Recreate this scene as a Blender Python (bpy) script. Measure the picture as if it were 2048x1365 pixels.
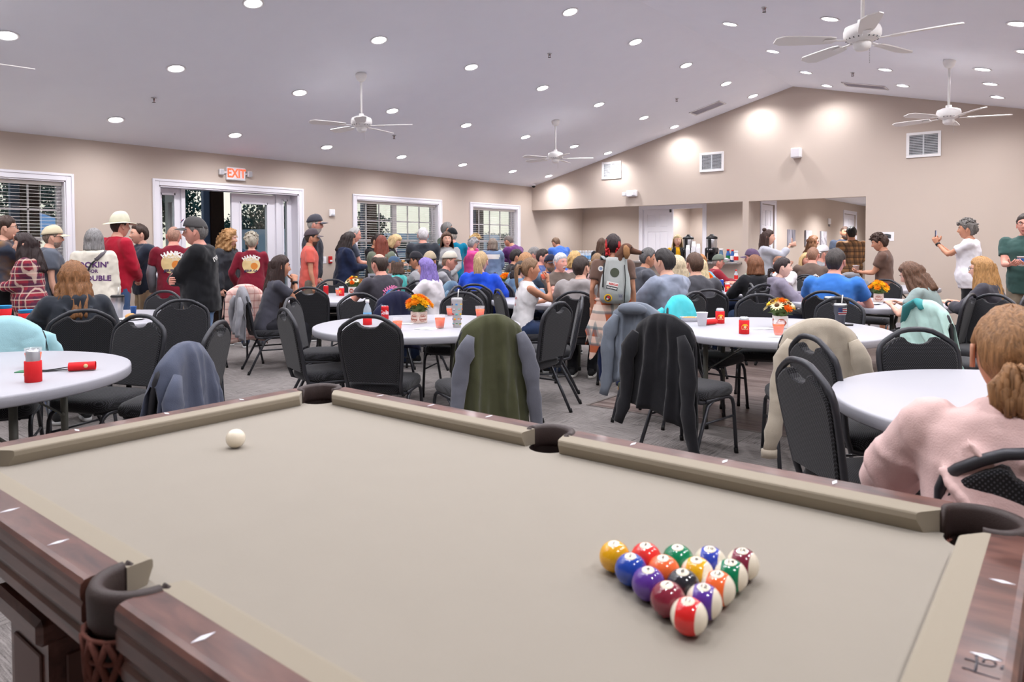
import bpy, math, random
import numpy as np
from mathutils import Vector, Matrix, noise
from mathutils.bvhtree import BVHTree

for o in list(bpy.data.objects): bpy.data.objects.remove(o, do_unlink=True)
scn = bpy.context.scene
COL = scn.collection
random.seed(7)
RNG = np.random.default_rng(11)
PI = math.pi

# ------------------------------------------------------------------ camera
CAMH = 1.38
YAW, PIT, ROLL = 0.669645222, 0.0328891015, -0.00293964033
cd = bpy.data.cameras.new('camera')
cd.sensor_width = 36.0
cd.lens = 1423.503 / 2048 * 36.0
cd.shift_y = -(682.5 - 539.443) / 2048
cd.clip_start = 0.05
cd.dof.use_dof = True
cd.dof.focus_distance = 6.2
cd.dof.aperture_fstop = 5.6
cam = bpy.data.objects.new('camera', cd); COL.objects.link(cam)
_f = Vector((-math.sin(YAW) * math.cos(PIT), math.cos(YAW) * math.cos(PIT), -math.sin(PIT)))
_r0 = Vector((math.cos(YAW), math.sin(YAW), 0)); _u0 = _r0.cross(_f)
_r = _r0 * math.cos(ROLL) + _u0 * math.sin(ROLL); _u = -_r0 * math.sin(ROLL) + _u0 * math.cos(ROLL)
M = Matrix((_r, _u, -_f)).transposed().to_4x4(); M.translation = Vector((0, 0, CAMH))
cam.matrix_world = M
scn.camera = cam

# ------------------------------------------------------------------ world: pale dusk sky
w = bpy.data.worlds.new('world'); scn.world = w; w.use_nodes = True
nt = w.node_tree; nt.nodes.clear()
tc = nt.nodes.new('ShaderNodeTexCoord'); sx = nt.nodes.new('ShaderNodeSeparateXYZ')
rp = nt.nodes.new('ShaderNodeValToRGB'); bg = nt.nodes.new('ShaderNodeBackground'); wo = nt.nodes.new('ShaderNodeOutputWorld')
rp.color_ramp.elements[0].position = 0.0; rp.color_ramp.elements[0].color = (1.0, .93, .78, 1)
rp.color_ramp.elements[1].position = 0.55; rp.color_ramp.elements[1].color = (.16, .34, .62, 1)
e = rp.color_ramp.elements.new(.16); e.color = (.86, .93, .90, 1)
nt.links.new(tc.outputs['Generated'], sx.inputs[0]); nt.links.new(sx.outputs['Z'], rp.inputs[0])
nt.links.new(rp.outputs[0], bg.inputs[0]); nt.links.new(bg.outputs[0], wo.inputs[0])
bg.inputs[1].default_value = 0.85

# ------------------------------------------------------------------ exposure
vs = scn.view_settings
vs.view_transform = 'Standard'; vs.look = 'None'; vs.gamma = 1.0; vs.use_curve_mapping = False
vs.exposure = 0.33
LIGHT_W = 58.0        # watts of one recessed downlight
LIGHT_C = (.98, .965, 1.0)

# ------------------------------------------------------------------ helpers
def s2l(c):
    def f(v):
        v = v / 255.0
        return v / 12.92 if v <= .04045 else ((v + .055) / 1.055) ** 2.4
    return tuple(f(v) for v in c)

class MB:
    """mesh builder: everything added ends in ONE mesh object"""
    def __init__(s): s.v = []; s.f = []; s.m = []; s.sm = []
    def add(s, v, f, mat=0, smooth=False, M=None):
        o = len(s.v)
        if M is not None:
            M = np.array(M); v = np.asarray(v, float) @ M[:3, :3].T + M[:3, 3]
        s.v.extend(tuple(map(float, p)) for p in v)
        s.f.extend(tuple(i + o for i in q) for q in f)
        s.m.extend([mat] * len(f)); s.sm.extend([smooth] * len(f))
        return s
    def box(s, c, d, mat=0, rz=0, M=None, bev=0):
        x, y, z = d[0] / 2, d[1] / 2, d[2] / 2
        if bev:
            b = min(bev, x * .9, y * .9, z * .9)
            P = []
            for sx_ in (-1, 1):
                for sy_ in (-1, 1):
                    for sz_ in (-1, 1):
                        P += [(sx_ * (x - b), sy_ * (y - b), sz_ * z), (sx_ * (x - b), sy_ * y, sz_ * (z - b)), (sx_ * x, sy_ * (y - b), sz_ * (z - b))]
            def I(a, b_, c_, k): return (((a > 0) * 4 + (b_ > 0) * 2 + (c_ > 0)) * 3) + k
            F = []
            for q in (-1, 1):
                F.append([I(-1, -1, q, 0), I(1, -1, q, 0), I(1, 1, q, 0), I(-1, 1, q, 0)][::q])
                F.append([I(-1, q, -1, 1), I(-1, q, 1, 1), I(1, q, 1, 1), I(1, q, -1, 1)][::q])
                F.append([I(q, -1, -1, 2), I(q, 1, -1, 2), I(q, 1, 1, 2), I(q, -1, 1, 2)][::q])
            for a in (-1, 1):
                for b_ in (-1, 1):
                    F.append([I(-1, a, b_, 0), I(1, a, b_, 0), I(1, a, b_, 1), I(-1, a, b_, 1)])
                    F.append([I(a, -1, b_, 0), I(a, 1, b_, 0), I(a, 1, b_, 2), I(a, -1, b_, 2)])
                    F.append([I(a, b_, -1, 1), I(a, b_, 1, 1), I(a, b_, 1, 2), I(a, b_, -1, 2)])
                    for c_ in (-1, 1): F.append([I(a, b_, c_, 0), I(a, b_, c_, 1), I(a, b_, c_, 2)])
            V = np.array(P)
            # make winding outward
            F2 = []
            for q in F:
                p = V[q]; n = np.cross(p[1] - p[0], p[2] - p[0])
                F2.append(tuple(q) if n @ p.mean(0) > 0 else tuple(q[::-1]))
            F = F2
        else:
            V = np.array([(i, j, k) for i in (-x, x) for j in (-y, y) for k in (-z, z)])
            F = [(0, 1, 3, 2), (4, 6, 7, 5), (0, 4, 5, 1), (2, 3, 7, 6), (0, 2, 6, 4), (1, 5, 7, 3)]
        if rz:
            c_, s_ = math.cos(rz), math.sin(rz)
            V = V @ np.array([[c_, s_, 0], [-s_, c_, 0], [0, 0, 1]])
        V = V + np.array(c)
        return s.add(V, F, mat, False, M)
    def b2(s, lo, hi, mat=0, bev=0):
        lo = np.array(lo, float); hi = np.array(hi, float)
        return s.box((lo + hi) / 2, hi - lo, mat, bev=bev)
    def tube(s, path, r, n=8, mat=0, cap=True, smooth=True, up=None, flat=1.0, M=None):
        path = np.asarray(path, float); k = len(path)
        r = np.full(k, r, float) if np.isscalar(r) else np.asarray(r, float)
        T = np.gradient(path, axis=0) if k > 2 else np.repeat((path[1:] - path[:1]), 2, 0)
        T = T / np.maximum(np.linalg.norm(T, axis=1, keepdims=True), 1e-9)
        u = np.array(up, float) if up is not None else (np.array([0, 0, 1.]) if abs(T[0][2]) < .9 else np.array([1., 0, 0]))
        V = []
        for i in range(k):
            t = T[i]; a = u - t * (u @ t); a = a / max(np.linalg.norm(a), 1e-9); u = a
            b = np.cross(t, a)
            for j in range(n):
                q = 2 * PI * j / n
                V.append(path[i] + r[i] * (math.cos(q) * a * flat + math.sin(q) * b))
        F = [(i * n + j, i * n + (j + 1) % n, (i + 1) * n + (j + 1) % n, (i + 1) * n + j) for i in range(k - 1) for j in range(n)]
        if cap: F += [tuple(range(n))[::-1], tuple((k - 1) * n + j for j in range(n))]
        return s.add(V, F, mat, smooth, M)
    def lathe(s, prof, n=20, c=(0, 0, 0), mat=0, smooth=True, M=None, cap=True):
        V = []
        for r_, z_ in prof:
            for j in range(n):
                q = 2 * PI * j / n
                V.append((c[0] + r_ * math.cos(q), c[1] + r_ * math.sin(q), c[2] + z_))
        k = len(prof)
        F = [(i * n + j, i * n + (j + 1) % n, (i + 1) * n + (j + 1) % n, (i + 1) * n + j) for i in range(k - 1) for j in range(n)]
        if cap:
            if prof[0][0] > 1e-5: F.append(tuple(range(n))[::-1])
            if prof[-1][0] > 1e-5: F.append(tuple((k - 1) * n + j for j in range(n)))
        return s.add(V, F, mat, smooth, M)
    def loft(s, rings, mat=0, cap=True, smooth=True, M=None, closed=True):
        n = len(rings[0]); V = [p for r_ in rings for p in r_]; k = len(rings)
        jm = n if closed else n - 1
        F = [(i * n + j, i * n + (j + 1) % n, (i + 1) * n + (j + 1) % n, (i + 1) * n + j) for i in range(k - 1) for j in range(jm)]
        if cap and closed: F += [tuple(range(n))[::-1], tuple((k - 1) * n + j for j in range(n))]
        return s.add(V, F, mat, smooth, M)
    def ball(s, c, r, n=12, m=8, mat=0, M=None, smooth=True):
        r = np.full(3, r, float) if np.isscalar(r) else np.array(r, float)
        V = [(0, 0, -1)]; F = []
        for i in range(1, m):
            t = PI * i / m - PI / 2
            for j in range(n): V.append((math.cos(t) * math.cos(2 * PI * j / n), math.cos(t) * math.sin(2 * PI * j / n), math.sin(t)))
        V.append((0, 0, 1)); L = len(V) - 1
        for j in range(n):
            F.append((0, 1 + (j + 1) % n, 1 + j)); F.append((L, L - n + j, L - n + (j + 1) % n))
        for i in range(m - 2):
            for j in range(n):
                F.append((1 + i * n + j, 1 + i * n + (j + 1) % n, 1 + (i + 1) * n + (j + 1) % n, 1 + (i + 1) * n + j))
        return s.add(np.array(V) * r + np.array(c), F, mat, smooth, M)
    def prism(s, poly, z0, z1, mat=0, M=None, smooth=False):
        n = len(poly); V = [(p[0], p[1], z0) for p in poly] + [(p[0], p[1], z1) for p in poly]
        F = [tuple(range(n))[::-1], tuple(range(n, 2 * n))] + [(j, (j + 1) % n, n + (j + 1) % n, n + j) for j in range(n)]
        return s.add(V, F, mat, smooth, M)
    def mesh(s, name, mats):
        me = bpy.data.meshes.new(name); me.from_pydata(s.v, [], s.f)
        for m_ in (mats if isinstance(mats, (list, tuple)) else [mats]): me.materials.append(m_)
        me.polygons.foreach_set('material_index', s.m); me.polygons.foreach_set('use_smooth', s.sm)
        me.update(); return me
    def obj(s, name, mats, parent=None, loc=(0, 0, 0), rz=0):
        return link(name, s.mesh(name, mats), parent, loc, rz)

def link(name, me, parent=None, loc=(0, 0, 0), rz=0):
    o = bpy.data.objects.new(name, me); COL.objects.link(o)
    o.location = loc; o.rotation_euler = (0, 0, rz)
    if parent is not None: o.parent = parent
    return o
def tag(o, label=None, cat=None, group=None, kind=None):
    if label: o['label'] = label
    if cat: o['category'] = cat
    if group: o['group'] = group
    if kind: o['kind'] = kind
    return o
def thing(name, label, cat, loc=(0, 0, 0), rz=0, group=None):
    o = bpy.data.objects.new(name, None); COL.objects.link(o); o.empty_display_size = .05
    o.location = loc; o.rotation_euler = (0, 0, rz)
    return tag(o, label, cat, group)
def struct(o, label=None): 
    o['kind'] = 'structure'
    if label: o['label'] = label
    return o
def dup(o, parent=None):
    c = o.copy(); COL.objects.link(c); c.parent = parent
    for ch in list(o.children): dup(ch, c)
    return c
def TM(loc=(0, 0, 0), rz=0, rx=0, ry=0, sc=1.0):
    return Matrix.Translation(loc) @ Matrix.Rotation(rz, 4, 'Z') @ Matrix.Rotation(ry, 4, 'Y') @ Matrix.Rotation(rx, 4, 'X') @ (Matrix.Diagonal((sc, sc, sc, 1)) if np.isscalar(sc) else Matrix.Diagonal((*sc, 1)))

_txt = {}
def text_mesh(s, size=1.0, ext=0.0, bold=0.0, align='CENTER', shear=0.0):
    """verts, faces of a line of lettering lying in the XY plane"""
    key = (s, size, ext, bold, align, shear)
    if key in _txt: return _txt[key]
    cu = bpy.data.curves.new('t', 'FONT'); cu.body = s; cu.size = size; cu.extrude = ext; cu.offset = bold
    cu.align_x = align; cu.align_y = 'CENTER'; cu.resolution_u = 2; cu.shear = shear
    o = bpy.data.objects.new('t', cu)
    me = o.to_mesh()
    v = np.array([p.co[:] for p in me.vertices]).reshape(-1, 3); f = [tuple(p.vertices) for p in me.polygons]
    o.to_mesh_clear(); bpy.data.objects.remove(o); bpy.data.curves.remove(cu)
    _txt[key] = (v, f); return v, f

# ------------------------------------------------------------------ materials
MATS = {}
def mat(name, col, rough=.6, metal=0, spec=.5, var=0, vscale=20, bump=0, bscale=200, coat=0, sheen=0, emit=None, estr=0, trans=0, alpha=1, col2=None, stretch=None, ior=1.45, srgb=True, fold=0):
    if name in MATS: return MATS[name]
    m = bpy.data.materials.new(name); m.use_nodes = True; MATS[name] = m
    n = m.node_tree.nodes; L = m.node_tree.links; b = n['Principled BSDF']
    c = s2l(col) if srgb else col
    b.inputs['Base Color'].default_value = (*c, 1); b.inputs['Roughness'].default_value = rough
    b.inputs['Metallic'].default_value = metal; b.inputs['Specular IOR Level'].default_value = spec
    b.inputs['Coat Weight'].default_value = coat; b.inputs['Coat Roughness'].default_value = .08
    b.inputs['Sheen Weight'].default_value = sheen; b.inputs['Transmission Weight'].default_value = trans; b.inputs['Alpha'].default_value = alpha
    b.inputs['IOR'].default_value = ior
    if emit is not None:
        b.inputs['Emission Color'].default_value = (*s2l(emit), 1); b.inputs['Emission Strength'].default_value = estr
    if var or bump or col2:
        t = n.new('ShaderNodeTexCoord'); mp = n.new('ShaderNodeMapping'); L.new(t.outputs['Object'], mp.inputs[0])
        if stretch: mp.inputs['Scale'].default_value = stretch
    if var or col2:
        no = n.new('ShaderNodeTexNoise'); no.inputs['Scale'].default_value = vscale; no.inputs['Detail'].default_value = 4
        L.new(mp.outputs[0], no.inputs[0])
        mx = n.new('ShaderNodeMix'); mx.data_type = 'RGBA'
        if col2:
            mx.inputs[6].default_value = (*c, 1); mx.inputs[7].default_value = (*s2l(col2), 1)
            r_ = n.new('ShaderNodeMapRange'); r_.inputs[1].default_value = .35; r_.inputs[2].default_value = .65
            L.new(no.outputs[0], r_.inputs[0]); L.new(r_.outputs[0], mx.inputs[0])
        else:
            mx.inputs[6].default_value = tuple(max(0, q * (1 - var)) for q in c) + (1,); mx.inputs[7].default_value = tuple(min(1, q * (1 + var)) for q in c) + (1,)
            L.new(no.outputs[0], mx.inputs[0])
        L.new(mx.outputs[2], b.inputs['Base Color'])
    if bump:
        nb = n.new('ShaderNodeTexNoise'); nb.inputs['Scale'].default_value = bscale; nb.inputs['Detail'].default_value = 3
        L.new(mp.outputs[0], nb.inputs[0])
        bu = n.new('ShaderNodeBump'); bu.inputs['Strength'].default_value = bump; bu.inputs['Distance'].default_value = .004
        L.new(nb.outputs[0], bu.inputs['Height']); L.new(bu.outputs[0], b.inputs['Normal'])
        if fold:
            nf = n.new('ShaderNodeTexNoise'); nf.inputs['Scale'].default_value = 7; nf.inputs['Detail'].default_value = 1.5; nf.inputs['Distortion'].default_value = .5; L.new(t.outputs['Object'], nf.inputs[0])
            b2_ = n.new('ShaderNodeBump'); b2_.inputs['Strength'].default_value = fold; b2_.inputs['Distance'].default_value = .05; L.new(nf.outputs[0], b2_.inputs['Height']); L.new(b2_.outputs[0], bu.inputs['Normal'])
    return m
def fabric(name, col, var=.18, rough=.9, sheen=.15, bump=.35, col2=None):
    return mat('fabric_' + name, col, rough, spec=.2, var=var, vscale=14, bump=bump, bscale=260, sheen=sheen, col2=col2, fold=.28)

WALL = mat('wall_paint', (198, 184, 172), .75, spec=.25, var=.02, vscale=3, bump=.12, bscale=240)
CEIL = mat('ceiling_paint', (243, 245, 254), .85, spec=.1, var=.02, vscale=4, bump=.1, bscale=120)
TRIM = mat('white_trim_paint', (233, 231, 238), .45)
WHITE = mat('white_plastic', (236, 235, 238), .4)
WHITEG = mat('white_gloss_enamel', (238, 236, 236), .22)
GREYP = mat('grey_plastic', (120, 120, 125), .5)
BLACK = mat('black_plastic', (22, 22, 24), .4)
BLACKM = mat('black_matte_plastic', (14, 14, 15), .7)
STEEL = mat('brushed_steel', (196, 196, 198), .28, metal=1)
DARKSTEEL = mat('dark_steel', (70, 70, 72), .35, metal=.8)

# ------------------------------------------------------------------ room shell
XL, YG, RX, RZ, SL, SR, XR, YF = -9.8, 13.117, -3.995, 4.207, .2536, .24, 1.95, -4.0
HEAD = 2.2
def ceil_z(x): return RZ - SL * (RX - x) if x < RX else RZ - SR * (x - RX)

# left wall with three windows and a double door
ops = [(1.47, 3.497, .78, 2.203), (4.642, 6.862, 0, 2.222), (8.037, 10.066, .78, 2.203), (11.068, 12.583, .78, 2.203)]
WT = .24
m = MB(); y = YF
for (a, b, z0, z1) in ops:
    m.b2((XL - WT, y, 0), (XL, a, 2.80)); y = b
    m.b2((XL - WT, a, z1), (XL, b, 2.80))
    if z0 > 0: m.b2((XL - WT, a, 0), (XL, b, z0))
m.b2((XL - WT, y, 0), (XL, 15.38, 2.80))
struct(m.obj('wall_left', WALL))
# gable wall
m = MB(); T = .14
def gpoly(pts):
    V = [(x_, YG, z_) for x_, z_ in pts] + [(x_, YG + T, z_) for x_, z_ in pts]; n = len(pts)
    m.add(V, [tuple(range(n)), tuple(range(n, 2 * n))[::-1]] + [((j + 1) % n, j, n + j, n + (j + 1) % n) for j in range(n)])
gpoly([(XL, HEAD), (-2.783, HEAD), (-2.783, ceil_z(-2.783) + .05), (RX, RZ + .05), (XL, ceil_z(XL) + .05)])
gpoly([(-2.783, 0), (XR, 0), (XR, ceil_z(XR) + .05), (-2.783, ceil_z(-2.783) + .05)])
gpoly([(-4.89, 0), (-4.775, 0), (-4.775, HEAD), (-4.89, HEAD)])
gpoly([(XL, 0), (-4.89, 0), (-4.89, 1.03), (XL, 1.03)])
struct(m.obj('wall_gable', WALL))
# right and front walls (behind the photographer)
m = MB(); m.b2((XR, YF, 0), (XR + .15, YG + .14, 2.9)); struct(m.obj('wall_right', WALL))
m = MB()
pts = [(XL, 0), (XR, 0), (XR, ceil_z(XR) + .05), (RX, RZ + .05), (XL, ceil_z(XL) + .05)]
V = [(x_, YF, z_) for x_, z_ in pts] + [(x_, YF - .15, z_) for x_, z_ in pts]
m.add(V, [(0, 1, 2, 3, 4)[::-1], (5, 6, 7, 8, 9)] + [(j, (j + 1) % 5, 5 + (j + 1) % 5, 5 + j) for j in range(5)]); struct(m.obj('wall_front', WALL))
# ceiling: two slopes
m = MB()
a = np.array([(XL - .2, YF, ceil_z(XL - .2)), (RX, YF, RZ), (RX, YG, RZ), (XL - .2, YG, ceil_z(XL - .2))])
b = np.array([(RX, YF, RZ), (XR + .1, YF, ceil_z(XR + .1)), (XR + .1, YG, ceil_z(XR + .1)), (RX, YG, RZ)])
for q in (a, b):
    V = np.vstack([q, q + np.array([0, 0, .12])]); m.add(V, [(3, 2, 1, 0)[::1], (4, 5, 6, 7), (0, 1, 5, 4), (1, 2, 6, 5), (2, 3, 7, 6), (3, 0, 4, 7)])
struct(m.obj('ceiling', CEIL))
# serving alcove and hallway behind the gable wall
YB, YH = 15.26, 22.9
m = MB(); XD0, XD1, ZD = -8.109, -6.593, 2.243
m.b2((XL, YB, 0), (XD0, YB + .12, 2.6)); m.b2((XD1, YB, 0), (-4.89, YB + .12, 2.6)); m.b2((XD0, YB, ZD), (XD1, YB + .12, 2.6))
struct(m.obj('wall_alcove', WALL))
m = MB(); m.b2((-7.75, YB + .12, 0), (-7.65, 16.9, 2.6)); m.b2((-6.4, YB + .12, 0), (-6.3, 16.9, 2.6)); m.b2((-7.75, 16.9, 0), (-6.3, 17.0, 2.6))
struct(m.obj('wall_closet', WALL))
m = MB(); HY0, HY1 = 13.82, 14.56
m.b2((-4.89, YG + T, 0), (-4.775, HY0, 2.6)); m.b2((-4.89, HY0, 2.19), (-4.775, HY1, 2.6)); m.b2((-4.89, HY1, 0), (-4.775, 20.05, 2.6))
m.b2((-4.89, 20.05, 2.21), (-4.775, 21.3, 2.6)); m.b2((-4.89, 21.3, 0), (-4.775, YH, 2.6))
struct(m.obj('wall_hallway_left', WALL))
m = MB(); m.b2((-2.783, YG + T, 0), (-2.65, YH, 2.6)); struct(m.obj('wall_hallway_right', WALL))
m = MB(); m.b2((-4.9, YH, 0), (-2.6, YH + .1, 2.6)); struct(m.obj('wall_hallway_end', WALL))
m = MB(); m.b2((XL, YG + T, 2.5), (-2.6, YH, 2.6)); struct(m.obj('ceiling_hallway', CEIL))
# floor slab, carpet tiles, vinyl planks
CARPET_N = None
def carpet_mat():
    m_ = bpy.data.materials.new('carpet_tile'); m_.use_nodes = True; n = m_.node_tree.nodes; L = m_.node_tree.links; b_ = n['Principled BSDF']
    b_.inputs['Roughness'].default_value = .95; b_.inputs['Specular IOR Level'].default_value = .1; b_.inputs['Sheen Weight'].default_value = .1
    t = n.new('ShaderNodeTexCoord'); oi = n.new('ShaderNodeObjectInfo'); ad = n.new('ShaderNodeVectorMath'); ad.operation = 'MULTIPLY_ADD'
    ad.inputs[1].default_value = (1, 1, 1)
    cb = n.new('ShaderNodeCombineXYZ'); L.new(oi.outputs['Random'], cb.inputs[0]); L.new(oi.outputs['Random'], cb.inputs[1])
    sc_ = n.new('ShaderNodeVectorMath'); sc_.operation = 'SCALE'; sc_.inputs[3].default_value = 37; L.new(cb.outputs[0], sc_.inputs[0])
    L.new(t.outputs['Object'], ad.inputs[0]); L.new(sc_.outputs[0], ad.inputs[2])
    mp = n.new('ShaderNodeMapping'); mp.inputs['Scale'].default_value = (6, 120, 1); L.new(ad.outputs[0], mp.inputs[0])
    no = n.new('ShaderNodeTexNoise'); no.inputs['Scale'].default_value = 1.0; no.inputs['Detail'].default_value = 5; no.inputs['Roughness'].default_value = .7
    L.new(mp.outputs[0], no.inputs[0])
    n2 = n.new('ShaderNodeTexNoise'); n2.inputs['Scale'].default_value = 170; L.new(t.outputs['Object'], n2.inputs[0])
    av = n.new('ShaderNodeMath'); av.operation = 'MULTIPLY_ADD'; av.inputs[1].default_value = .3; L.new(n2.outputs[0], av.inputs[0]); L.new(no.outputs[0], av.inputs[2])
    r_ = n.new('ShaderNodeValToRGB'); r_.color_ramp.elements[0].position = .44; r_.color_ramp.elements[0].color = (*s2l((58, 54, 53)), 1)
    r_.color_ramp.elements[1].position = .78; r_.color_ramp.elements[1].color = (*s2l((152, 146, 143)), 1)
    e_ = r_.color_ramp.elements.new(.58); e_.color = (*s2l((118, 112, 110)), 1)
    L.new(av.outputs[0], r_.inputs[0]); L.new(r_.outputs[0], b_.inputs['Base Color'])
    bu = n.new('ShaderNodeBump'); bu.inputs['Strength'].default_value = .5; bu.inputs['Distance'].default_value = .004
    L.new(av.outputs[0], bu.inputs['Height']); L.new(bu.outputs[0], b_.inputs['Normal'])
    return m_
CARPET = carpet_mat()
VX, VY = -3.28, 5.22
m = MB(); m.b2((XL - .24, YF - .1, -.1), (XR + .1, YH + .1, -.006))
floor = struct(m.obj('floor', mat('floor_adhesive', (70, 66, 64), .9)), 'grey carpet tile floor with an inset of wood-look vinyl planks')
TS = .61
cells = []
i0, i1, j0, j1 = int(math.floor(XL / TS)), int(math.ceil(XR / TS)), int(math.floor(YF / TS)), int(math.ceil(YH / TS))
tm = {}
def tile_mesh(w_, h_):
    k = (round(w_, 3), round(h_, 3))
    if k not in tm: tm[k] = MB().box((0, 0, -.003), (w_ - .0015, h_ - .0015, .006), bev=.0012).mesh('carpet_tile', CARPET)
    return tm[k]
vis = []; rest = MB()
for i in range(i0, i1):
    for j in range(j0, j1):
        x0, x1, y0, y1 = max(XL, i * TS), min(XR, (i + 1) * TS), j * TS, (j + 1) * TS
        cx, cy = (x0 + x1) / 2, (y0 + y1) / 2
        if x1 > VX and y1 > VY and y0 < YG:        # vinyl area: clip the tile
            if x0 >= VX - .01 and y0 >= VY - .01: continue
            if x0 < VX < x1 and y0 >= VY: x1 = VX
            elif y0 < VY < y1 and x0 >= VX: y1 = VY
            elif x0 < VX < x1:
                extra = (VX, x1, y0, VY); x1 = VX
                rest.box(((extra[0] + extra[1]) / 2, (extra[2] + extra[3]) / 2, -.003), (extra[1] - extra[0], extra[3] - extra[2], .006))
            if x1 - x0 < .02 or y1 - y0 < .02: continue
            cx, cy = (x0 + x1) / 2, (y0 + y1) / 2
        if y0 > YG and not (-4.9 < cx < -2.6 or cy < 15.4): continue
        d = Vector((cx, cy, 0)) - Vector((0, 0, CAMH)); dep = d.dot(_f)
        px = 1024 + 1423.5 * d.dot(_r) / dep if dep > .3 else -1e6
        key = dep if (dep > .9 and -150 < px < 2200 and cy < 9) else 1e3 + abs(dep)
        vis.append((key, cx, cy, x1 - x0, y1 - y0, (i + j) % 2))
vis.sort()
for k, (key, cx, cy, w_, h_, o_) in enumerate(vis):
    if k < 300:
        if o_: t = link('carpet_tile', tile_mesh(h_, w_), floor, (cx, cy, 0), PI / 2)
        else: t = link('carpet_tile', tile_mesh(w_, h_), floor, (cx, cy, 0), 0)
    else:
        rest.box((cx, cy, -.003), (w_ - .002, h_ - .002, .006))
o = rest.obj('carpet_tiles_beyond', CARPET, floor); o['kind'] = 'stuff'
def wood_mat(name, c1, c2, c3, sc=(2, 30, 30), rough=.35, rnd=True, coat=0, spec=.5):
    m_ = bpy.data.materials.new(name); m_.use_nodes = True; n = m_.node_tree.nodes; L = m_.node_tree.links; b_ = n['Principled BSDF']
    b_.inputs['Roughness'].default_value = rough; b_.inputs['Coat Weight'].default_value = coat; b_.inputs['Coat Roughness'].default_value = .1; b_.inputs['Specular IOR Level'].default_value = spec
    t = n.new('ShaderNodeTexCoord'); oi = n.new('ShaderNodeObjectInfo')
    ad = n.new('ShaderNodeVectorMath'); ad.operation = 'ADD'; s_ = n.new('ShaderNodeVectorMath'); s_.operation = 'SCALE'; s_.inputs[3].default_value = 23 if rnd else 0
    cb = n.new('ShaderNodeCombineXYZ')
    for k in range(3): L.new(oi.outputs['Random'], cb.inputs[k])
    L.new(cb.outputs[0], s_.inputs[0]); L.new(t.outputs['Object'], ad.inputs[0]); L.new(s_.outputs[0], ad.inputs[1])
    mp = n.new('ShaderNodeMapping'); mp.inputs['Scale'].default_value = sc; L.new(ad.outputs[0], mp.inputs[0])
    no = n.new('ShaderNodeTexNoise'); no.inputs['Scale'].default_value = 1; no.inputs['Detail'].default_value = 6; no.inputs['Distortion'].default_value = .6; L.new(mp.outputs[0], no.inputs[0])
    r_ = n.new('ShaderNodeValToRGB'); r_.color_ramp.elements[0].position = .3; r_.color_ramp.elements[0].color = (*s2l(c1), 1); r_.color_ramp.elements[1].position = .72; r_.color_ramp.elements[1].color = (*s2l(c3), 1)
    e_ = r_.color_ramp.elements.new(.5); e_.color = (*s2l(c2), 1)
    L.new(no.outputs[0], r_.inputs[0]); L.new(r_.outputs[0], b_.inputs['Base Color'])
    return m_
VINYL = wood_mat('vinyl_plank', (92, 78, 74), (124, 108, 102), (158, 144, 138), (1.6, 22, 22), .32)
# planks run along X
pm = {}
npl = 0; y = VY; row = 0; vrest = MB()
while y < YG - .01:
    y1 = min(y + .18, YG); x = VX; off = (row * .47) % 1.22
    x1 = VX + (1.22 - off if off else 1.22)
    while x < XR - .005:
        x1 = min(x1, XR); k = (round(x1 - x, 3), round(y1 - y, 3))
        if npl < 170:
            if k not in pm: pm[k] = MB().box((0, 0, -.003), (k[0] - .0015, k[1] - .0015, .006), bev=.001).mesh('vinyl_plank', VINYL)
            link('vinyl_plank', pm[k], floor, ((x + x1) / 2, (y + y1) / 2, 0)); npl += 1
        else: vrest.box(((x + x1) / 2, (y + y1) / 2, -.003), (k[0] - .002, k[1] - .002, .006))
        x = x1; x1 = x + 1.22
    y = y1; row += 1
vrest.obj('vinyl_planks_beyond', VINYL, floor)['kind'] = 'stuff'
m = MB(); m.b2((VX - .022, VY - .022, 0), (XR, VY, .004)); m.b2((VX - .022, VY, 0), (VX, YG, .004)); struct(m.obj('trim_1', mat('vinyl_edge_strip', (110, 102, 98), .5)))
# baseboards
m = MB()
for a, b in ((YF, 4.56), (6.95, 15.2)): m.b2((XL, a, 0), (XL + .014, b, .1))
struct(m.obj('baseboard_left', TRIM))
m = MB(); m.b2((XL, YG - .014, 0), (-4.775, YG, .1)); m.b2((-2.783, YG - .014, 0), (XR, YG, .1)); struct(m.obj('baseboard_gable', TRIM))
m = MB(); m.b2((-4.775, 14.85, 0), (-4.761, 19.9, .1)); struct(m.obj('baseboard_hallway', TRIM))

# ------------------------------------------------------------------ windows, doors
GLASS = bpy.data.materials.new('window_glass'); GLASS.use_nodes = True
n = GLASS.node_tree.nodes; L = GLASS.node_tree.links; n.remove(n['Principled BSDF'])
tr = n.new('ShaderNodeBsdfTransparent'); gl = n.new('ShaderNodeBsdfGlossy'); gl.inputs['Roughness'].default_value = .01; fr = n.new('ShaderNodeFresnel'); ge = n.new('ShaderNodeNewGeometry'); mr = n.new('ShaderNodeMapRange'); mr.inputs[3].default_value = 1.5; mr.inputs[4].default_value = 1 / 1.5; L.new(ge.outputs['Backfacing'], mr.inputs[0]); L.new(mr.outputs[0], fr.inputs[0])
mx = n.new('ShaderNodeMixShader'); L.new(fr.outputs[0], mx.inputs[0]); L.new(tr.outputs[0], mx.inputs[1]); L.new(gl.outputs[0], mx.inputs[2]); L.new(mx.outputs[0], n['Material Output'].inputs[0])
tr.inputs[0].default_value = (.93, .96, .95, 1)
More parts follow.
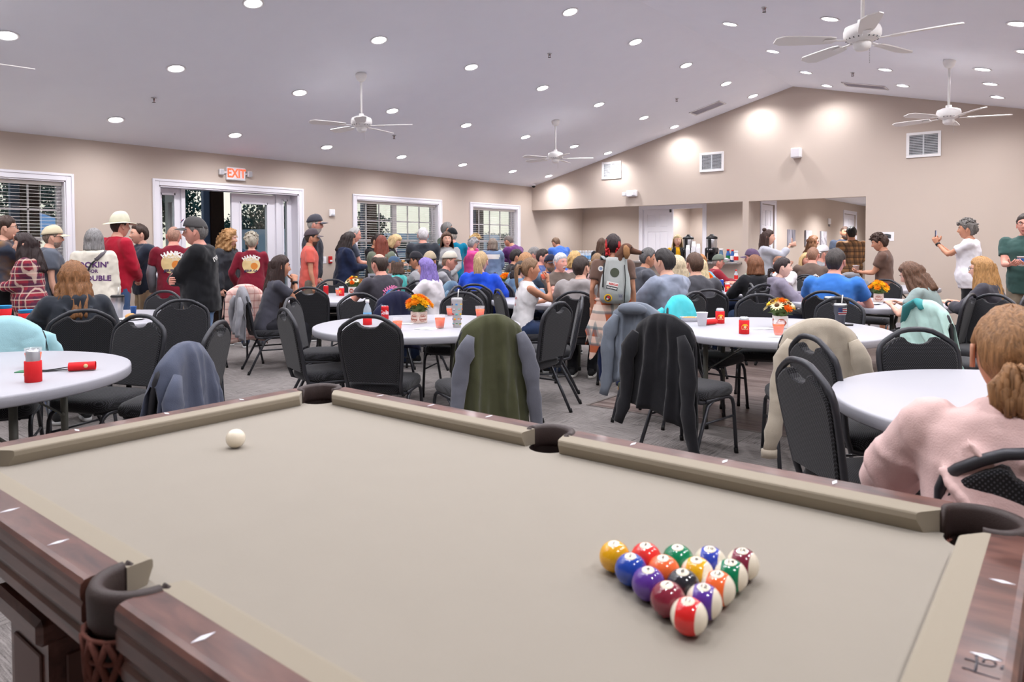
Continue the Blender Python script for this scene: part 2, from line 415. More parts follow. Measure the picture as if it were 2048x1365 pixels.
def casing(name, a, b, z0, z1, x=XL, wdt=.09, bottom=False, side=1):
    """mitred moulded trim around an opening in an X=const wall"""
    m_ = MB()
    for k, (o0, o1, t) in enumerate(((0, .060, .014), (.058, .078, .022), (.076, wdt, .018))):
        for (ya, yb, za, zb) in ((a - o1, a - o0, z0, z1 + o1), (b + o0, b + o1, z0, z1 + o1), (a - o0, b + o0, z1 + o0, z1 + o1)):
            m_.b2((min(x, x + side * t), ya, za), (max(x, x + side * t), yb, zb), bev=.003)
        if bottom: m_.b2((min(x, x + side * t), a - o1, z0 - o1), (max(x, x + side * t), b + o1, z0 - o0), bev=.003)
    return struct(m_.obj(name, TRIM))
SLAT = mat('blind_slat', (232, 228, 222), .5)
def window(idx, a, b, z0, z1, sashes, grid):
    root = struct(thing('window_%d' % idx, None, None), 'white framed window with horizontal blinds, %s along the left wall' % ('first', 'second', 'third')[idx - 1])
    xo = XL - .15
    m_ = MB()      # white reveal liner
    m_.b2((XL - WT, a, z0), (XL, a + .015, z1)); m_.b2((XL - WT, b - .015, z0), (XL, b, z1)); m_.b2((XL - WT, a, z1 - .015), (XL, b, z1)); 
    m_.obj('window_liner', TRIM, root)
    MB().b2((XL - WT, a - .1, z0 - .03), (XL + .03, b + .1, z0), bev=.006).obj('window_sill', TRIM, root)
    n_ = sashes; wd = (b - a) / n_
    for k in range(n_):
        ya, yb = a + k * wd, a + (k + 1) * wd
        m_ = MB(); t = .05
        m_.b2((xo - .06, ya, z0), (xo, ya + t, z1)); m_.b2((xo - .06, yb - t, z0), (xo, yb, z1)); m_.b2((xo - .06, ya + t, z1 - t), (xo, yb - t, z1)); m_.b2((xo - .06, ya + t, z0), (xo, yb - t, z0 + t))
        zm = (z0 + z1) / 2; m_.b2((xo - .055, ya + t, zm - .02), (xo - .005, yb - t, zm + .02))
        s_ = m_.obj('sash', TRIM, root)
        m_ = MB()
        for q in range(1, grid + 1):
            yy = ya + t + (yb - ya - 2 * t) * q / (grid + 1); m_.b2((xo - .04, yy - .009, z0 + t), (xo - .02, yy + .009, z1 - t))
        for zz in ((z1 + zm) / 2, (z0 + zm) / 2): m_.b2((xo - .04, ya + t, zz - .009), (xo - .02, yb - t, zz + .009))
        m_.obj('muntin', TRIM, s_)
        MB().b2((xo - .032, ya + t, z0 + t), (xo - .028, yb - t, z1 - t)).obj('pane', GLASS, s_)
    # blinds
    xb = XL - .085
    bl = MB().b2((xb - .028, a + .02, z1 - .062), (xb + .028, b - .02, z1 - .017), bev=.004).obj('blind_headrail', SLAT, root)
    zs = z1 - .085; me = MB().box((0, 0, 0), (.046, b - a - .05, .0028)).mesh('blind_slat', SLAT)
    while zs > z0 + .05:
        o_ = link('blind_slat', me, bl, (xb, (a + b) / 2, zs)); o_.rotation_euler = (0, math.radians(5), 0); zs -= .041
    m_ = MB().b2((xb - .024, a + .025, z0 + .012), (xb + .024, b - .025, z0 + .03))
    k = max(2, int((b - a) / .45))
    for q in range(k):
        yy = a + (b - a) * (q + .5) / k
        for dx in (-.022, .022): m_.tube([(xb + dx, yy, z0 + .03), (xb + dx, yy, z1 - .06)], .0016, 4)
    m_.obj('blind_cord', SLAT, bl)
    casing('trim_%d' % (idx + 1), a, b, z0, z1, bottom=True)
window(1, *ops[0], 2, 2); window(2, *ops[2], 2, 2); window(3, *ops[3], 1, 3)

def panel_door(w_, h_, t=.045, six=True):
    """door slab in XZ plane, hinge edge at x=0"""
    m_ = MB(); st = .11
    xs = [0, st, w_ / 2 - .04, w_ / 2 + .04, w_ - st, w_]
    zr = [0, .2, .2 + (h_ - .55) * .42, .2 + (h_ - .55) * .42 + .12, h_ - .52, h_ - .42, h_ - .11, h_]
    for a, b in ((0, 1), (2, 3), (4, 5)): m_.b2((xs[a], 0, 0), (xs[b], t, h_))
    for a, b in ((1, 2), (3, 4)):
        for c, d in ((0, 1), (2, 3), (4, 5), (6, 7)): m_.b2((xs[a], 0, zr[c]), (xs[b], t, zr[d]))
    return m_, [(xs[a], xs[b], zr[c], zr[d]) for a, b in ((1, 2), (3, 4)) for c, d in ((1, 2), (3, 4), (5, 6))]
def six_panel(name, w_, h_, loc, rz, kn=True, hingeside=None):
    root = struct(thing(name, None, None, loc, rz)); m_, pn = panel_door(w_, h_); m_.obj('door_slab', TRIM, root)
    for (a, b, c, d) in pn:
        q = MB(); q.b2((a, .012, c), (b, .033, d)); q.b2((a + .02, .004, c + .02), (b - .02, .041, d - .02), bev=.006); q.obj('door_panel', TRIM, root)
    for z in (.25, h_ / 2, h_ - .25): MB().tube([(-.006, .0, z - .05), (-.006, .0, z + .05)], .008, 8).obj('hinge', DARKSTEEL, root)
    k = MB()
    for s_ in (-1, 1):
        yk = .0225 + s_ * .055; k.lathe([(.026, 0), (.026, .008), (.012, .012), (.012, .04)], 14, M=Matrix.Translation((w_ - .07, .0225 + s_ * .022, .98)) @ Matrix.Rotation(-s_ * PI / 2, 4, 'X'))
        k.tube([(w_ - .07, yk, .98), (w_ - .19, yk, .98)], .009, 8)
    k.obj('door_handle', STEEL, root)
    return root
# double entrance door with sidelights, left leaf standing open
root = struct(thing('door_1', None, None), 'white double entrance door with glass panels and sidelights, left leaf open')
a, b, z1 = ops[1][0], ops[1][1], ops[1][3]; xf = XL - .19
m = MB(); m.b2((XL - WT, a, 0), (XL, a + .018, z1)); m.b2((XL - WT, b - .018, 0), (XL, b, z1)); m.b2((XL - WT, a, z1 - .018), (XL, b, z1))
m.b2((xf - .05, 5.02, 0), (xf + .05, 5.075, z1)); m.b2((xf - .05, 6.545, 0), (xf + .05, 6.60, z1)); m.obj('door_frame', TRIM, root)
def lite(p, ya, yb, za, zb, x, border, bt=.0):
    m_ = MB(); m_.b2((x - .022, ya, za), (x + .022, ya + border, zb)); m_.b2((x - .022, yb - border, za), (x + .022, yb, zb)); m_.b2((x - .022, ya + border, zb - border), (x + .022, yb - border, zb)); m_.b2((x - .022, ya + border, za), (x + .022, yb - border, za + max(.25, border)))
    bb = border; z_ = za + max(.25, border)
    for s_ in (-1, 1):
        xx = x + s_ * .024
        m_.b2((xx - .008, ya + bb - .012, z_), (xx + .008, ya + bb + .018, zb - bb + .012)); m_.b2((xx - .008, yb - bb - .018, z_), (xx + .008, yb - bb + .012, zb - bb + .012))
        m_.b2((xx - .008, ya + bb, zb - bb - .018), (xx + .008, yb - bb, zb - bb + .012)); m_.b2((xx - .008, ya + bb, z_ - .012), (xx + .008, yb - bb, z_ + .018))
    o_ = m_.obj('door_leaf' if bt else 'sidelight', TRIM, p); MB().b2((x - .003, ya + bb, z_), (x + .003, yb - bb, zb - bb)).obj('pane', GLASS, o_)
    return o_
lite(root, a + .018, 5.02, 0, z1 - .02, xf, .075); lite(root, 6.60, b - .018, 0, z1 - .02, xf, .075)
lf = lite(root, 5.80, 6.545, .01, z1 - .03, xf, .135, 1)
MB().tube([(xf + .03, 5.86, .98), (xf + .075, 5.86, .98), (xf + .075, 5.98, .98)], .01, 8).obj('door_handle', STEEL, lf)
# open leaf folded outwards, hinged at Y=5.075
o = struct(thing('door_2', None, None, (xf - .03, 5.09, 0), math.radians(-8)), 'white entrance door leaf swung open outside')
lf = lite(o, 0, .72, .01, z1 - .03, 0, .135, 1); lf.matrix_local = Matrix.Rotation(PI / 2, 4, 'Z')
casing('trim_5', a, b, 0, z1)
# alcove closet double door: left leaf shut, right leaf open
six_panel('door_3', .755, 2.22, (XD0 + .01, YB + .03, .01), 0)['label'] = 'white six-panel door behind the serving counter, shut'
o = six_panel('door_4', .755, 2.22, (XD1 - .012, YB + .1, .01), math.radians(93)); o['label'] = 'white panel door leaf standing open into the closet behind the coffee urns'
MB().box((.70, .02, 2.18), (.05, .05, .07)).obj('door_coordinator', DARKSTEEL, bpy.data.objects['door_3'])
m = MB()
for o0, o1, t in ((0, .06, .014), (.058, .078, .022), (.076, .09, .018)):
    for x0, x1, za, zb in ((XD0 - o1, XD0 - o0, 0, ZD + o1), (XD1 + o0, XD1 + o1, 0, ZD + o1), (XD0 - o0, XD1 + o0, ZD + o0, ZD + o1)): m.b2((x0, YB - t, za), (x1, YB, zb), bev=.003)
m.b2((XD0, YB, 0), (XD0 + .012, YB + .12, ZD)); m.b2((XD1 - .012, YB, 0), (XD1, YB + .12, ZD)); m.b2((XD0, YB, ZD - .012), (XD1, YB + .12, ZD))
struct(m.obj('trim_6', TRIM))
o = six_panel('door_5', HY1 - HY0 - .02, 2.17, (-4.80, HY0 + .01, .01), PI / 2); o['label'] = 'white six-panel door on the hallway wall near the opening'
casing('trim_7', HY0, HY1, 0, 2.19, x=-4.775)
o = six_panel('door_6', 1.23, 2.19, (-4.80, 20.06, .01), PI / 2); o['label'] = 'white panel door far down the hallway'
casing('trim_8', 20.05, 21.3, 0, 2.21, x=-4.775)

# ------------------------------------------------------------------ recessed downlights
LENS = mat('downlight_lens', (255, 255, 255), .4, emit=(255, 250, 252), estr=14)
def lights():
    P_ = []
    for (x, ys) in ((-9.08, (-.85, .7, 2.25, 3.80, 5.35, 6.88, 8.43, 9.98, 11.50, 12.77)), (-7.59, (-.85, .7, 2.26, 3.80, 5.35, 6.88, 8.43, 9.98, 11.52, 12.78)), (-6.10, (-.85, .7, 2.26, 3.80, 5.34, 6.88, 8.43, 9.99, 11.52, 12.76)), (-4.58, (-.85, .7, 2.26, 3.80, 5.34, 6.87, 8.41, 9.96, 11.50, 12.75)),
                    (-3.30, (-.85, .7, 2.26, 3.80, 5.34, 6.87, 8.40, 9.94, 11.46, 12.64)), (-2.05, (.7, 2.26, 3.80, 5.34, 6.9, 7.94, 8.95, 10.68, 11.91)), (-.905, (.7, 2.26, 10.15, 11.13, 12.19)), (-.435, (3.8, 5.34, 6.88, 7.84, 9.0)), (.75, (.7, 2.26, 3.8, 5.34, 6.88, 8.4, 9.9, 11.5, 12.5))):
        for j, y_ in enumerate(ys): P_.append((x, y_, j, len(ys)))
    return P_
ring = MB().lathe([(.078, 0), (.100, -.003), (.100, -.007), (.092, -.010), (.076, -.006), (.076, 0)], 24, cap=False).mesh('trim_ring', WHITE)
lens = MB().lathe([(.0, -.005), (.077, -.005)], 24, cap=False).mesh('lens', LENS)
ldat = bpy.data.lights.new('downlight_lamp', 'SPOT'); ldat.energy = LIGHT_W; ldat.color = LIGHT_C; ldat.spot_size = math.radians(160); ldat.spot_blend = .9; ldat.shadow_soft_size = .07
cols = {-9.08: 'nearest the windows', -7.59: 'second in from the windows', -6.10: 'third in from the windows', -4.58: 'just left of the ridge', -3.30: 'just right of the ridge', -2.05: 'second right of the ridge', -.905: 'near the right gable fan', -.435: 'along the right slope', .75: 'nearest the right wall'}
ordn = ['first', 'second', 'third', 'fourth', 'fifth', 'sixth', 'seventh', 'eighth', 'ninth', 'tenth']
for (x, y_, j, n_) in lights():
    ang = math.atan(SL) if x < RX else -math.atan(SR)
    t = thing('recessed_downlight', 'lit recessed downlight, row %s, %s from the gable wall' % (cols[x], ordn[n_ - 1 - j]), 'light', (x, y_, ceil_z(x) - .001), 0, 'recessed ceiling downlights')
    t.rotation_euler = (0, -ang, 0)
    link('trim_ring', ring, t); link('lens', lens, t)
    lo = bpy.data.objects.new('lamp', ldat); COL.objects.link(lo); lo.location = (x, y_, ceil_z(x) - .03); lo.parent = t; lo.matrix_parent_inverse = Matrix.Identity(4)
    lo.matrix_local = Matrix.Translation((0, 0, -.03)) @ Matrix.Rotation(ang, 4, 'Y')
# small downlights in alcove, closet and hallway ceilings
l2 = bpy.data.lights.new('hall_lamp', 'SPOT'); l2.energy = 75; l2.color = LIGHT_C; l2.spot_size = math.radians(150); l2.spot_blend = .6; l2.shadow_soft_size = .07
l3 = l2.copy(); l3.energy = 170
for nm, x, y_ in (('over the left of the serving counter', -8.9, 14.2), ('over the middle of the serving counter', -7.2, 14.2), ('over the coffee urns', -5.6, 14.2), ('in the closet', -7.0, 16.1), ('in the hallway entrance', -3.7, 14.8), ('midway down the hallway', -3.7, 17.4), ('at the hallway end', -3.7, 20.5)):
    t = thing('recessed_downlight', 'recessed downlight ' + nm, 'light', (x, y_, 2.499)); link('trim_ring', ring, t); link('lens', lens, t)
    lo = bpy.data.objects.new('lamp', l3 if 'hallway' in nm else l2); COL.objects.link(lo); lo.parent = t; lo.location = (0, 0, -.03)
# ------------------------------------------------------------------ ceiling fans
FANW = mat('fan_white', (240, 238, 236), .3)
FANB = mat('fan_blade_white', (232, 229, 226), .45)
FSLOT = mat('fan_slot_dark', (90, 90, 92), .6)
def fan(label, x, y, zh, a0):
    t = thing('ceiling_fan', label, 'fan', (x, y, 0), 0, 'white five-blade ceiling fans')
    zc = ceil_z(x)
    MB().lathe([(0, .01), (.065, .01), (.068, -.02), (.05, -.07), (.022, -.09), (0, -.09)], 20, (0, 0, zc - .005)).obj('canopy', FANW, t)
    MB().tube([(0, 0, zh + .12), (0, 0, zc - .06)], .0135, 10).obj('downrod', FANW, t)
    h = MB().lathe([(0, .15), (.03, .15), (.034, .12), (.07, .115), (.118, .095), (.128, .07), (.128, .03), (.11, .008), (.075, -.006), (.06, -.012), (0, -.012)], 28, (0, 0, zh)).obj('motor_housing', FANW, t)
    m_ = MB()
    for k in range(20):
        q = 2 * PI * k / 20; m_.box((.104 * math.cos(q), .104 * math.sin(q), zh + .012), (.02, .008, .014), rz=q)
    m_.obj('cooling_slot', FSLOT, h)
    MB().lathe([(0, -.012), (.058, -.012), (.062, -.02), (.06, -.05), (.04, -.072), (0, -.078)], 20, (0, 0, zh)).obj('switch_housing', FANW, t)
    m_ = MB()
    for k in range(9): m_.ball((.05, 0, zh - .07 - k * .012), .0035, 6, 4)
    m_.obj('pull_chain', STEEL, t)
    for k in range(5):
        q = math.radians(a0 + 72 * k)
        r0, r1 = .20, .63; pr = []
        for s_ in np.linspace(0, 1, 9):
            xx = r0 + (r1 - r0) * s_; ww = .052 + .018 * math.sin(s_ * PI * .55)
            if s_ > .86: ww *= math.sqrt(max(.0, 1 - ((s_ - .86) / .15) ** 2)) * .75 + .25
            if s_ < .08: ww *= .8
            pr.append((xx, ww))
        poly = [(a, b) for a, b in pr] + [(a, -b) for a, b in pr[::-1]]
        bl = MB().prism(poly, -.004, .004, M=TM((0, 0, 0), 0, math.radians(11))).obj('blade', FANB, t, (0, 0, zh + .005), q)
        m_ = MB().box((.16, 0, -.004), (.1, .028, .006)); m_.box((.235, 0, -.006), (.09, .06, .005)); m_.obj('blade_iron', FANW, bl)
    return t
fan('white ceiling fan hanging over the left half, nearer the entrance door', -6.858, 5.713, 2.85, 31)
fan('white ceiling fan farthest back on the left, by the serving alcove', -6.859, 9.848, 2.84, 33)
fan('white ceiling fan in front of the gable wall on the right', -1.193, 9.74, 2.86, 20)
fan('large nearest white ceiling fan at the top right', -1.25, 5.71, 2.875, 0)
fan('white ceiling fan cut off at the left edge', -6.858, 1.58, 2.85, 10)

# ------------------------------------------------------------------ vents, signs, small wall things
VENTD = mat('vent_shadow_grey', (58, 62, 66), .7)
def wall_vent(label, x0, x1, z0, z1, light=False):
    t = thing('wall_vent', label, 'vent', ((x0 + x1) / 2, YG, (z0 + z1) / 2), 0, 'return air grilles on the gable wall'); w_, h_ = x1 - x0, z1 - z0
    m_ = MB(); f = .045
    for a, b, c, d in ((-w_ / 2, w_ / 2, h_ / 2 - f, h_ / 2), (-w_ / 2, w_ / 2, -h_ / 2, -h_ / 2 + f), (-w_ / 2, -w_ / 2 + f, -h_ / 2 + f, h_ / 2 - f), (w_ / 2 - f, w_ / 2, -h_ / 2 + f, h_ / 2 - f)): m_.b2((a, -.02, c), (b, 0, d), bev=.004)
    m_.obj('vent_frame', WHITEG, t)
    MB().b2((-w_ / 2 + f, -.003, -h_ / 2 + f), (w_ / 2 - f, 0, h_ / 2 - f)).obj('vent_back', VENTD, t)
    iw, ih = w_ - 2 * f, h_ - 2 * f
    me = MB().box((0, 0, 0), (iw, .003, .011)).mesh('louver', mat('vent_louver_white', (205, 208, 212), .5)); nz = 12
    for k in range(nz):
        o_ = link('louver', me, t, (0, -.010, -ih / 2 + ih * (k + .5) / nz)); o_.rotation_euler = (math.radians(38 if not light else -25), 0, 0)
    m_ = MB()
    for k in range(1, 22): m_.box((-iw / 2 + iw * k / 22, -.006, 0), (.003, .004, ih))
    m_.box((0, -.009, 0), (.018, .012, ih)); m_.obj('vertical_bar', mat('vent_louver_white', (205, 208, 212), .5), t)
wall_vent('white wall grille leftmost on the gable wall', -7.93, -7.465, 2.79, 3.155, True)
wall_vent('white wall grille on the gable wall left of the ridge', -5.735, -5.255, 2.795, 3.165)
wall_vent('white wall grille on the gable wall below the right fan', -2.19, -1.70, 2.79, 3.195)
def ceil_vent(label, x, y, lx, ly):
    t = thing('ceiling_vent', label, 'vent', (x, y, ceil_z(x) - .001)); ang = math.atan(SL) if x < RX else -math.atan(SR); t.rotation_euler = (0, -ang, 0)
    m_ = MB(); f = .03
    for a, b, c, d in ((-lx, lx, ly - f, ly), (-lx, lx, -ly, -ly + f), (-lx, -lx + f, -ly, ly), (lx - f, lx, -ly, ly)): m_.b2((a, c, -.012), (b, d, 0), bev=.003)
    m_.obj('vent_frame', WHITEG, t); MB().b2((-lx, -ly, -.003), (lx, ly, 0)).obj('vent_back', mat('ceiling_vent_grey', (186, 182, 194), .7), t)
    me = MB().box((0, 0, 0), (.012, 2 * ly - .06, .002)).mesh('louver', mat('ceiling_louver', (206, 202, 212), .6))
    for k in range(22): o_ = link('louver', me, t, (-lx + .04 + (2 * lx - .08) * k / 21, 0, -.007)); o_.rotation_euler = (0, .6, 0)
ceil_vent('grey slotted air vent on the left ceiling slope near the gable', -5.29, 12.41, .30, .16)
ceil_vent('grey slotted air vent on the right ceiling slope near the ridge', -2.64, 12.27, .32, .17)
# exit sign with two lamp heads on the left wall
RED_E = mat('exit_red_letters', (255, 60, 40), .5, emit=(255, 70, 40), estr=2.2)
t = thing('exit_sign', 'white exit sign with lit red letters and two lamp heads above the entrance door', 'sign', (XL, 5.755, 2.46))
MB().b2((0, -.15, -.095), (.055, .15, .095), bev=.008).obj('sign_housing', WHITE, t)
v, f = text_mesh('EXIT', .155, .001, .004)
m_ = MB().add(v, f, M=Matrix(((0, 0, 1, .0565), (.93, 0, 0, 0), (0, 1.15, 0, 0), (0, 0, 0, 1)))); m_.obj('sign_letters', RED_E, t)
for s_ in (-1, 1):
    h = MB().tube([(.03, s_ * .15, .01), (.03, s_ * .19, .01)], .014, 8).obj('lamp_arm', WHITE, t)
    q = MB().box((.035, s_ * .225, .012), (.06, .07, .085), bev=.01)
    q.obj('lamp_head', WHITE, t)
    MB().box((.067, s_ * .225, .012), (.004, .056, .066)).obj('lamp_lens', mat('lamp_lens_grey', (190, 190, 195), .2), t)
# emergency light on the gable wall
t = thing('emergency_light', 'white twin-head emergency light above the serving alcove', 'light', (-7.2, YG, 2.46))
MB().b2((-.12, -.06, -.065), (.12, 0, .065), bev=.012).obj('light_housing', WHITE, t)
for s_ in (-1, 1): MB().box((s_ * .155 if s_ < 0 else .06, -.075, -.01), (.075, .07, .08), bev=.012).obj('lamp_head', WHITE, t)
# square speaker box
t = thing('wall_speaker', 'white square speaker box high on the gable wall below the ridge', 'speaker', (-3.905, YG, 3.015))
MB().b2((-.083, -.13, -.085), (.083, 0, .085), bev=.012).obj('speaker_box', WHITE, t)
MB().b2((-.068, -.133, -.07), (.068, -.13, .07)).obj('speaker_grille', mat('speaker_mesh', (215, 212, 216), .6), t)
# strobe, switch plates, pull station, thermostat, paper sign
t = thing('fire_strobe', 'white fire alarm strobe on the wall right of the entrance door', 'alarm', (XL, 7.50, 1.945))
MB().b2((0, -.055, -.06), (.04, .055, .06), bev=.01).obj('strobe_body', WHITE, t); MB().b2((.04, -.03, -.045), (.062, .03, -.01), bev=.008).obj('strobe_lens', mat('strobe_lens', (205, 208, 215), .15), t)
t = thing('light_switch', 'white light switch plate on the wall beside the entrance door', 'switch', (XL, 7.325, 1.158))
MB().b2((0, -.06, -.058), (.006, .06, .058), bev=.003).obj('switch_plate', WHITE, t)
for k in (-1, 1): MB().b2((.006, k * .025 - .012, -.03), (.011, k * .025 + .012, .03), bev=.002).obj('switch_rocker', WHITEG, t)
t = thing('fire_pull_station', 'small red fire pull station on the wall by the second window', 'alarm', (XL, 7.46, 1.16)); MB().b2((0, -.035, -.06), (.03, .035, .06), bev=.006).obj('pull_body', mat('alarm_red', (190, 35, 35), .4), t); MB().b2((.03, -.022, -.03), (.04, .022, 0)).obj('pull_handle', WHITE, t)
t = thing('wall_tablet', 'black framed notice panel behind the man in the dark sweater', 'frame', (XL, 7.15, 1.45)); MB().b2((0, -.06, -.16), (.02, .06, .16), bev=.004).obj('panel_frame', BLACK, t); MB().b2((.02, -.045, -.14), (.022, .045, .14)).obj('panel_face', mat('notice_paper', (205, 205, 200), .6), t)
t = thing('thermostat', 'white thermostat with a small sensor on the hallway wall', 'thermostat', (-4.775, 18.6, 1.96)); MB().b2((0, -.10, -.06), (.03, .10, .08), bev=.01).obj('thermostat_body', WHITE, t); MB().b2((0, -.04, -.12), (.022, .05, -.07), bev=.006).obj('sensor', GREYP, t)
t = thing('paper_notice', 'white paper notice on the gable wall behind the curly-haired boy', 'notice', (-2.455, YG, 1.52)); MB().b2((-.105, -.004, -.07), (.105, 0, .075)).obj('paper_sheet', mat('paper_white', (238, 237, 240), .7), t); MB().prism([(.0, -.03), (.06, -.03), (.06, .03), (.0, .045), (-.05, .045), (-.05, .02)], 0, .001, M=Matrix(((1, 0, 0, 0), (0, 0, -1, -.0045), (0, 1, 0, 0), (0, 0, 0, 1)))).obj('print', mat('print_dark', (70, 72, 76), .7), t)
t = thing('security_camera', 'small black dome security camera in the ceiling corner above the alcove', 'camera', (-9.62, 12.95, ceil_z(-9.62) - .01)); MB().lathe([(0, .01), (.05, .01), (.055, -.03), (0, -.032)], 16).obj('camera_base', WHITE, t); MB().ball((0, 0, -.035), .042, 14, 8).obj('camera_dome', BLACK, t)
for k, (x, y_) in enumerate(((-8.36, 3.92), (-8.34, 7.59), (-5.36, 7.56), (-5.33, 11.23), (-2.6, 7.55), (-2.56, 11.14))):
    t = thing('fire_sprinkler', ('fire sprinkler head on the left slope nearest the left edge', 'fire sprinkler head beside the left ceiling fan', 'fire sprinkler head on the left slope near the ridge', 'fire sprinkler head beside the left slope air vent', 'fire sprinkler head on the right slope above the near fan', 'fire sprinkler head beside the right slope air vent')[k], 'sprinkler', (x, y_, ceil_z(x)), 0, 'fire sprinkler heads')
    MB().lathe([(0, 0), (.032, 0), (.03, -.006), (.012, -.008), (.008, -.03), (0, -.03)], 12).obj('sprinkler_body', STEEL, t); MB().tube([(-.014, 0, -.01), (-.012, 0, -.05), (.012, 0, -.05), (.014, 0, -.01)], .003, 5).obj('sprinkler_frame', mat('sprinkler_red', (150, 60, 60), .4), t); MB().lathe([(0, -.05), (.02, -.05), (.02, -.053), (0, -.053)], 12).obj('deflector', DARKSTEEL, t)
# canvas pictures in the hallway
PIC = [wood_mat('canvas_print_%d' % k, a, b, c, sc, .8, False) for k, (a, b, c, sc) in enumerate((((66, 64, 74), (150, 148, 160), (205, 203, 210), (9, 9, .9)), ((150, 148, 160), (214, 212, 220), (235, 233, 238), (7, 7, 3)), ((120, 118, 130), (208, 206, 214), (238, 236, 240), (8, 8, 6))))]
for k, (y0, y1) in enumerate(((15.37, 15.83), (16.6, 17.05), (17.83, 18.3))):
    t = thing('canvas_picture', ('tall grey waterfall canvas print on the hallway wall, nearest', 'tall pale grey canvas print on the hallway wall, middle one', 'tall pale canvas print on the hallway wall, farthest')[k], 'picture', (-4.775, (y0 + y1) / 2, 1.54), 0, 'canvas prints in the hallway')
    MB().b2((0, (y0 - y1) / 2, -.175), (.035, (y1 - y0) / 2, .175), bev=.003).obj('canvas_wrap', mat('canvas_edge', (150, 148, 158), .8), t); MB().b2((.035, (y0 - y1) / 2 + .003, -.172), (.037, (y1 - y0) / 2 - .003, .172)).obj('canvas_face', PIC[k], t)

# ------------------------------------------------------------------ serving counter and what stands on it
GRAN = mat('granite_grey', (118, 112, 110), .25, col2=(165, 158, 154), vscale=60)
struct(MB().b2((XL, YG - .2, 1.03), (-4.9, YG + .32, 1.07), bev=.006).obj('counter', GRAN), 'grey granite serving counter on the half wall')['kind'] = 'structure'
CT = 1.07
def urn(label, x, y):
    t = thing('coffee_urn', label, 'coffee urn', (x, y, CT), 0, 'coffee urns on the counter')
    MB().prism([(.13 * math.cos(q) * (1 if math.sin(q) > -.2 else 1.1), .11 * math.sin(q)) for q in np.linspace(0, 2 * PI, 20, False)], 0, .03).obj('urn_base', BLACK, t)
    MB().b2((-.1, .02, .03), (.1, .1, .26), bev=.02).obj('urn_stand', BLACK, t)
    m_ = MB(); m_.b2((-.105, -.1, .17), (.105, .1, .27), bev=.02); m_.b2((-.1, -.09, .03), (-.07, -.05, .18)); m_.b2((.07, -.09, .03), (.1, -.05, .18)); m_.obj('urn_front', BLACK, t)
    MB().lathe([(0, .26), (.1, .26), (.102, .28), (.102, .43), (.098, .44), (0, .44)], 24).obj('urn_tank', STEEL, t)
    MB().b2((-.03, -.118, .26), (.03, -.09, .44), bev=.008).obj('sight_gauge', BLACK, t)
    MB().lathe([(.0, .44), (.108, .44), (.11, .455), (.104, .475), (.05, .50), (.035, .525), (.02, .53), (0, .53)], 24).obj('urn_lid', BLACK, t)
    sp = MB().tube([(0, -.1, .2), (0, -.15, .2), (0, -.155, .16)], .013, 8).obj('urn_spigot', BLACK, t); MB().b2((-.008, -.165, .2), (.008, -.14, .25)).obj('spigot_lever', BLACK, sp)
    v, f = text_mesh('CURTIS', .032, .0005, .001); MB().add(v, f, M=Matrix(((1, 0, 0, 0), (0, 0, -1, -.1015), (0, 1, 0, .235), (0, 0, 0, 1)))).obj('urn_lettering', WHITE, t)
urn('black and steel coffee urn on the counter, behind the cup stacks', -6.05, 13.3)
urn('black and steel coffee urn on the counter, right of the cup stacks', -5.52, 13.2)
FOAM = mat('white_foam', (240, 239, 242), .7)
for k, (x, y, nn, lb) in enumerate(((-5.93, 13.02, 20, 'left'), (-5.84, 13.06, 17, 'second'), (-5.79, 12.98, 26, 'third'), (-5.70, 12.98, 22, 'right'))):
    t = thing('foam_cup_stack', 'tall upside-down stack of white foam cups, %s of the four by the urns' % lb, 'cups', (x, y, CT), 0, 'stacks of foam cups on the counter')
    hb = .012
    me = MB().lathe([(.0405, 0), (.0415, .003), (.0405, .006), (.029, .092), (0, .092)], 16, cap=False).mesh('foam_cup', FOAM)
    for q in range(nn): link('foam_cup', me, t, (0, 0, q * hb))
def bottle(label, x, y, z, h, r, body, cap, labelc=None, cat='bottle', neck=.35, group=None, clear=False):
    t = thing('bottle', label, cat, (x, y, z), 0, group)
    MB().lathe([(0, 0), (r, .004), (r, h * .55), (r * .9, h * .64), (r * neck, h * .84), (r * neck, h * .9), (0, h * .9)], 16).obj('bottle_body', body, t)
    MB().lathe([(0, h * .88), (r * neck * 1.25, h * .88), (r * neck * 1.25, h), (0, h)], 14).obj('bottle_cap', cap, t)
    if labelc: MB().lathe([(r * 1.015, h * .15), (r * 1.015, h * .5)], 16, cap=False).obj('bottle_label', labelc, t)
    return t
WATER = mat('clear_water_plastic', (220, 232, 242), .08, alpha=.4)
C_ = {k: mat('plastic_' + k, c, .35) for k, c in dict(red=(205, 40, 36), blue=(45, 95, 165), green=(30, 120, 70), cream=(240, 232, 215), darkred=(120, 25, 45), white=(240, 240, 242), purple=(95, 40, 80), orange=(240, 120, 60), yellow=(240, 190, 40), black=(25, 25, 28), teal=(40, 150, 160)).items()}
bottle('clear blue bottle with a white cap at the left of the creamers', -5.30, 13.12, CT, .25, .042, mat('clear_blue_plastic', (120, 160, 195), .1, trans=.5), C_['white'], neck=.75)
bottle('green labelled creamer bottle with a red cap', -5.17, 13.14, CT, .24, .04, C_['blue'], C_['red'], C_['green'], neck=.55)
bottle('blue creamer bottle with a red cap', -5.07, 13.1, CT, .23, .04, C_['blue'], C_['red'], C_['white'], neck=.5)
bottle('white creamer bottle with a red band at the counter end', -4.98, 13.05, CT, .21, .042, C_['white'], C_['white'], C_['red'], neck=.7)
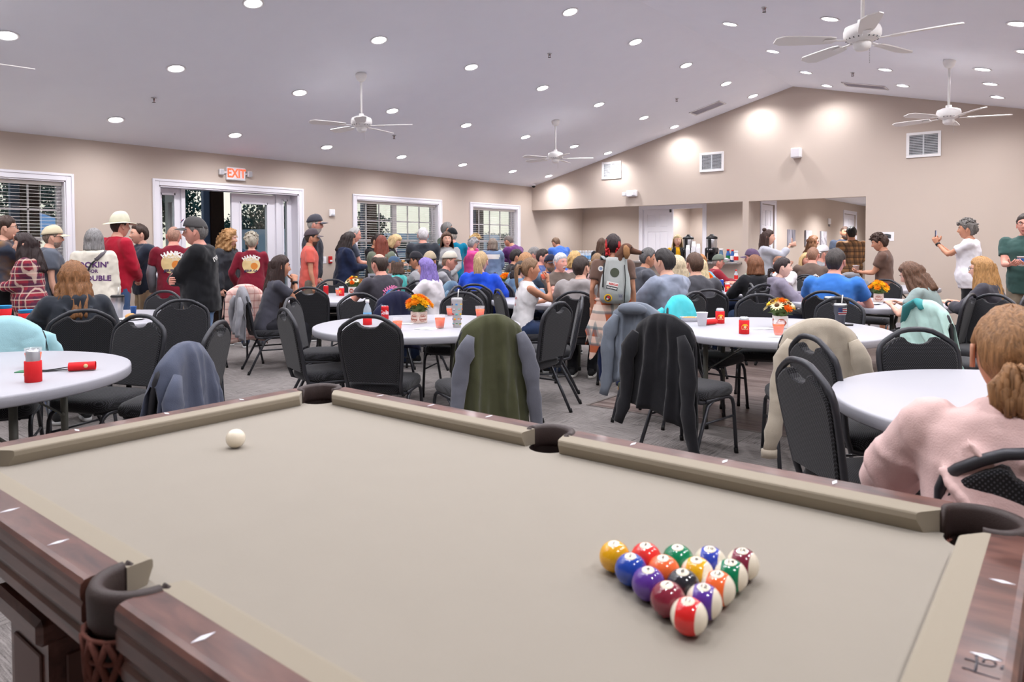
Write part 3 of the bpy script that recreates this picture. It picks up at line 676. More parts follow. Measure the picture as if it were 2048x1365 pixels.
t = thing('creamer_bowl', 'bowl heaped with white creamer cups on the counter', 'bowl', (-5.15, 12.99, CT)); MB().lathe([(0, 0), (.05, 0), (.09, .055), (.085, .055), (.047, .006), (0, .006)], 18).obj('bowl', mat('clear_bowl', (215, 205, 215), .15, trans=.5), t)
for k in range(16):
    q = k * 2.4; rr = .065 * math.sqrt((k + .5) / 16); MB().lathe([(0, 0), (.012, 0), (.016, .018), (0, .02)], 8, (rr * math.cos(q), rr * math.sin(q), .025 + .04 * (1 - rr / .07))).obj('creamer_pod', C_['white'], t)
# cases of bottled water and red jars further left
k = 0
for iy in range(2):
    for ix in range(9):
        x = -8.72 + ix * .075; y = 13.05 + iy * .08
        bottle('clear water bottle with blue label, %s row, %s from the left on the counter' % (('front', 'back')[iy], ordn[ix]), x, y, CT, .205, .032, WATER, C_['white'], mat('water_label_blue', (120, 175, 220), .4), group='rows of bottled water on the counter', neck=.4)
for ix in range(4):
    t = thing('jar', 'dark red jar, %s from the left in the short row on the counter' % ordn[ix], 'jar', (-7.95 + ix * .088, 13.05, CT), 0, 'red jars on the counter'); MB().lathe([(0, 0), (.038, .003), (.038, .09), (.034, .1), (0, .1)], 14).obj('jar_body', C_['darkred'] if ix < 2 else C_['red'], t); MB().lathe([(.035, .1), (.038, .1), (.038, .115), (0, .116)], 14).obj('jar_lid', C_['darkred'], t)

# ------------------------------------------------------------------ outside: porch, ground, trees, trailers
struct(MB().b2((-140, -80, -.5), (XL - WT, 190, -.15)).obj('ground_outside', mat('grass_dusk', (58, 78, 66), .9, var=.4, vscale=.6)))
struct(MB().b2((-12.7, -5, -.15), (XL - WT, 16, -.02)).obj('porch_slab', mat('porch_concrete', (120, 122, 126), .9, var=.1)))
PB = mat('porch_post_brown', (64, 42, 32), .7, var=.2); PBL = mat('side_board_blue_grey', (112, 132, 165), .5)
for nm, y in (('first window', 3.88), ('entrance door', 6.83), ('second window', 10.46), ('third window', 14.1)):
    t = thing('porch_post', 'dark brown square porch post outside the ' + nm, 'post', (-12.3, y, -.02), 0, 'porch posts outside'); MB().b2((-.1, -.12, 0), (.1, .12, 2.75), bev=.008).obj('post', PB, t)
    MB().b2((-.05, -.24, .1), (.05, -.12, 2.75), bev=.01).obj('side_board', PBL, t); MB().b2((-.13, -.15, 0), (.13, .15, .18), bev=.01).obj('post_base', PB, t)  # narrow blue-grey board added for the bluish side of each post
struct(MB().b2((-12.45, -5, 2.73), (-12.15, 16, 3.0)).obj('porch_beam', PB)); struct(MB().b2((-12.9, -5, 3.0), (XL - WT, 16, 3.08)).obj('porch_roof', mat('porch_soffit', (150, 150, 150), .8)))
LEAF = mat('dusk_foliage', (34, 62, 58), .8, col2=(58, 92, 78), vscale=.9); BARK = mat('bark', (50, 42, 36), .9)
leafv = np.array([(0, -.5, 0), (.35, 0, .12), (0, .5, 0), (-.35, 0, .12)])
def tree(label, x, y, h, rx, seed, leaves=1500):
    r_ = np.random.default_rng(seed); t = thing('tree', label, 'tree', (x, y, -.15), 0, 'trees beyond the windows')
    MB().tube([(0, 0, 0), (.1, 0, h * .3), (0, .1, h * .65)], [.26, .2, .08], 8).obj('trunk', BARK, t)
    V = []; F = []
    nc = 26; cen = []
    for k in range(nc):
        d = r_.normal(size=3); d /= np.linalg.norm(d); rr = r_.random() ** .4
        cen.append((d[0] * rx * rr * .8, d[1] * rx * rr * .8, h * .60 + d[2] * h * .36 * rr))
    cen = np.array(cen)
    for k in range(leaves):
        c = cen[k % nc]; d = r_.normal(size=3); d /= np.linalg.norm(d); p = c + d * (rx * .42) * (r_.random() ** .33) * np.array((1, 1, min(1, h / (2.4 * rx))))
        R_ = Matrix.Rotation(r_.random() * 6.28, 3, 'Z') @ Matrix.Rotation(r_.random() * 3, 3, 'X'); s_ = (.22 + .2 * r_.random())
        o_ = len(V); V.extend((leafv * s_) @ np.array(R_).T + p); F.append((o_, o_ + 1, o_ + 2, o_ + 3))
    o_ = MB().add(V, F).obj('foliage', LEAF, t); o_['kind'] = 'stuff'
tr_spec = [(-46, 6, 9, 4.5), (-44, 15.5, 8.5, 4.2), (-60, 22, 8.0, 4.6), (-50, 24.5, 8.2, 4.4), (-53, 34.0, 5.2, 3.0), (-66, 44, 6.2, 3.8), (-66, 38, 4.8, 2.6), (-45, 38.6, 4.2, 1.9), (-85, 72, 3.6, 4.5), (-85, 82, 3.4, 4.5), (-72, 77, 3.7, 4.4), (-70, 88, 3.6, 4.0), (-85, 98, 3.9, 4.0), (-40, -4, 8, 4.4), (-66, 100, 3.8, 4.0)]
tl = ['first tree seen through the first window', 'broad tree seen through the first window beside the post', 'tall dark tree seen through the open door', 'dark tree beyond the open door beside the post', 'rounded tree seen through the closed door glass', 'tree seen through the right sidelight', 'small tree behind the door glass', 'slender tree seen at the left of the second window', 'low far tree on the skyline of the second window', 'low tree on the skyline right part of the second window', 'tree on the skyline between second and third windows', 'tree at the left of the third window', 'far tree in the middle of the third window', 'tree left of the first window', 'tree at the right of the third window']
for k, (x, y, h, rx) in enumerate(tr_spec): tree(tl[k], x, y, h, rx, 100 + k, 3200 if h > 6 else 1800)
RVW = mat('trailer_white', (205, 214, 226), .5); RVD = mat('trailer_window_dark', (30, 38, 48), .15); RVS = mat('trailer_stripe', (80, 110, 150), .4)
def trailer(label, x, y, rz, l=7.5, h=2.6):
    t = thing('camper_trailer', label, 'trailer', (x, y, -.15), rz, 'camper trailers parked outside')
    prof = [(-l / 2, .55), (l / 2 - .6, .55), (l / 2, .9), (l / 2 - .05, h), (l / 2 - .5, h + .25), (-l / 2 + .2, h + .25), (-l / 2, h)]
    MB().prism(prof, -1.2, 1.2, M=Matrix(((1, 0, 0, 0), (0, 0, -1, 0), (0, 1, 0, 0), (0, 0, 0, 1)))).obj('trailer_body', RVW, t)
    for s_ in (-1, 1):
        for k in range(3):
            w_ = MB().b2((-l * .38 + k * l * .28, s_ * 1.2 - .02, 1.35), (-l * .38 + k * l * .28 + 1.1, s_ * 1.2 + .02, 2.05), bev=.01).obj('trailer_window', RVD, t)
        MB().b2((-l / 2 + .1, s_ * 1.2 - .012, .95), (l / 2 - .3, s_ * 1.2 + .012, 1.15)).obj('trailer_stripe', RVS, t)
        for k in (-.5, .5): MB().lathe([(0, -.1), (.33, -.1), (.36, 0), (.33, .1), (0, .1)], 16, M=Matrix.Translation((k - .4, s_ * 1.05, .34)) @ Matrix.Rotation(PI / 2, 4, 'X')).obj('trailer_wheel', BLACKM, t)
    MB().tube([(l / 2 - .3, 0, .6), (l / 2 + 1, 0, .5)], .06, 6).obj('trailer_hitch', DARKSTEEL, t)
trailer('white camper trailer seen through the door sidelight', -47, 31.8, .3)
trailer('white camper trailer at the left of the second window', -50, 44, 1.0, 6.5, 2.3)
trailer('long camper trailer in the middle of the second window', -54, 52, 1.4, 8.5, 2.6)
trailer('camper trailer seen at the left of the third window', -62, 70, 1.5, 8, 2.8)
trailer('camper trailer seen at the right of the third window', -58, 78, 1.3, 8, 2.6)
t = thing('canopy_tent', 'pale blue pop-up canopy outside the first window', 'tent', (-30, 9.6, -.15)); MB().add([(-1.5, -1.5, 2.1), (1.5, -1.5, 2.1), (1.5, 1.5, 2.1), (-1.5, 1.5, 2.1), (0, 0, 2.9), (-1.5, -1.5, 1.85), (1.5, -1.5, 1.85), (1.5, 1.5, 1.85), (-1.5, 1.5, 1.85)], [(0, 1, 4), (1, 2, 4), (2, 3, 4), (3, 0, 4), (5, 6, 1, 0), (6, 7, 2, 1), (7, 8, 3, 2), (8, 5, 0, 3)]).obj('tent_roof', mat('tent_blue', (170, 200, 235), .6), t)
for a in (-1.45, 1.45):
    for b in (-1.45, 1.45): MB().tube([(a, b, 0), (a, b, 2.1)], .03, 6).obj('tent_leg', STEEL, t)
t = thing('parked_car', 'blue-grey parked car outside beyond the door glass', 'car', (-36, 20.6, -.15), 1.2)
pr = [(-2.2, .35), (2.2, .35), (2.25, .8), (1.3, .95), (.7, 1.45), (-1.0, 1.48), (-1.7, 1.0), (-2.25, .9)]
MB().prism(pr, -.85, .85, M=Matrix(((1, 0, 0, 0), (0, 0, -1, 0), (0, 1, 0, 0), (0, 0, 0, 1)))).obj('car_body', mat('car_paint', (120, 150, 185), .2, metal=.3), t)
for a in (-1.35, 1.35):
    for b in (-.8, .8): MB().lathe([(0, -.1), (.3, -.1), (.33, 0), (.3, .1), (0, .1)], 16, M=Matrix.Translation((a, b, .33)) @ Matrix.Rotation(PI / 2, 4, 'X')).obj('car_wheel', BLACKM, t)
for b in (-.86, .86): MB().prism([(-1.5, 1.02), (1.1, 1.0), (.6, 1.38), (-.95, 1.4)], b - .006, b + .006, M=Matrix(((1, 0, 0, 0), (0, 0, -1, 0), (0, 1, 0, 0), (0, 0, 0, 1)))).obj('car_window', RVD, t)
# ------------------------------------------------------------------ pool table
X0, X1, Y0, Y1 = -2.292, -.168, .590, 1.682; CX, CY = (X0 + X1) / 2, (Y0 + Y1) / 2
ZB = .775
FELT = mat('tan_felt', (150, 143, 132), .95, spec=.1, var=.03, vscale=9, bump=.12, bscale=900, sheen=.2)
FELT2 = mat('tan_felt_cushion', (152, 143, 127), .95, spec=.1, bump=.12, bscale=900, sheen=.2)
MAHO = wood_mat('mahogany_gloss', (62, 37, 31), (92, 58, 49), (114, 77, 66), (6, 26, 26), .30, False, .25)
LEATH = mat('dark_leather', (58, 46, 44), .5, bump=.3, bscale=500)
LINER = mat('pocket_liner', (34, 22, 20), .6)
NET = mat('brown_net_cord', (112, 66, 56), .9, var=.2, vscale=80)
INLAY = mat('pearl_inlay', (235, 236, 245), .25)
pt = thing('pool_table', 'pool table with tan felt, mahogany rails and leather pockets', 'pool table', (CX, CY, 0))
pt.location = (0, 0, 0)
# slate bed with pocket cut-outs
pk = [(X0 - .028, Y0 - .028, .066), (CX, Y0 - .048, .060), (X1 + .028, Y0 - .028, .066), (X1 + .028, Y1 + .028, .066), (CX, Y1 + .048, .060), (X0 - .028, Y1 + .028, .066)]
bx0, bx1, by0, by1 = X0 - .05, X1 + .05, Y0 - .05, Y1 + .05
poly = []
def arc(c, r, a0, a1, n=12): return [(c[0] + r * math.cos(a), c[1] + r * math.sin(a)) for a in np.linspace(a0, a1, n)]
R = math.radians
def inside(p): return bx0 - 1e-6 <= p[0] <= bx1 + 1e-6 and by0 - 1e-6 <= p[1] <= by1 + 1e-6
for (c, a0, a1) in ((pk[0], R(200), R(-110)), (pk[1], R(190), R(-10)), (pk[2], R(290), R(-20)), (pk[3], R(20), R(-290)), (pk[4], R(10), R(-190)), (pk[5], R(110), R(-200))):
    # walk each cut-out clockwise so that the outline stays counter-clockwise
    mid = math.atan2(CY - c[1], CX - c[0]); pts = [p for p in arc(c, c[2], mid + R(150), mid - R(150), 40) if inside(p)]
    poly += pts
MB().prism(poly, ZB - .03, ZB).obj('bed', FELT, pt)
def along(axis, p, d, sgn):      # point builder: axis 0 = rail runs along X
    return None
CP = [(.0, .8145), (.0, .803), (.012, .7755), (.05, .7755), (.05, .8225), (.008, .8195), (.002, .818)]
def cushion(axis, a, b, nose, out, ka, kb):
    """cushion from a to b; out = +1/-1 outward direction; ka,kb = how far the back runs past the nose ends"""
    rings = []
    for end, k, s_ in ((a, ka, -1), (b, kb, 1)):
        r_ = []
        for d, z in CP:
            al = end + s_ * k * d / .05; cr = nose + out * d
            r_.append((al, cr, z) if axis == 0 else (cr, al, z))
        rings.append(r_)
    if (axis == 0) == (out > 0): rings = rings[::-1]
    return MB().loft(rings, smooth=False).obj('cushion', FELT2, pt)
WP = [(0, .8225), (.054, .8235), (.063, .821), (.069, .815), (.0705, .806), (.0705, .792), (.066, .784), (.069, .776), (.069, .752), (.060, .742), (.057, .728), (.062, .720), (.062, .700), (.0, .700)]
def rail(axis, a, b, edge, out):
    rings = []
    for end in (a, b):
        rings.append([((end, edge + out * d, z) if axis == 0 else (edge + out * d, end, z)) for d, z in WP])
    if (axis == 0) == (out > 0): rings = rings[::-1]
    o_ = MB().loft(rings, smooth=False).obj('rail', MAHO, pt); return o_
me_d = MB().prism([(-.0055, 0), (0, -.0185), (.0055, 0), (0, .0185)], 0, .0008).mesh('sight', INLAY)
me_d2 = MB().prism([(-.0185, 0), (0, -.0055), (.0185, 0), (0, .0055)], 0, .0008).mesh('sight', INLAY)
sp = (X1 - X0) / 8
for (yn, out) in ((Y0, -1), (Y1, 1)):
    cushion(0, X0 + .084, CX - .066, yn, out, .05, .012); cushion(0, CX + .066, X1 - .084, yn, out, .012, .05)
    r1 = rail(0, X0 + .03, CX - .066, yn + out * .05, out); r2 = rail(0, CX + .066, X1 - .03, yn + out * .05, out)
    for k in (1, 2, 3): link('sight', me_d, r1, (X0 + sp * k, yn + out * .083, .8232)); link('sight', me_d, r2, (CX + sp * k, yn + out * .083, .8232))
for (xn, out) in ((X0, -1), (X1, 1)):
    cushion(1, Y0 + .084, Y1 - .084, xn, out, .05, .05); r1 = rail(1, Y0 + .03, Y1 - .03, xn + out * .05, out)
    for k in (1, 2, 3): link('sight', me_d2, r1, (xn + out * .083, Y0 + (Y1 - Y0) * k / 4, .8232))
    if out > 0:
        m_ = MB()
        for s_ in [[(-0.1071, 1.1142), (-0.0998, 1.1151), (-0.0931, 1.1132)], [(-0.1072, 1.0881), (-0.1, 1.0891), (-0.0921, 1.0873)], [(-0.0955, 1.1294), (-0.0937, 1.1199), (-0.0931, 1.1073), (-0.0929, 1.0856)], [(-0.0955, 1.1294), (-0.0927, 1.139), (-0.0842, 1.1432), (-0.0772, 1.1425), (-0.0692, 1.1391)], [(-0.0867, 1.1182), (-0.0862, 1.1282), (-0.081, 1.1323), (-0.0749, 1.1299), (-0.0726, 1.1234)], [(-0.0931, 1.1132), (-0.0857, 1.1119), (-0.0773, 1.1139), (-0.0728, 1.1197)], [(-0.0925, 1.0869), (-0.0796, 1.087), (-0.073, 1.0866), (-0.0661, 1.0876)], [(-0.0651, 1.1257), (-0.0661, 1.1134)], [(-0.0692, 1.1391), (-0.0669, 1.1385)]]:
            m_.tube([(a, b, .8234) for a, b in s_], .0017, 6, flat=.35)
        m_.obj('rail_monogram', mat('monogram_grey', (62, 60, 68), .5), r1)
# pockets
for k, c in enumerate(pk):
    side = k in (1, 4); outd = math.atan2(c[1] - CY, c[0] - CX) if not side else (-PI / 2 if k == 1 else PI / 2)
    if not side: outd = math.atan2(math.copysign(1, c[1] - CY), math.copysign(1, c[0] - CX))
    span = R(88) if side else R(128); ri = c[2] - .004; ro = ri + .026
    V = []; F = []; n_ = 22
    prof = [(0, .776), (0, .818), (.004, .8265), (.013, .8295), (.022, .826), (.027, .814), (.026, .765), (.018, .752), (.004, .755)]
    for a in np.linspace(outd - span, outd + span, n_):
        ee = 1 - .55 * max(0, (abs(a - outd) / span - .8) / .2) if not side else 1
        for d, z in prof: V.append((c[0] + (ri + d * ee) * math.cos(a), c[1] + (ri + d * ee) * math.sin(a), z))
    L_ = len(prof)
    for i in range(n_ - 1):
        for j in range(L_): F.append((i * L_ + j, (i + 1) * L_ + j, (i + 1) * L_ + (j + 1) % L_, i * L_ + (j + 1) % L_))
    F += [tuple(range(L_)), tuple((n_ - 1) * L_ + j for j in range(L_))[::-1]]
    ps = MB().add(V, F, 0, True)
    if side:      # straight arms back to the cushions
        oy = -1 if k == 1 else 1
        for s_ in (-1, 1): ps.b2((c[0] + s_ * (ri + .012) - .0105, min(c[1], c[1] - oy * .014), .775), (c[0] + s_ * (ri + .012) + .0105, max(c[1], c[1] - oy * .014), .8275), bev=.006)
    ps = ps.obj('pocket_shield', LEATH, pt)
    MB().lathe([(ri + .003, .774), (ri + .002, .70), (ri - .01, .64)], 24, (c[0], c[1], 0), cap=False).obj('pocket_liner', LINER, ps)
    m_ = MB(); c = (c[0] + .02 * math.cos(outd), c[1] + .02 * math.sin(outd), c[2])
    zt, zb = .755, .50
    for q in range(14):
        a = 2 * PI * q / 14
        for tw in (1, -1):
            m_.tube([(c[0] + (ro - .012 - .018 * s_) * math.cos(a + tw * s_ * 1.6), c[1] + (ro - .012 - .018 * s_) * math.sin(a + tw * s_ * 1.6), zt + (zb - zt) * s_) for s_ in np.linspace(0, 1, 9)], .0065, 5)
    for s_ in np.linspace(0, 1, 8): m_.tube([(c[0] + (ro - .012 - .018 * s_) * math.cos(a), c[1] + (ro - .012 - .018 * s_) * math.sin(a), zt + (zb - zt) * s_) for a in np.linspace(0, 2 * PI, 15)], .004, 5)
    for q in range(14):
        a = 2 * PI * q / 14; m_.tube([(c[0] + .05 * math.cos(a), c[1] + .05 * math.sin(a), zb), (c[0], c[1], zb - .03)], .005, 5)
    m_.obj('pocket_net', NET, ps)
# cabinet, aprons and panelled legs
MB().b2((X0 + .02, Y0 + .02, .56), (X1 - .02, Y1 - .02, .744), bev=.01).obj('cabinet', MAHO, pt)
MB().b2((X0 - .04, Y0 - .04, .70), (X1 + .04, Y1 + .04, .744)).obj('frame_board', MAHO, pt)
for lx in (-1.905, -.555):
    for ly in (.70, 1.572):
        m_ = MB(); m_.b2((lx - .12, ly - .12, .03), (lx + .12, ly + .12, .50)); m_.b2((lx - .15, ly - .15, .50), (lx + .15, ly + .15, .56), bev=.012); m_.b2((lx - .14, ly - .14, 0), (lx + .14, ly + .14, .06), bev=.01)
        lg = m_.obj('leg', MAHO, pt)
        m_ = MB()
        for s_ in (-1, 1):
            m_.b2((lx - .085, ly + s_ * .122 - .004, .09), (lx + .085, ly + s_ * .122 + .004, .455), bev=.003); m_.b2((lx + s_ * .122 - .004, ly - .085, .09), (lx + s_ * .122 + .004, ly + .085, .455), bev=.003)
        m_.obj('leg_panel', mat('leg_panel_brown', (92, 62, 54), .4), lg)
# ------------------------------------------------------------------ balls
BR = .0286
BC = {1: (232, 170, 20), 2: (30, 70, 170), 3: (226, 52, 46), 4: (92, 52, 150), 5: (246, 110, 52), 6: (0, 128, 84), 7: (130, 36, 56), 8: (38, 38, 44), 9: (236, 176, 20), 10: (44, 66, 176), 11: (222, 40, 40), 12: (88, 50, 152), 13: (246, 108, 50), 14: (0, 124, 82), 15: (128, 40, 62), 0: (236, 226, 206)}
BN = ['cream cue', 'yellow solid', 'blue solid', 'red solid', 'purple solid', 'orange solid', 'green solid', 'maroon solid', 'black', 'yellow striped', 'blue striped', 'red striped', 'purple striped', 'orange striped', 'green striped', 'maroon striped']
CREAM = mat('ball_cream', (236, 226, 206), .12, coat=.6)
def ball(nm, x, y):
    t = thing('cue_ball' if nm == 0 else 'billiard_ball', 'cream cue ball alone on the tan felt' if nm == 0 else '%s billiard ball in the racked triangle' % BN[nm], 'ball', (x, y, ZB), math.radians(12 + (nm * 37 % 15) - 7), None if nm == 0 else 'racked billiard balls')
    cm = mat('ball_%d' % nm, BC[nm], .12, coat=.6)
    b_ = MB().ball((0, 0, 0), BR, 32, 22, M=Matrix.Translation((0, 0, BR)) @ Matrix.Rotation(PI / 2, 4, 'Y'))
    if nm > 8:
        P_ = np.array(b_.v)
        b_.m = [1 if abs(np.mean([P_[i][0] for i in f_])) > BR * .52 else 0 for f_ in b_.f]
        # smooth ring edges at the stripe
        b_.obj('ball', [cm, CREAM], t)
    else: b_.obj('ball', [cm], t)
    if nm:
        V = []; F = []; n_ = 20
        for i, th in enumerate((0.0001, .2, .37)):
            for j in range(n_): V.append(((BR + .00025) * math.sin(th) * math.cos(2 * PI * j / n_), (BR + .00025) * math.sin(th) * math.sin(2 * PI * j / n_), BR + (BR + .00025) * math.cos(th)))
        F = [(i * n_ + j, i * n_ + (j + 1) % n_, (i + 1) * n_ + (j + 1) % n_, (i + 1) * n_ + j) for i in range(2) for j in range(n_)]
        M_ = TM((0, 0, BR)) @ Matrix.Rotation(math.radians(12), 4, 'X') @ TM((0, 0, -BR))
        nd = MB().add(V, F, 0, True, M=M_).obj('number_spot', CREAM, t)
        v, f = text_mesh(str(nm), .012, 0, .0002); v = np.array(v); r_ = np.hypot(v[:, 0], v[:, 1]); v[:, 2] = np.sqrt((BR + .0006) ** 2 - r_ ** 2) + BR
        MB().add(v, f, M=M_ @ Matrix.Translation((0, 0, 0))).obj('number', BLACKM, nd)
rows = [[1], [2, 3], [4, 5, 6], [7, 8, 9, 10], [11, 12, 13, 14, 15]]
for i, r_ in enumerate(rows):
    for j, nm in enumerate(r_): ball(nm, -.66 + i * BR * math.sqrt(3) * 1.004, 1.138 + (j - i / 2) * 2 * BR * 1.004)
ball(0, -1.973, 1.149)

# ------------------------------------------------------------------ round folding tables
TTOP = mat('white_blow_mould_plastic', (170, 170, 178), .42, bump=.15, bscale=420)
TLEG = mat('grey_green_steel', (104, 106, 98), .4, metal=.2)
TR, TZ = .835, .745
TABLES = {1: (-4.42, 1.0), 2: (-6.93, 2.68), 3: (-4.19, 4.06), 4: (-7.25, 5.66), 5: (-1.82, 5.52), 6: (-.03, 3.54), 7: (-1.75, 8.6), 8: (-3.84, 9.62), 9: (-6.95, 8.75), 10: (-4.75, 6.95), 11: (-4.3, 12.15), 12: (-2.35, 11.9)}
tlab = {1: 'near left round white table beside the pool table', 2: 'round white table behind the seated long-haired woman at the left', 3: 'round white table in the middle with orange mums and drinks', 4: 'round white table by the dark-haired woman in profile', 5: 'round white table with sunflowers and red can sleeves', 6: 'near right round white table in front of the pink sweatshirt', 7: 'round white table with orange mums at the right back', 8: 'round white table with a blue can behind the sunflower table', 9: 'round white table with orange mums near the windows', 10: 'round white table in front of the moustached man', 11: 'far round white table by the man in the red jacket', 12: 'far round white table by the buzz-cut man in brown'}
top_me = MB().lathe([(0, TZ), (TR - .01, TZ), (TR - .003, TZ - .003), (TR, TZ - .012), (TR, TZ - .048), (TR - .006, TZ - .055), (TR - .03, TZ - .055), (TR - .035, TZ - .03), (0, TZ - .03)], 96, cap=False).mesh('tabletop', TTOP)
leg_me = MB().tube([(0, 0, .02), (0, 0, TZ - .03)], .019, 12).mesh('leg', TLEG); cap_me = MB().lathe([(0, 0), (.025, 0), (.024, .035), (.019, .04), (0, .04)], 12).mesh('foot_cap', BLACKM)
tables = {}
for i, (x, y) in TABLES.items():
    t = thing('round_table', tlab[i], 'table', (x, y, 0), .35 + i * .6, 'round folding tables'); tables[i] = t
    o = link('tabletop', top_me, t)
    for sx_ in (-1, 1):
        for sy_ in (-1, 1):
            l_ = link('leg', leg_me, t, (sx_ * .43, sy_ * .36, 0)); link('foot_cap', cap_me, l_)
        MB().tube([(sx_ * .43, -.36, TZ - .10), (sx_ * .43, .36, TZ - .10)], .011, 8).obj('crossbar', TLEG, t)
        for sy_ in (-1, 1):
            m_ = MB(); a = np.array((sx_ * .425, sy_ * .345, .44)); b = np.array((sx_ * .06, sy_ * .30, TZ - .045))
            m_.tube([a, a * .55 + b * .45, b], .016, 6, flat=.3); m_.ball(a, .014, 8, 6); m_.obj('brace', TLEG, t)
    for yy in (-.3, .3): MB().b2((-.6, yy - .02, TZ - .045), (.6, yy + .02, TZ - .03)).obj('support_rail', TLEG, t)

# ------------------------------------------------------------------ banquet chairs
def chair_fabric():
    m_ = bpy.data.materials.new('black_dotted_upholstery'); m_.use_nodes = True; n = m_.node_tree.nodes; L = m_.node_tree.links; b_ = n['Principled BSDF']
    b_.inputs['Roughness'].default_value = .85; b_.inputs['Specular IOR Level'].default_value = .25; b_.inputs['Sheen Weight'].default_value = .15
    t = n.new('ShaderNodeTexCoord'); s_ = n.new('ShaderNodeSeparateXYZ'); L.new(t.outputs['Object'], s_.inputs[0])
    def sn(sock, k, ph):
        a = n.new('ShaderNodeMath'); a.operation = 'MULTIPLY_ADD'; a.inputs[1].default_value = k; a.inputs[2].default_value = ph; L.new(sock, a.inputs[0])
        b = n.new('ShaderNodeMath'); b.operation = 'SINE'; L.new(a.outputs[0], b.inputs[0]); return b.outputs[0]
    av = n.new('ShaderNodeMath'); av.operation = 'ADD'; L.new(s_.outputs[1], av.inputs[0]); L.new(s_.outputs[2], av.inputs[1])
    p = n.new('ShaderNodeMath'); p.operation = 'MULTIPLY'; L.new(sn(s_.outputs[0], 560, 0), p.inputs[0]); L.new(sn(av.outputs[0], 560, 0), p.inputs[1])
    r_ = n.new('ShaderNodeMapRange'); r_.inputs[1].default_value = .25; r_.inputs[2].default_value = .7; L.new(p.outputs[0], r_.inputs[0])
    mx = n.new('ShaderNodeMix'); mx.data_type = 'RGBA'; mx.inputs[6].default_value = (*s2l((20, 20, 23)), 1); mx.inputs[7].default_value = (*s2l((72, 72, 78)), 1)
    L.new(r_.outputs[0], mx.inputs[0]); L.new(mx.outputs[2], b_.inputs['Base Color'])
    bu = n.new('ShaderNodeBump'); bu.inputs['Strength'].default_value = .3; bu.inputs['Distance'].default_value = .003; L.new(r_.outputs[0], bu.inputs['Height']); L.new(bu.outputs[0], b_.inputs['Normal'])
    return m_
UPH = chair_fabric()
CFR = mat('chair_hammered_grey', (56, 57, 62), .36, metal=.35, bump=.15, bscale=900)
TILT = math.radians(11)
def bk(x, h, d=0):   # point on the tilted backrest plane: h = height along the plane from seat level
    return (x, -.205 - h * math.sin(TILT) - d * math.cos(TILT), .40 + h * math.cos(TILT) - d * math.sin(TILT))
half = [(.185, .07), (.196, .16), (.208, .27), (.214, .36), (.212, .41), (.200, .445), (.175, .470), (.130, .500), (.085, .524), (.045, .533), (0, .535)]
outl = half + [(-a, b) for a, b in half[-2::-1]]
# pad outline, with the dip under the hand hold
ph = [(.172, .075), (.186, .17), (.198, .28), (.203, .36), (.200, .405), (.188, .436), (.165, .458), (.125, .484), (.095, .497), (.080, .494), (.066, .475), (.040, .462), (0, .458)]
pol = ph + [(-a, b) for a, b in ph[-2::-1]]
m_ = MB(); n_ = len(pol); V = []
for d, ins in ((-.021, .93), (-.015, .985), (.015, .985), (.021, .93)):
    for a, b in pol: V.append(bk(a * ins, .275 + (b - .275) * (ins if ins > .95 else .955), d))
F = [tuple(range(n_)), tuple(3 * n_ + j for j in range(n_))[::-1]] + [((i) * n_ + j, (i + 1) * n_ + j, (i + 1) * n_ + (j + 1) % n_, i * n_ + (j + 1) % n_) for i in range(3) for j in range(n_)]
m_.add(V, F, 0, False); pad_me = m_.mesh('backrest', UPH)
m_ = MB()
pth = [(-.185, .10, .385), (-.185, -.06, .385), (-.185, -.15, .388), (-.185, -.195, .40)] + [bk(a, b) for a, b in outl[::-1]] + [(.185, -.195, .40), (.185, -.15, .388), (.185, -.06, .385), (.185, .10, .385)]
m_.tube(pth, .0145, 8, up=(1, 0, 0)); bf_me = m_.mesh('back_frame', CFR)
m_ = MB(); rings = []
def sup(w_, d_, z, y0=0, p=.42):
    r_ = []
    for q in np.linspace(0, 2 * PI, 36, False):
        c_, s_ = math.cos(q), math.sin(q); taper = 1 + .04 * math.copysign(abs(s_) ** p, s_)
        r_.append((w_ * math.copysign(abs(c_) ** p, c_) * taper, y0 + d_ * math.copysign(abs(s_) ** p, s_), z))
    return r_
for w_, d_, z in ((.195, .20, .398), (.212, .217, .405), (.218, .222, .425), (.215, .22, .452), (.202, .208, .468), (.15, .16, .477), (.06, .06, .480)): rings.append(sup(w_, d_, z, .015))
m_.loft(rings, smooth=True); seat_me = m_.mesh('seat', UPH)
m_ = MB()
for s_ in (-1, 1): m_.tube([(s_ * .15, -.17, .39), (s_ * .15, .2, .39)], .010, 6)
m_.tube([(-.19, .16, .388), (.19, .16, .388)], .011, 8); m_.tube([(-.19, -.14, .388), (.19, -.14, .388)], .011, 8); sf_me = m_.mesh('seat_frame', CFR)
legs_me = []
for s_ in (-1, 1):
    legs_me.append(MB().tube([(s_ * .200, -.12, .392), (s_ * .201, .10, .394), (s_ * .202, .155, .388), (s_ * .203, .19, .368), (s_ * .204, .207, .33), (s_ * .208, .222, .16), (s_ * .212, .235, .0)], .0125, 8, up=(1, 0, 0)).mesh('front_leg', CFR))
    legs_me.append(MB().tube([(s_ * .200, -.04, .388), (s_ * .201, -.10, .36), (s_ * .205, -.20, .17), (s_ * .210, -.285, 0)], .0125, 8, up=(1, 0, 0)).mesh('rear_leg', CFR))
st_me = [MB().tube([(s_ * .204, .214, .255), (s_ * .203, -.155, .255)], .008, 6).mesh('stretcher', CFR) for s_ in (-1, 1)]
foot_me = [MB().tube([(x_, y_, 0), (x_ * .998, y_ * .97, .035)], .0142, 8).mesh('foot_cap', BLACKM) for x_, y_ in ((-.212, .235), (-.21, -.285), (.212, .235), (.21, -.285))]
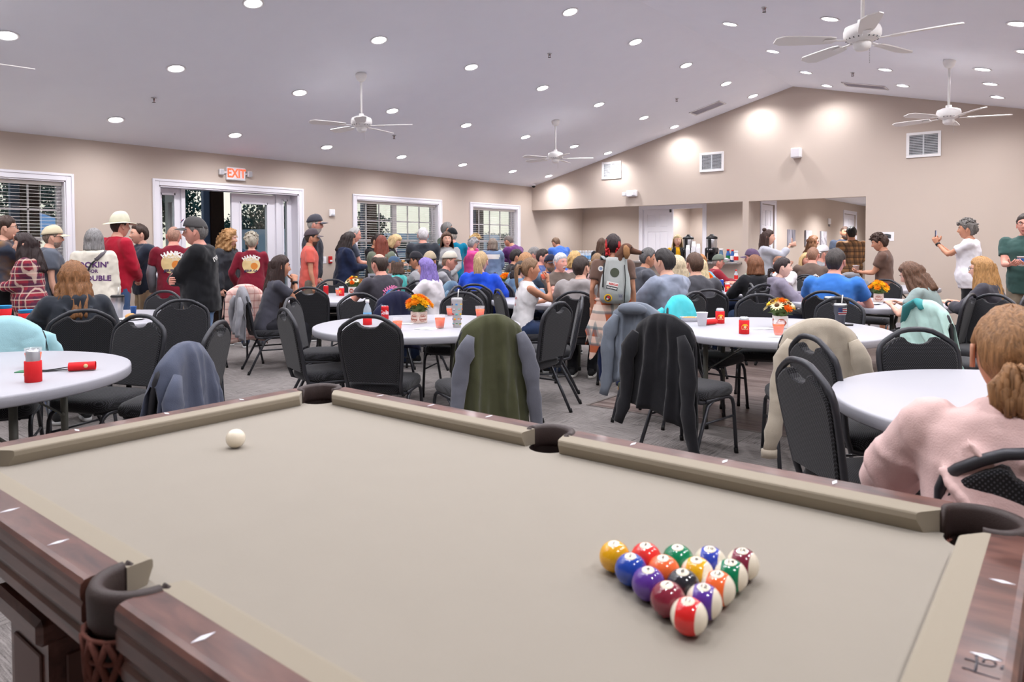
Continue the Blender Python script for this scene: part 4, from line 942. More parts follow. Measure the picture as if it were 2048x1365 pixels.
def chair(x, y, hd, label, group='black banquet chairs'):
    """hd = heading (radians, world) that the chair faces"""
    t = thing('banquet_chair', label, 'chair', (x, y, 0), hd - PI / 2, group)
    link('seat', seat_me, t); link('backrest', pad_me, t); link('back_frame', bf_me, t); link('seat_frame', sf_me, t)
    for k in range(4):
        l_ = link('leg', legs_me[k], t); link('foot_cap', foot_me[k], l_)
    for k in range(2): link('stretcher', st_me[k], t)
    return t
PEOPLE = [
    (-8.747, 2.486, 1.463, 1.7, {'t': 'st', 'hair': ('short', (62, 44, 36)), 'top': ('shirt', 'tiedye', 'l'), 'pants': ((22, 22, 25), 'long'), 'gl': 'y', 'ra': 'chin', 'la': 'cross', 'hy': -5, 'label': 'man in a tie-dye shirt and glasses with his hand at his mouth, left edge'}),
    (-8.312, 2.633, -2.134, 1.509, {'t': 'st', 'g': 'f', 'b': 1.25, 'hair': ('wavy', (46, 32, 32)), 'top': ('shirt', 'red', '3'), 'pants': ((50, 60, 90), 'long'), 'la': 'hold', 'ra': 'hold', 'watch': 'la', 'label': 'woman with long dark curly hair in a red plaid flannel shirt'}),
    (-9.041, 3.023, 1.33, 1.601, {'t': 'st', 'b': 1.05, 'hair': ('buzz', (120, 105, 95)), 'top': ('hoodie', (96, 102, 114), 's'), 'pants': ((60, 66, 80), 'long'), 'cap': ((206, 194, 166), (206, 194, 166), 'cap'), 'gl': 'y', 'beard': ((150, 130, 120), 'full'), 'label': 'man in a tan cap and grey hooded sweatshirt by the first window'}),
    (-8.617, 3.341, 2.684, 1.577, {'t': 'st', 'g': 'f', 'b': 1.15, 'hair': ('bob', (140, 138, 138)), 'top': ('hoodie', (226, 220, 206), 'l'), 'pants': ((38, 50, 78), 'long'), 'label': 'grey-haired woman in a cream hoodie with purple lettering seen from behind'}),
    (-8.855, 3.67, 1.662, 1.751, {'t': 'st', 'b': 1.05, 'hair': ('buzz', (60, 48, 42)), 'top': ('sweat', (176, 28, 52), 'l'), 'pants': ((62, 86, 124), 'long'), 'cap': ((214, 212, 190), (208, 206, 184), 'hat'), 'la': 'down', 'ra': 'front', 'lanyard': 1, 'label': 'man in a pale sun hat and bright red long-sleeved shirt'}),
    (-9.279, 4.193, -1.729, 1.657, {'t': 'st', 'hair': ('crop', (58, 42, 34)), 'top': ('hoodie', (44, 52, 66), 'l'), 'pants': ((176, 156, 126), 'short'), 'la': 'cross', 'ra': 'cross', 'lanyard': 1, 'label': 'young man in a navy hoodie and khaki shorts with arms folded'}),
    (-8.611, 4.237, 2.544, 1.628, {'t': 'st', 'b': 1.2, 'sk': 'pink', 'hair': ('buzz', (170, 130, 112)), 'brow': (110, 80, 60), 'top': ('tee', (118, 26, 44), 's'), 'pants': ((176, 156, 126), 'long'), 'under': (120, 122, 128), 'lanyard': 1, 'la': (-0.27, 0.1, -0.5), 'ra': 'front', 'label': 'bald man in a maroon printed t-shirt over grey sleeves seen from behind'}),
    (-6.392, 3.416, -2.195, 1.633, {'t': 'st', 'b': 1.18, 'sk': 'pink', 'hair': ('short', (120, 118, 116)), 'top': ('jacket', (28, 29, 33), 'l'), 'pants': ((96, 122, 158), 'long'), 'cap': ((78, 76, 76), (82, 80, 80), 'cap'), 'la': 'cross', 'ra': 'cross', 'shoes': ((120, 104, 90), (210, 200, 190)), 'hood': 1, 'step': 0.25, 'label': 'man in a grey cap and black jacket standing with arms folded'}),
    (-9.38, 5.359, 0.437, 1.6, {'t': 'st', 'g': 'f', 'hair': ('curly', (176, 134, 88)), 'top': ('jacket', (58, 60, 66), 'l'), 'pants': ((22, 22, 25), 'long'), 'lanyard': 1, 'hy': 20, 'label': 'curly blonde woman in a dark jacket beside the entrance door'}),
    (-8.863, 5.439, 2.504, 1.56, {'t': 'st', 'g': 'f', 'b': 1.18, 'hair': ('curlytop', (176, 168, 152)), 'top': ('tee', (122, 28, 46), 'l'), 'pants': ((38, 50, 78), 'long'), 'la': (-0.24, 0.12, -0.44), 'ra': 'front', 'label': 'short grey-haired woman in a maroon printed shirt and jeans seen from behind'}),
    (-9.1, 6.577, 0.975, 1.841, {'t': 'st', 'b': 1.08, 'sk': 'pink', 'hair': ('buzz', (170, 166, 160)), 'top': ('sweat', (58, 60, 70), 'l'), 'pants': ((62, 86, 124), 'long'), 'cap': ((66, 66, 74), (70, 70, 78), 'cap'), 'beard': ((200, 190, 184), 'full'), 'gl': 'y', 'label': 'tall man in a dark cap and charcoal sweater by the door frame', 'lo': True}),
    (-8.79, 6.301, 1.032, 1.619, {'t': 'st', 'b': 1.05, 'sk': 'tan', 'hair': ('buzz', (60, 50, 46)), 'top': ('tee', (222, 104, 92), 's'), 'pants': ((120, 110, 100), 'long'), 'cap': ((82, 72, 78), (88, 78, 84), 'cap'), 'gl': 'y', 'beard': ((90, 74, 66), 'full'), 'lanyard': 1, 'label': 'man in a salmon t-shirt and dark cap standing in profile'}),
    (-8.859, 7.005, 1.159, 1.601, {'t': 'st', 'g': 'f', 'b': 1.22, 'sk': 'tan', 'hair': ('mid', (48, 38, 36)), 'top': ('hoodie', (32, 42, 70), 'l'), 'pants': ((62, 86, 124), 'long'), 'la': 'hold', 'ra': 'hold', 'hp': 15, 'label': 'dark-haired woman in a navy hoodie and jeans', 'lo': True}),
    (-9.118, 7.318, 1.065, 1.697, {'t': 'st', 'b': 1.1, 'sk': 'pink', 'hair': ('thin', (170, 168, 166)), 'top': ('tee', (70, 76, 90), 's'), 'pants': ((62, 86, 124), 'long'), 'la': 'hold', 'ra': 'hold', 'hp': 15, 'label': 'grey-haired man holding a plate behind the navy hoodie', 'lo': True}),
    (-9.382, 8.043, 0.335, 1.587, {'t': 'st', 'sk': 'tan', 'hair': ('short', (40, 30, 28)), 'top': ('shirt', (26, 26, 30), 'l'), 'pants': ((22, 22, 25), 'long'), 'la': 'hold', 'ra': 'hold', 'hp': 12, 'label': 'dark-haired man in black behind the auburn-haired woman', 'lo': True}),
    (-8.304, 7.285, 2.421, 1.536, {'t': 'st', 'g': 'f', 'b': 1.1, 'hair': ('long', (122, 58, 42)), 'top': ('sweat', (112, 120, 104), 'l'), 'pants': ((22, 22, 25), 'long'), 'la': 'hold', 'ra': 'hold', 'label': 'auburn long-haired woman in an olive sweater seen from behind', 'lo': True}),
    (-9.383, 8.411, 0.575, 1.6, {'t': 'st', 'g': 'f', 'hair': ('bob', (206, 178, 132)), 'top': ('tee', (26, 26, 30), 's'), 'pants': ((22, 22, 25), 'long'), 'la': 'hold', 'ra': 'hold', 'hp': 28, 'label': 'blonde woman in a black top looking down at the buffet', 'lo': True}),
    (-8.239, 8.103, 2.365, 1.672, {'t': 'st', 'b': 1.12, 'sk': 'pink', 'hair': ('short', (206, 202, 204)), 'top': ('hoodie', (52, 56, 64), 'l'), 'pants': ((38, 50, 78), 'long'), 'la': 'reach', 'ra': 'hold', 'label': 'white-haired man in a charcoal hoodie at the buffet seen from behind', 'lo': True}),
    (-8.286, 8.696, -0.775, 1.606, {'t': 'st', 'g': 'f', 'hair': ('mid', (92, 66, 52)), 'top': ('jacket', (164, 164, 166), 'l'), 'pants': ((22, 22, 25), 'long'), 'la': 'front', 'ra': 'hold', 'hy': 8, 'label': 'brown-haired woman in a light grey cardigan facing the camera', 'lo': True}),
    (-9.528, 9.93, 1.11, 1.832, {'t': 'st', 'sk': 'tan', 'hair': ('short', (120, 118, 116)), 'top': ('polo', (98, 116, 100), 's'), 'pants': ((62, 86, 124), 'long'), 'label': 'tall grey-haired man in a green shirt beside the second window', 'lo': True}),
    (-8.825, 9.426, 2.411, 1.688, {'t': 'st', 'b': 1.2, 'sk': 'pink', 'hair': ('buzz', (180, 170, 160)), 'top': ('polo', (0, 116, 150), 's'), 'pants': ((38, 50, 78), 'long'), 'cap': ((26, 28, 32), (30, 32, 36), 'cap'), 'hy': 35, 'la': 'down', 'ra': 'hold', 'label': 'man in a teal polo shirt and black cap seen from behind', 'lo': True}),
    (-8.913, 10.003, 1.598, 1.529, {'t': 'st', 'g': 'f', 'b': 1.12, 'hair': ('curlytop', (158, 156, 158)), 'top': ('tee', (232, 84, 154), 's'), 'pants': ((38, 50, 78), 'long'), 'la': 'hold', 'ra': 'hold', 'lanyard': 1, 'hp': 15, 'label': 'grey-haired woman in a hot pink top', 'lo': True}),
    (-9.182, 10.318, 1.248, 1.611, {'t': 'st', 'g': 'f', 'hair': ('curlytop', (200, 168, 116)), 'top': ('tee', (214, 90, 150), 's'), 'pants': ((38, 50, 78), 'long'), 'la': 'hold', 'ra': 'hold', 'hp': 20, 'label': 'short blonde-haired woman behind the pink top', 'lo': True}),
    (-8.717, 10.403, 2.093, 1.521, {'t': 'st', 'g': 'f', 'b': 1.12, 'hair': ('bob', (130, 116, 104)), 'top': ('jacket', 'denim2', 'l'), 'pants': ((22, 22, 25), 'long'), 'la': 'hold', 'ra': 'hold', 'hp': 10, 'label': 'woman with a grey bob in a blue and white denim jacket seen from behind', 'lo': True}),
    (-8.388, 10.861, 3.118, 1.591, {'t': 'st', 'b': 1.1, 'sk': 'tan', 'hair': ('buzz', (110, 100, 96)), 'top': ('shirt', (104, 54, 112), 'l'), 'pants': ((38, 50, 78), 'long'), 'lean': 24, 'hp': 25, 'la': 'reach', 'ra': 'reach', 'label': 'man in a purple shirt bending by the third window', 'lo': True}),
    (-8.417, 12.378, 2.702, 1.565, {'t': 'st', 'b': 1.1, 'sk': 'tan', 'hair': ('short', (112, 86, 66)), 'top': ('polo', (70, 112, 200), 's'), 'pants': ((38, 50, 78), 'long'), 'lean': 26, 'hp': 30, 'la': 'reach', 'ra': 'reach', 'label': 'man in a bright blue shirt bending over the serving counter', 'lo': True}),
    (-7.411, 12.208, 1.766, 1.52, {'t': 'st', 'g': 'f', 'hair': ('xlong', (82, 58, 44)), 'top': ('tee', (32, 30, 32), 's'), 'pants': ((22, 22, 25), 'long'), 'label': 'woman with long brown hair standing at the counter behind the red-haired backpacker', 'lo': True}),
    (-3.483, 5.961, 2.047, 1.486, {'t': 'st', 'g': 'f', 'b': 1.14, 'sk': 'tan', 'hair': ('buns', (44, 30, 32)), 'hair2': (196, 38, 44), 'top': ('tee', (112, 88, 78), 's'), 'pants': ((30, 44, 86), 'long'), 'shoes': ((92, 98, 72), (206, 150, 98)), 'gl': 'up', 'la': (-0.24, 0.02, -0.5, -0.3, -1, 0), 'ra': (0.24, 0.02, -0.5, 0.3, -1, 0), 'step': -0.55, 'lean': 1, 'label': 'red and black haired woman wearing a grey dog-carrier backpack'}),
    (-6.5, 13.746, -0.99, 1.594, {'t': 'st', 'g': 'f', 'hair': ('long', (226, 204, 160)), 'top': ('tee', (238, 178, 26), 'l'), 'pants': ((22, 22, 25), 'long'), 'lanyard': 1, 'la': 'hold', 'ra': 'front', 'gl': 'up', 'label': 'blonde woman in a yellow top and black vest behind the counter', 'lo': True}),
    (-3.852, 11.272, 0.36, 1.617, {'t': 'st', 'g': 'f', 'hair': ('halfup', (62, 42, 36)), 'top': ('sweat', (178, 180, 190), '3'), 'pants': ((38, 50, 78), 'long'), 'la': 'hold', 'ra': 'thumb', 'label': 'woman in a light grey sweatshirt giving a thumbs up', 'lo': True}),
    (-4.153, 14.849, 0.532, 1.558, {'t': 'st', 'g': 'f', 'b': 1.12, 'sk': 'pink', 'hair': ('wavy', (128, 88, 60)), 'top': ('tee', 'floral', 's'), 'pants': ((22, 22, 25), 'long'), 'gl': 'clear', 'label': 'curly brown-haired woman in a green patterned top', 'lo': True}),
    (-3.665, 15.427, -1.077, 1.758, {'t': 'st', 'b': 1.15, 'sk': 'tan', 'hair': ('buzz', (90, 70, 60)), 'top': ('tee', (68, 76, 92), 's'), 'pants': ((22, 22, 25), 'long'), 'gl': 'up', 'beard': ((140, 120, 108), 'full'), 'label': 'man in a navy t-shirt with sunglasses on his head in the hallway opening', 'lo': True}),
    (-3.27, 14.336, 2.005, 1.722, {'t': 'st', 'b': 1.08, 'sk': 'tan', 'hair': ('short', (34, 30, 30)), 'top': ('shirt', 'brown', 'l'), 'pants': ((22, 22, 25), 'long'), 'la': 'front', 'ra': 'front', 'label': 'dark-haired man in a brown plaid shirt seen from behind', 'lo': True}),
    (-2.005, 10.635, -3.091, 1.524, {'t': 'st', 'sk': 'tan', 'hair': ('curlytop', (74, 54, 44)), 'top': ('tee', (108, 84, 74), 's'), 'pants': ((60, 60, 66), 'short'), 'la': 'hold', 'ra': 'hold', 'hp': 14, 'lanyard': 1, 'label': 'curly-haired boy in a brown t-shirt holding a white cup'}),
    (-1.119, 11.594, 3.137, 1.71, {'t': 'st', 'g': 'f', 'b': 1.28, 'sk': 'tan', 'hair': ('curlytop', (112, 108, 104)), 'top': ('polo', (232, 230, 236), 's'), 'pants': ((24, 24, 28), 'long'), 'la': 'phone', 'ra': 'phone', 'watch': 'la', 'label': 'person in a white polo shirt holding up a phone to take a picture'}),
    (-0.46, 10.416, -1.7, 1.737, {'t': 'st', 'b': 1.12, 'sk': 'pink', 'hair': ('short', (70, 62, 58)), 'top': ('tee', (56, 84, 80), 's'), 'pants': ((120, 110, 95), 'long'), 'ra': 'hold', 'la': 'hold', 'gl': 'y', 'label': 'man in a dark green t-shirt holding a cup at the right edge'}),
    (-5.841, 2.14, 2.933, 1.256, {'t': 'si', 'g': 'f', 'b': 1.12, 'hi': 1, 'hair': ('wavy', (140, 96, 60)), 'top': ('hoodie', (50, 54, 62), 'l'), 'pants': ((62, 86, 124), 'long'), 'la': 'table', 'ra': 'table', 'label': 'long light-brown haired woman in a charcoal hoodie seated at the left'}),
    (-7.055, 4.497, 1.19, 1.267, {'t': 'si', 'g': 'f', 'sk': 'tan', 'hair': ('xlong', (52, 34, 30)), 'top': ('tee', (70, 70, 80), 's'), 'pants': ((40, 40, 46), 'long'), 'la': 'clasp', 'ra': 'clasp', 'watch': 'ra', 'gl': 'up', 'lean': 14, 'label': 'seated woman with long dark hair in profile resting her chin on clasped hands'}),
    (-6.012, 5.336, 3.089, 1.298, {'t': 'si', 'b': 1.15, 'sk': 'pink', 'hair': ('balding', (66, 54, 48)), 'top': ('tee', (66, 64, 72), 's'), 'pants': ((38, 50, 78), 'long'), 'lanyard': 1, 'label': 'balding man in a charcoal printed t-shirt seated with his back to us'}),
    (-7.319, 6.779, -2.831, 1.215, {'t': 'si', 'g': 'f', 'sk': 'light', 'hair': ('bob', (90, 70, 58)), 'top': ('tee', (84, 190, 186), 's'), 'pants': ((38, 50, 78), 'long'), 'cap': ((62, 84, 110), (62, 84, 110), 'cap'), 'la': 'chin', 'ra': 'table', 'hy': 20, 'label': 'person in a blue cap and turquoise top with raised hand'}),
    (-5.721, 5.851, -2.838, 1.231, {'t': 'si', 'g': 'f', 'b': 1.1, 'sk': 'pink', 'hair': ('xlong', (136, 118, 190)), 'brow': (90, 70, 60), 'top': ('sweat', (214, 208, 212), 'l'), 'pants': ((38, 50, 78), 'long'), 'lean': 13, 'label': 'woman with long violet hair in a white sweater'}),
    (-7.738, 7.617, -2.686, 1.275, {'t': 'si', 'sk': 'tan', 'hair': ('short', (60, 50, 46)), 'top': ('tee', (120, 122, 126), 's'), 'pants': ((38, 50, 78), 'long'), 'cap': ((40, 40, 46), (34, 34, 40), 'cap'), 'label': 'man in a black cap seated behind the violet-haired woman', 'lo': True}),
    (-6.915, 6.868, 2.006, 1.284, {'t': 'si', 'sk': 'tan', 'hair': ('buzz', (80, 66, 58)), 'top': ('sweat', (150, 150, 154), 'l'), 'pants': ((38, 50, 78), 'long'), 'cap': ((176, 160, 134), (120, 110, 100), 'cap'), 'label': 'man in a tan mesh cap and grey sweatshirt seen from behind'}),
    (-7.311, 7.38, 0.926, 1.27, {'t': 'si', 'sk': 'pink', 'hair': ('buzz', (150, 120, 100)), 'top': ('polo', (70, 70, 76), 'l'), 'pants': ((38, 50, 78), 'long'), 'cap': ((206, 200, 186), (92, 80, 66), 'cap'), 'lean': 22, 'hy': -10, 'label': 'smiling man in a camouflage cap leaning over a chair'}),
    (-5.7, 6.548, 2.074, 1.305, {'t': 'si', 'g': 'f', 'b': 1.12, 'hair': ('pony', (186, 158, 118)), 'top': ('hoodie', (32, 78, 206), 'l'), 'pants': ((22, 22, 25), 'long'), 'label': 'blonde woman with a ponytail in a bright blue hoodie seen from behind'}),
    (-7.588, 9.516, 0.924, 1.316, {'t': 'si', 'sk': 'tan', 'hair': ('short', (44, 36, 36)), 'top': ('jacket', (40, 36, 38), 'l'), 'pants': ((38, 50, 78), 'long'), 'label': 'dark-haired man in a black jacket over a blue shirt', 'lo': True}),
    (-5.875, 7.641, 1.784, 1.274, {'t': 'si', 'g': 'f', 'hair': ('bob', (176, 130, 88)), 'top': ('jacket', (96, 116, 140), 'l'), 'pants': ((38, 50, 78), 'long'), 'label': 'woman with light auburn hair and a black hair clip'}),
    (-7.623, 10.064, 0.55, 1.349, {'t': 'si', 'sk': 'pink', 'hair': ('short', (140, 136, 134)), 'top': ('shirt', (70, 84, 130), 'l'), 'pants': ((38, 50, 78), 'long'), 'gl': 'y', 'la': 'clasp', 'ra': 'clasp', 'label': 'grey-haired man with glasses beyond the tank-top woman', 'lo': True}),
    (-7.154, 9.684, 0.451, 1.316, {'t': 'si', 'sk': 'pink', 'hair': ('short', (58, 48, 46)), 'top': ('shirt', (80, 96, 150), 's'), 'pants': ((38, 50, 78), 'long'), 'gl': 'y', 'label': 'dark-haired man with glasses behind the grey-haired man', 'lo': True}),
    (-5.633, 7.171, 1.442, 1.177, {'t': 'si', 'g': 'f', 'hair': ('lowpony', (52, 44, 42)), 'top': ('hoodie', (104, 132, 158), 'l'), 'pants': ((38, 50, 78), 'long'), 'label': 'person with dark tied hair in a denim blue hoodie behind the tank top'}),
    (-4.56, 5.911, 0.956, 1.246, {'t': 'si', 'g': 'f', 'sk': 'tan', 'hair': ('pony', (134, 104, 78)), 'top': ('tank', (226, 224, 226), 'n'), 'pants': ((40, 54, 84), 'long'), 'ra': 'drink', 'la': 'table', 'hp': -4, 'label': 'woman in a white tank top drinking from an orange cup'}),
    (-5.434, 7.844, -0.586, 1.277, {'t': 'si', 'b': 1.18, 'sk': 'pink', 'hair': ('short', (206, 204, 206)), 'brow': (190, 186, 184), 'top': ('tee', (104, 92, 84), 's'), 'pants': ((38, 50, 78), 'long'), 'beard': ((214, 210, 206), 'm'), 'la': 'cross', 'ra': 'cross', 'hy': 15, 'lanyard': 1, 'label': 'white-haired man with a moustache in a brown t-shirt facing the camera'}),
    (-6.066, 8.473, -0.432, 1.231, {'t': 'si', 'sk': 'tan', 'hair': ('short', (80, 66, 58)), 'top': ('shirt', (60, 80, 130), 'l'), 'pants': ((38, 50, 78), 'long'), 'cap': ((40, 44, 66), (36, 38, 56), 'cap'), 'beard': ((150, 130, 110), 'full'), 'label': 'man in a dark navy cap and blue shirt'}),
    (-5.815, 8.77, 1.803, 1.285, {'t': 'si', 'g': 'f', 'hair': ('bobcurl', (206, 168, 110)), 'top': ('tee', (226, 188, 186), 's'), 'pants': ((38, 50, 78), 'long'), 'label': 'woman with wavy golden blonde hair in a pink top'}),
    (-3.974, 6.137, 2.003, 1.262, {'t': 'si', 'sk': 'light', 'hair': ('short', (54, 42, 38)), 'top': ('hoodie', (158, 152, 152), 'l'), 'pants': ((30, 30, 34), 'long'), 'shoes': ((30, 30, 32), (225, 222, 216)), 'gl': 'y', 'beard': ((70, 56, 48), 'full'), 'feet': 0.22, 'hy': -28, 'label': 'dark-haired man in a light grey hoodie seen from behind'}),
    (-6.074, 9.754, 1.423, 1.252, {'t': 'si', 'g': 'f', 'hair': ('lowpony', (150, 120, 90)), 'top': ('tee', (120, 110, 108), 's'), 'pants': ((38, 50, 78), 'long'), 'label': 'woman with a high forehead and tied light brown hair', 'lo': True}),
    (-4.707, 8.765, 0.741, 1.337, {'t': 'si', 'sk': 'tan', 'hair': ('short', (96, 94, 94)), 'top': ('hoodie', (84, 86, 94), 'l'), 'pants': ((38, 50, 78), 'long'), 'label': 'grey-haired man in a dark hooded jacket beside the dog'}),
    (-3.138, 6.568, 2.939, 1.338, {'t': 'si', 'b': 1.16, 'sk': 'light', 'hair': ('short', (50, 46, 46)), 'top': ('hoodie', (138, 146, 164), 'l'), 'pants': ((38, 50, 78), 'long'), 'label': 'man in a grey windbreaker with the hood down'}),
    (-3.489, 7.571, 2.887, 1.251, {'t': 'si', 'g': 'f', 'hair': ('mid', (206, 190, 160)), 'top': ('tee', (230, 225, 222), 's'), 'pants': ((38, 50, 78), 'long'), 'gl': 'y', 'label': 'blonde woman with glasses between the two men in grey'}),
    (-3.108, 7.128, 2.339, 1.291, {'t': 'si', 'hair': ('short', (88, 64, 50)), 'top': ('polo', (78, 78, 84), 'l'), 'pants': ((22, 22, 25), 'long'), 'lean': 13, 'label': 'brown-haired young man in a charcoal pullover seen from behind'}),
    (-4.62, 10.526, -0.812, 1.229, {'t': 'si', 'g': 'f', 'sk': 'pink', 'hair': ('mid', (190, 132, 84)), 'top': ('tee', (110, 170, 206), 's'), 'pants': ((38, 50, 78), 'long'), 'hy': -20, 'label': 'strawberry-blonde woman in a light blue top', 'lo': True}),
    (-3.539, 8.036, 1.72, 1.214, {'t': 'si', 'g': 'f', 'hair': ('mid', (214, 196, 156)), 'top': ('shirt', 'navy', 'l'), 'pants': ((38, 50, 78), 'long'), 'label': 'pale blonde woman in a navy checked shirt'}),
    (-4.652, 11.124, 0.596, 1.212, {'t': 'si', 'b': 1.1, 'sk': 'pink', 'hair': ('buzz', (150, 140, 134)), 'top': ('jacket', (140, 38, 52), 'l'), 'pants': ((38, 50, 78), 'long'), 'cap': ((108, 118, 106), (112, 122, 110), 'cap'), 'label': 'man in a green cap and red jacket near the counter', 'lo': True}),
    (-3.762, 10.843, -3.006, 1.297, {'t': 'si', 'b': 1.15, 'sk': 'pink', 'hair': ('buzz', (110, 96, 90)), 'top': ('polo', (150, 170, 148), 's'), 'pants': ((38, 50, 78), 'long'), 'cap': ((92, 74, 100), (84, 68, 92), 'cap'), 'label': 'man in a purple flag cap and sage polo shirt', 'lo': True}),
    (-3.056, 8.778, 2.401, 1.244, {'t': 'si', 'g': 'f', 'b': 1.1, 'hair': ('bob', (128, 84, 58)), 'top': ('jacket', (32, 32, 36), 'l'), 'pants': ((62, 86, 124), 'long'), 'label': 'woman with a brown bob in a black jacket seen from behind'}),
    (-3.221, 10.486, -2.31, 1.244, {'t': 'si', 'sk': 'pink', 'hair': ('buzz', (140, 96, 72)), 'top': ('shirt', (224, 222, 226), 's'), 'pants': ((38, 50, 78), 'long'), 'hp': 22, 'label': 'man with cropped ginger hair in a white shirt looking down'}),
    (-2.769, 8.417, 0.514, 1.229, {'t': 'si', 'g': 'f', 'sk': 'pale', 'hair': ('lowpony', (52, 40, 40)), 'top': ('hoodie', (132, 126, 142), 'l'), 'pants': ((40, 44, 66), 'long'), 'hy': -5, 'label': 'girl with a dark low ponytail in a grey-lilac hoodie'}),
    (-3.525, 12.161, -0.77, 1.241, {'t': 'si', 'g': 'f', 'sk': 'pink', 'hair': ('bob', (214, 182, 130)), 'top': ('shirt', (56, 84, 106), 'l'), 'pants': ((38, 50, 78), 'long'), 'label': 'blonde woman with a fringe behind the brown t-shirt', 'lo': True}),
    (-3.222, 11.519, 1.63, 1.347, {'t': 'si', 'b': 1.1, 'sk': 'pink', 'hair': ('buzz', (150, 112, 92)), 'top': ('tee', (104, 88, 80), 's'), 'pants': ((38, 50, 78), 'long'), 'lanyard': 1, 'lean': 14, 'label': 'buzz-cut man in a brown t-shirt seen from behind', 'lo': True}),
    (-3.606, 13.203, 0.781, 1.352, {'t': 'si', 'sk': 'pink', 'hair': ('buzz', (170, 150, 140)), 'top': ('tee', (150, 150, 154), 's'), 'pants': ((38, 50, 78), 'long'), 'cap': ((222, 220, 224), (222, 220, 224), 'back'), 'label': 'man in a white cap beyond the buzz-cut man', 'lo': True}),
    (-1.92, 7.594, 1.604, 1.332, {'t': 'si', 'b': 1.2, 'sk': 'pink', 'hair': ('short', (66, 60, 58)), 'top': ('tee', (62, 122, 206), 's'), 'pants': ((38, 50, 78), 'long'), 'lanyard': 1, 'lean': 13, 'label': 'man in a bright blue t-shirt seated with his back to us'}),
    (-0.986, 7.754, 2.988, 1.207, {'t': 'si', 'g': 'f', 'b': 1.12, 'sk': 'light', 'hair': ('mid', (104, 74, 56)), 'top': ('tee', (142, 158, 156), 's'), 'pants': ((30, 30, 34), 'long'), 'gl': 'up', 'lean': 22, 'hp': 18, 'label': 'woman with brown hair and sunglasses up in a grey-green t-shirt'}),
    (-0.584, 8.311, 2.969, 1.247, {'t': 'si', 'g': 'f', 'b': 1.08, 'sk': 'light', 'hair': ('long', (176, 132, 82)), 'top': ('sweat', (64, 62, 70), '3'), 'pants': ((30, 30, 34), 'long'), 'gl': 'y', 'watch': 'la', 'lean': 12, 'label': 'blonde woman in glasses and a charcoal off-shoulder top'}),
    (-0.102, 1.963, 1.68, 1.215, {'t': 'si', 'g': 'f', 'b': 1.3, 'hi': 1, 'hair': ('lowpony', (150, 110, 74)), 'top': ('sweat', (218, 186, 182), 'l'), 'sk': 'tan', 'pants': ((60, 64, 80), 'long'), 'lean': 16, 'label': 'woman with a low ponytail in a pale pink sweatshirt in the right foreground'}),
]
CHAIRS = [
    (-4.745, 1.879, -1.216, 'empty black chair facing us on the far side of the near left table'),
    (-5.698, 2.918, -0.29, 'empty black chair between the seated hooded woman and the man in the black jacket'),
    (-7.213, 3.247, -1.108, 'empty black chair in front of the bald man in maroon'),
    (-4.279, 2.066, -2.43, 'empty black chair seen edge-on in front of the jeans'),
    (-4.42, 3.316, 1.27, 'empty black chair at the left of the middle table, nearer one'),
    (-5.185, 3.883, 0.629, 'empty black chair at the left of the middle table, farther one'),
    (-6.826, 5.029, 2.162, 'empty dark chair behind the two chairs left of the middle table'),
    (-7.734, 5.957, -0.551, 'empty black chair beyond the dark-haired woman, behind the orange cup'),
    (-3.763, 3.316, 2.092, 'empty black chair in the front centre with its back to us'),
    (-5.121, 4.355, -0.306, 'empty black chair facing us behind the water bottle'),
    (-4.565, 4.869, -1.137, 'empty black chair facing us behind the patterned tumbler'),
    (-3.53, 4.67, 3.18, 'empty black chair right of the middle table turned to the left, nearer one'),
    (-3.72, 5.22, 3.75, 'empty black chair right of the middle table, half hidden behind the nearer one'),
    (-2.148, 6.267, -1.157, 'empty black chair facing us beyond the sunflower table'),
    (-1.643, 6.22, -1.819, 'empty black chair facing us behind the two dark tumblers'),
    (-0.817, 3.9, 0.797, 'empty black chair beside the beige sweater chair'),
    (-0.627, 3.104, 0.774, 'large empty black chair at the left of the near right table'),
    (-0.478, 4.111, -0.906, 'empty black chair facing us beyond the near right table'),
    (-0.702, 6.571, 0.84, 'black chair with the mint jacket slipping off its side'),
    (-0.707, 7.501, -2.021, 'black chair behind the blonde woman, left of the pair'),
    (-0.15, 7.1, -1.9, 'black chair behind the blonde woman, right of the pair'),
    (-0.017, 2.209, 1.533, 'black chair at the right edge behind the pink sweatshirt'),
    (-1.998, 10.02, -1.733, 'empty black chair behind the curly-haired boy'),
    (-4.98, 6.02, 1.33, 'empty black chair seen edge-on beside the blue hoodie'),
    (-3.785, 8.503, 3.008, 'black chair seen edge-on by the blue can'),
    (-3.081, 8.394, 2.599, 'black chair peeking behind the empty chair of the sunflower table'),
    (-3.395, 1.42, -2.529, 'chair under the blue-grey fleece beside the pool table'),
    (-3.155, 3.567, 2.697, 'chair under the olive and grey jacket in front of the middle table'),
    (-1.99, 4.404, 1.42, 'chair under the black fleece jacket'),
    (-2.624, 5.11, 1.631, 'chair under the grey windbreaker hanging in front of the man in grey'),
    (-2.403, 5.733, -0.089, 'chair under the turquoise shirt'),
    (-1.321, 4.651, 2.092, 'chair under the beige sweater'),
    (-5.396, 4.764, 2.837, 'chair under the navy jacket behind the orange mums'),
    (-6.392, 6.41, -2.911, 'chair under the faded denim jacket with a red print'),
    (-7.817, 4.582, 2.949, 'chair under the pink plaid overshirt'),
    (-3.009, 12.402, 2.32, 'chair under the grey hoodie near the boy'),
    (-5.014, 1.385, -0.454, 'chair under the pale turquoise shirt at the left edge'),
]
GARMENTS = [(26, 'fleece'), (27, 'olive'), (28, 'blackfleece'), (29, 'windbreaker'), (30, 'turquoise'), (31, 'beige'), (32, 'navy'), (33, 'denim'), (34, 'pinkplaid'), (35, 'greyhood'), (36, 'palet')]
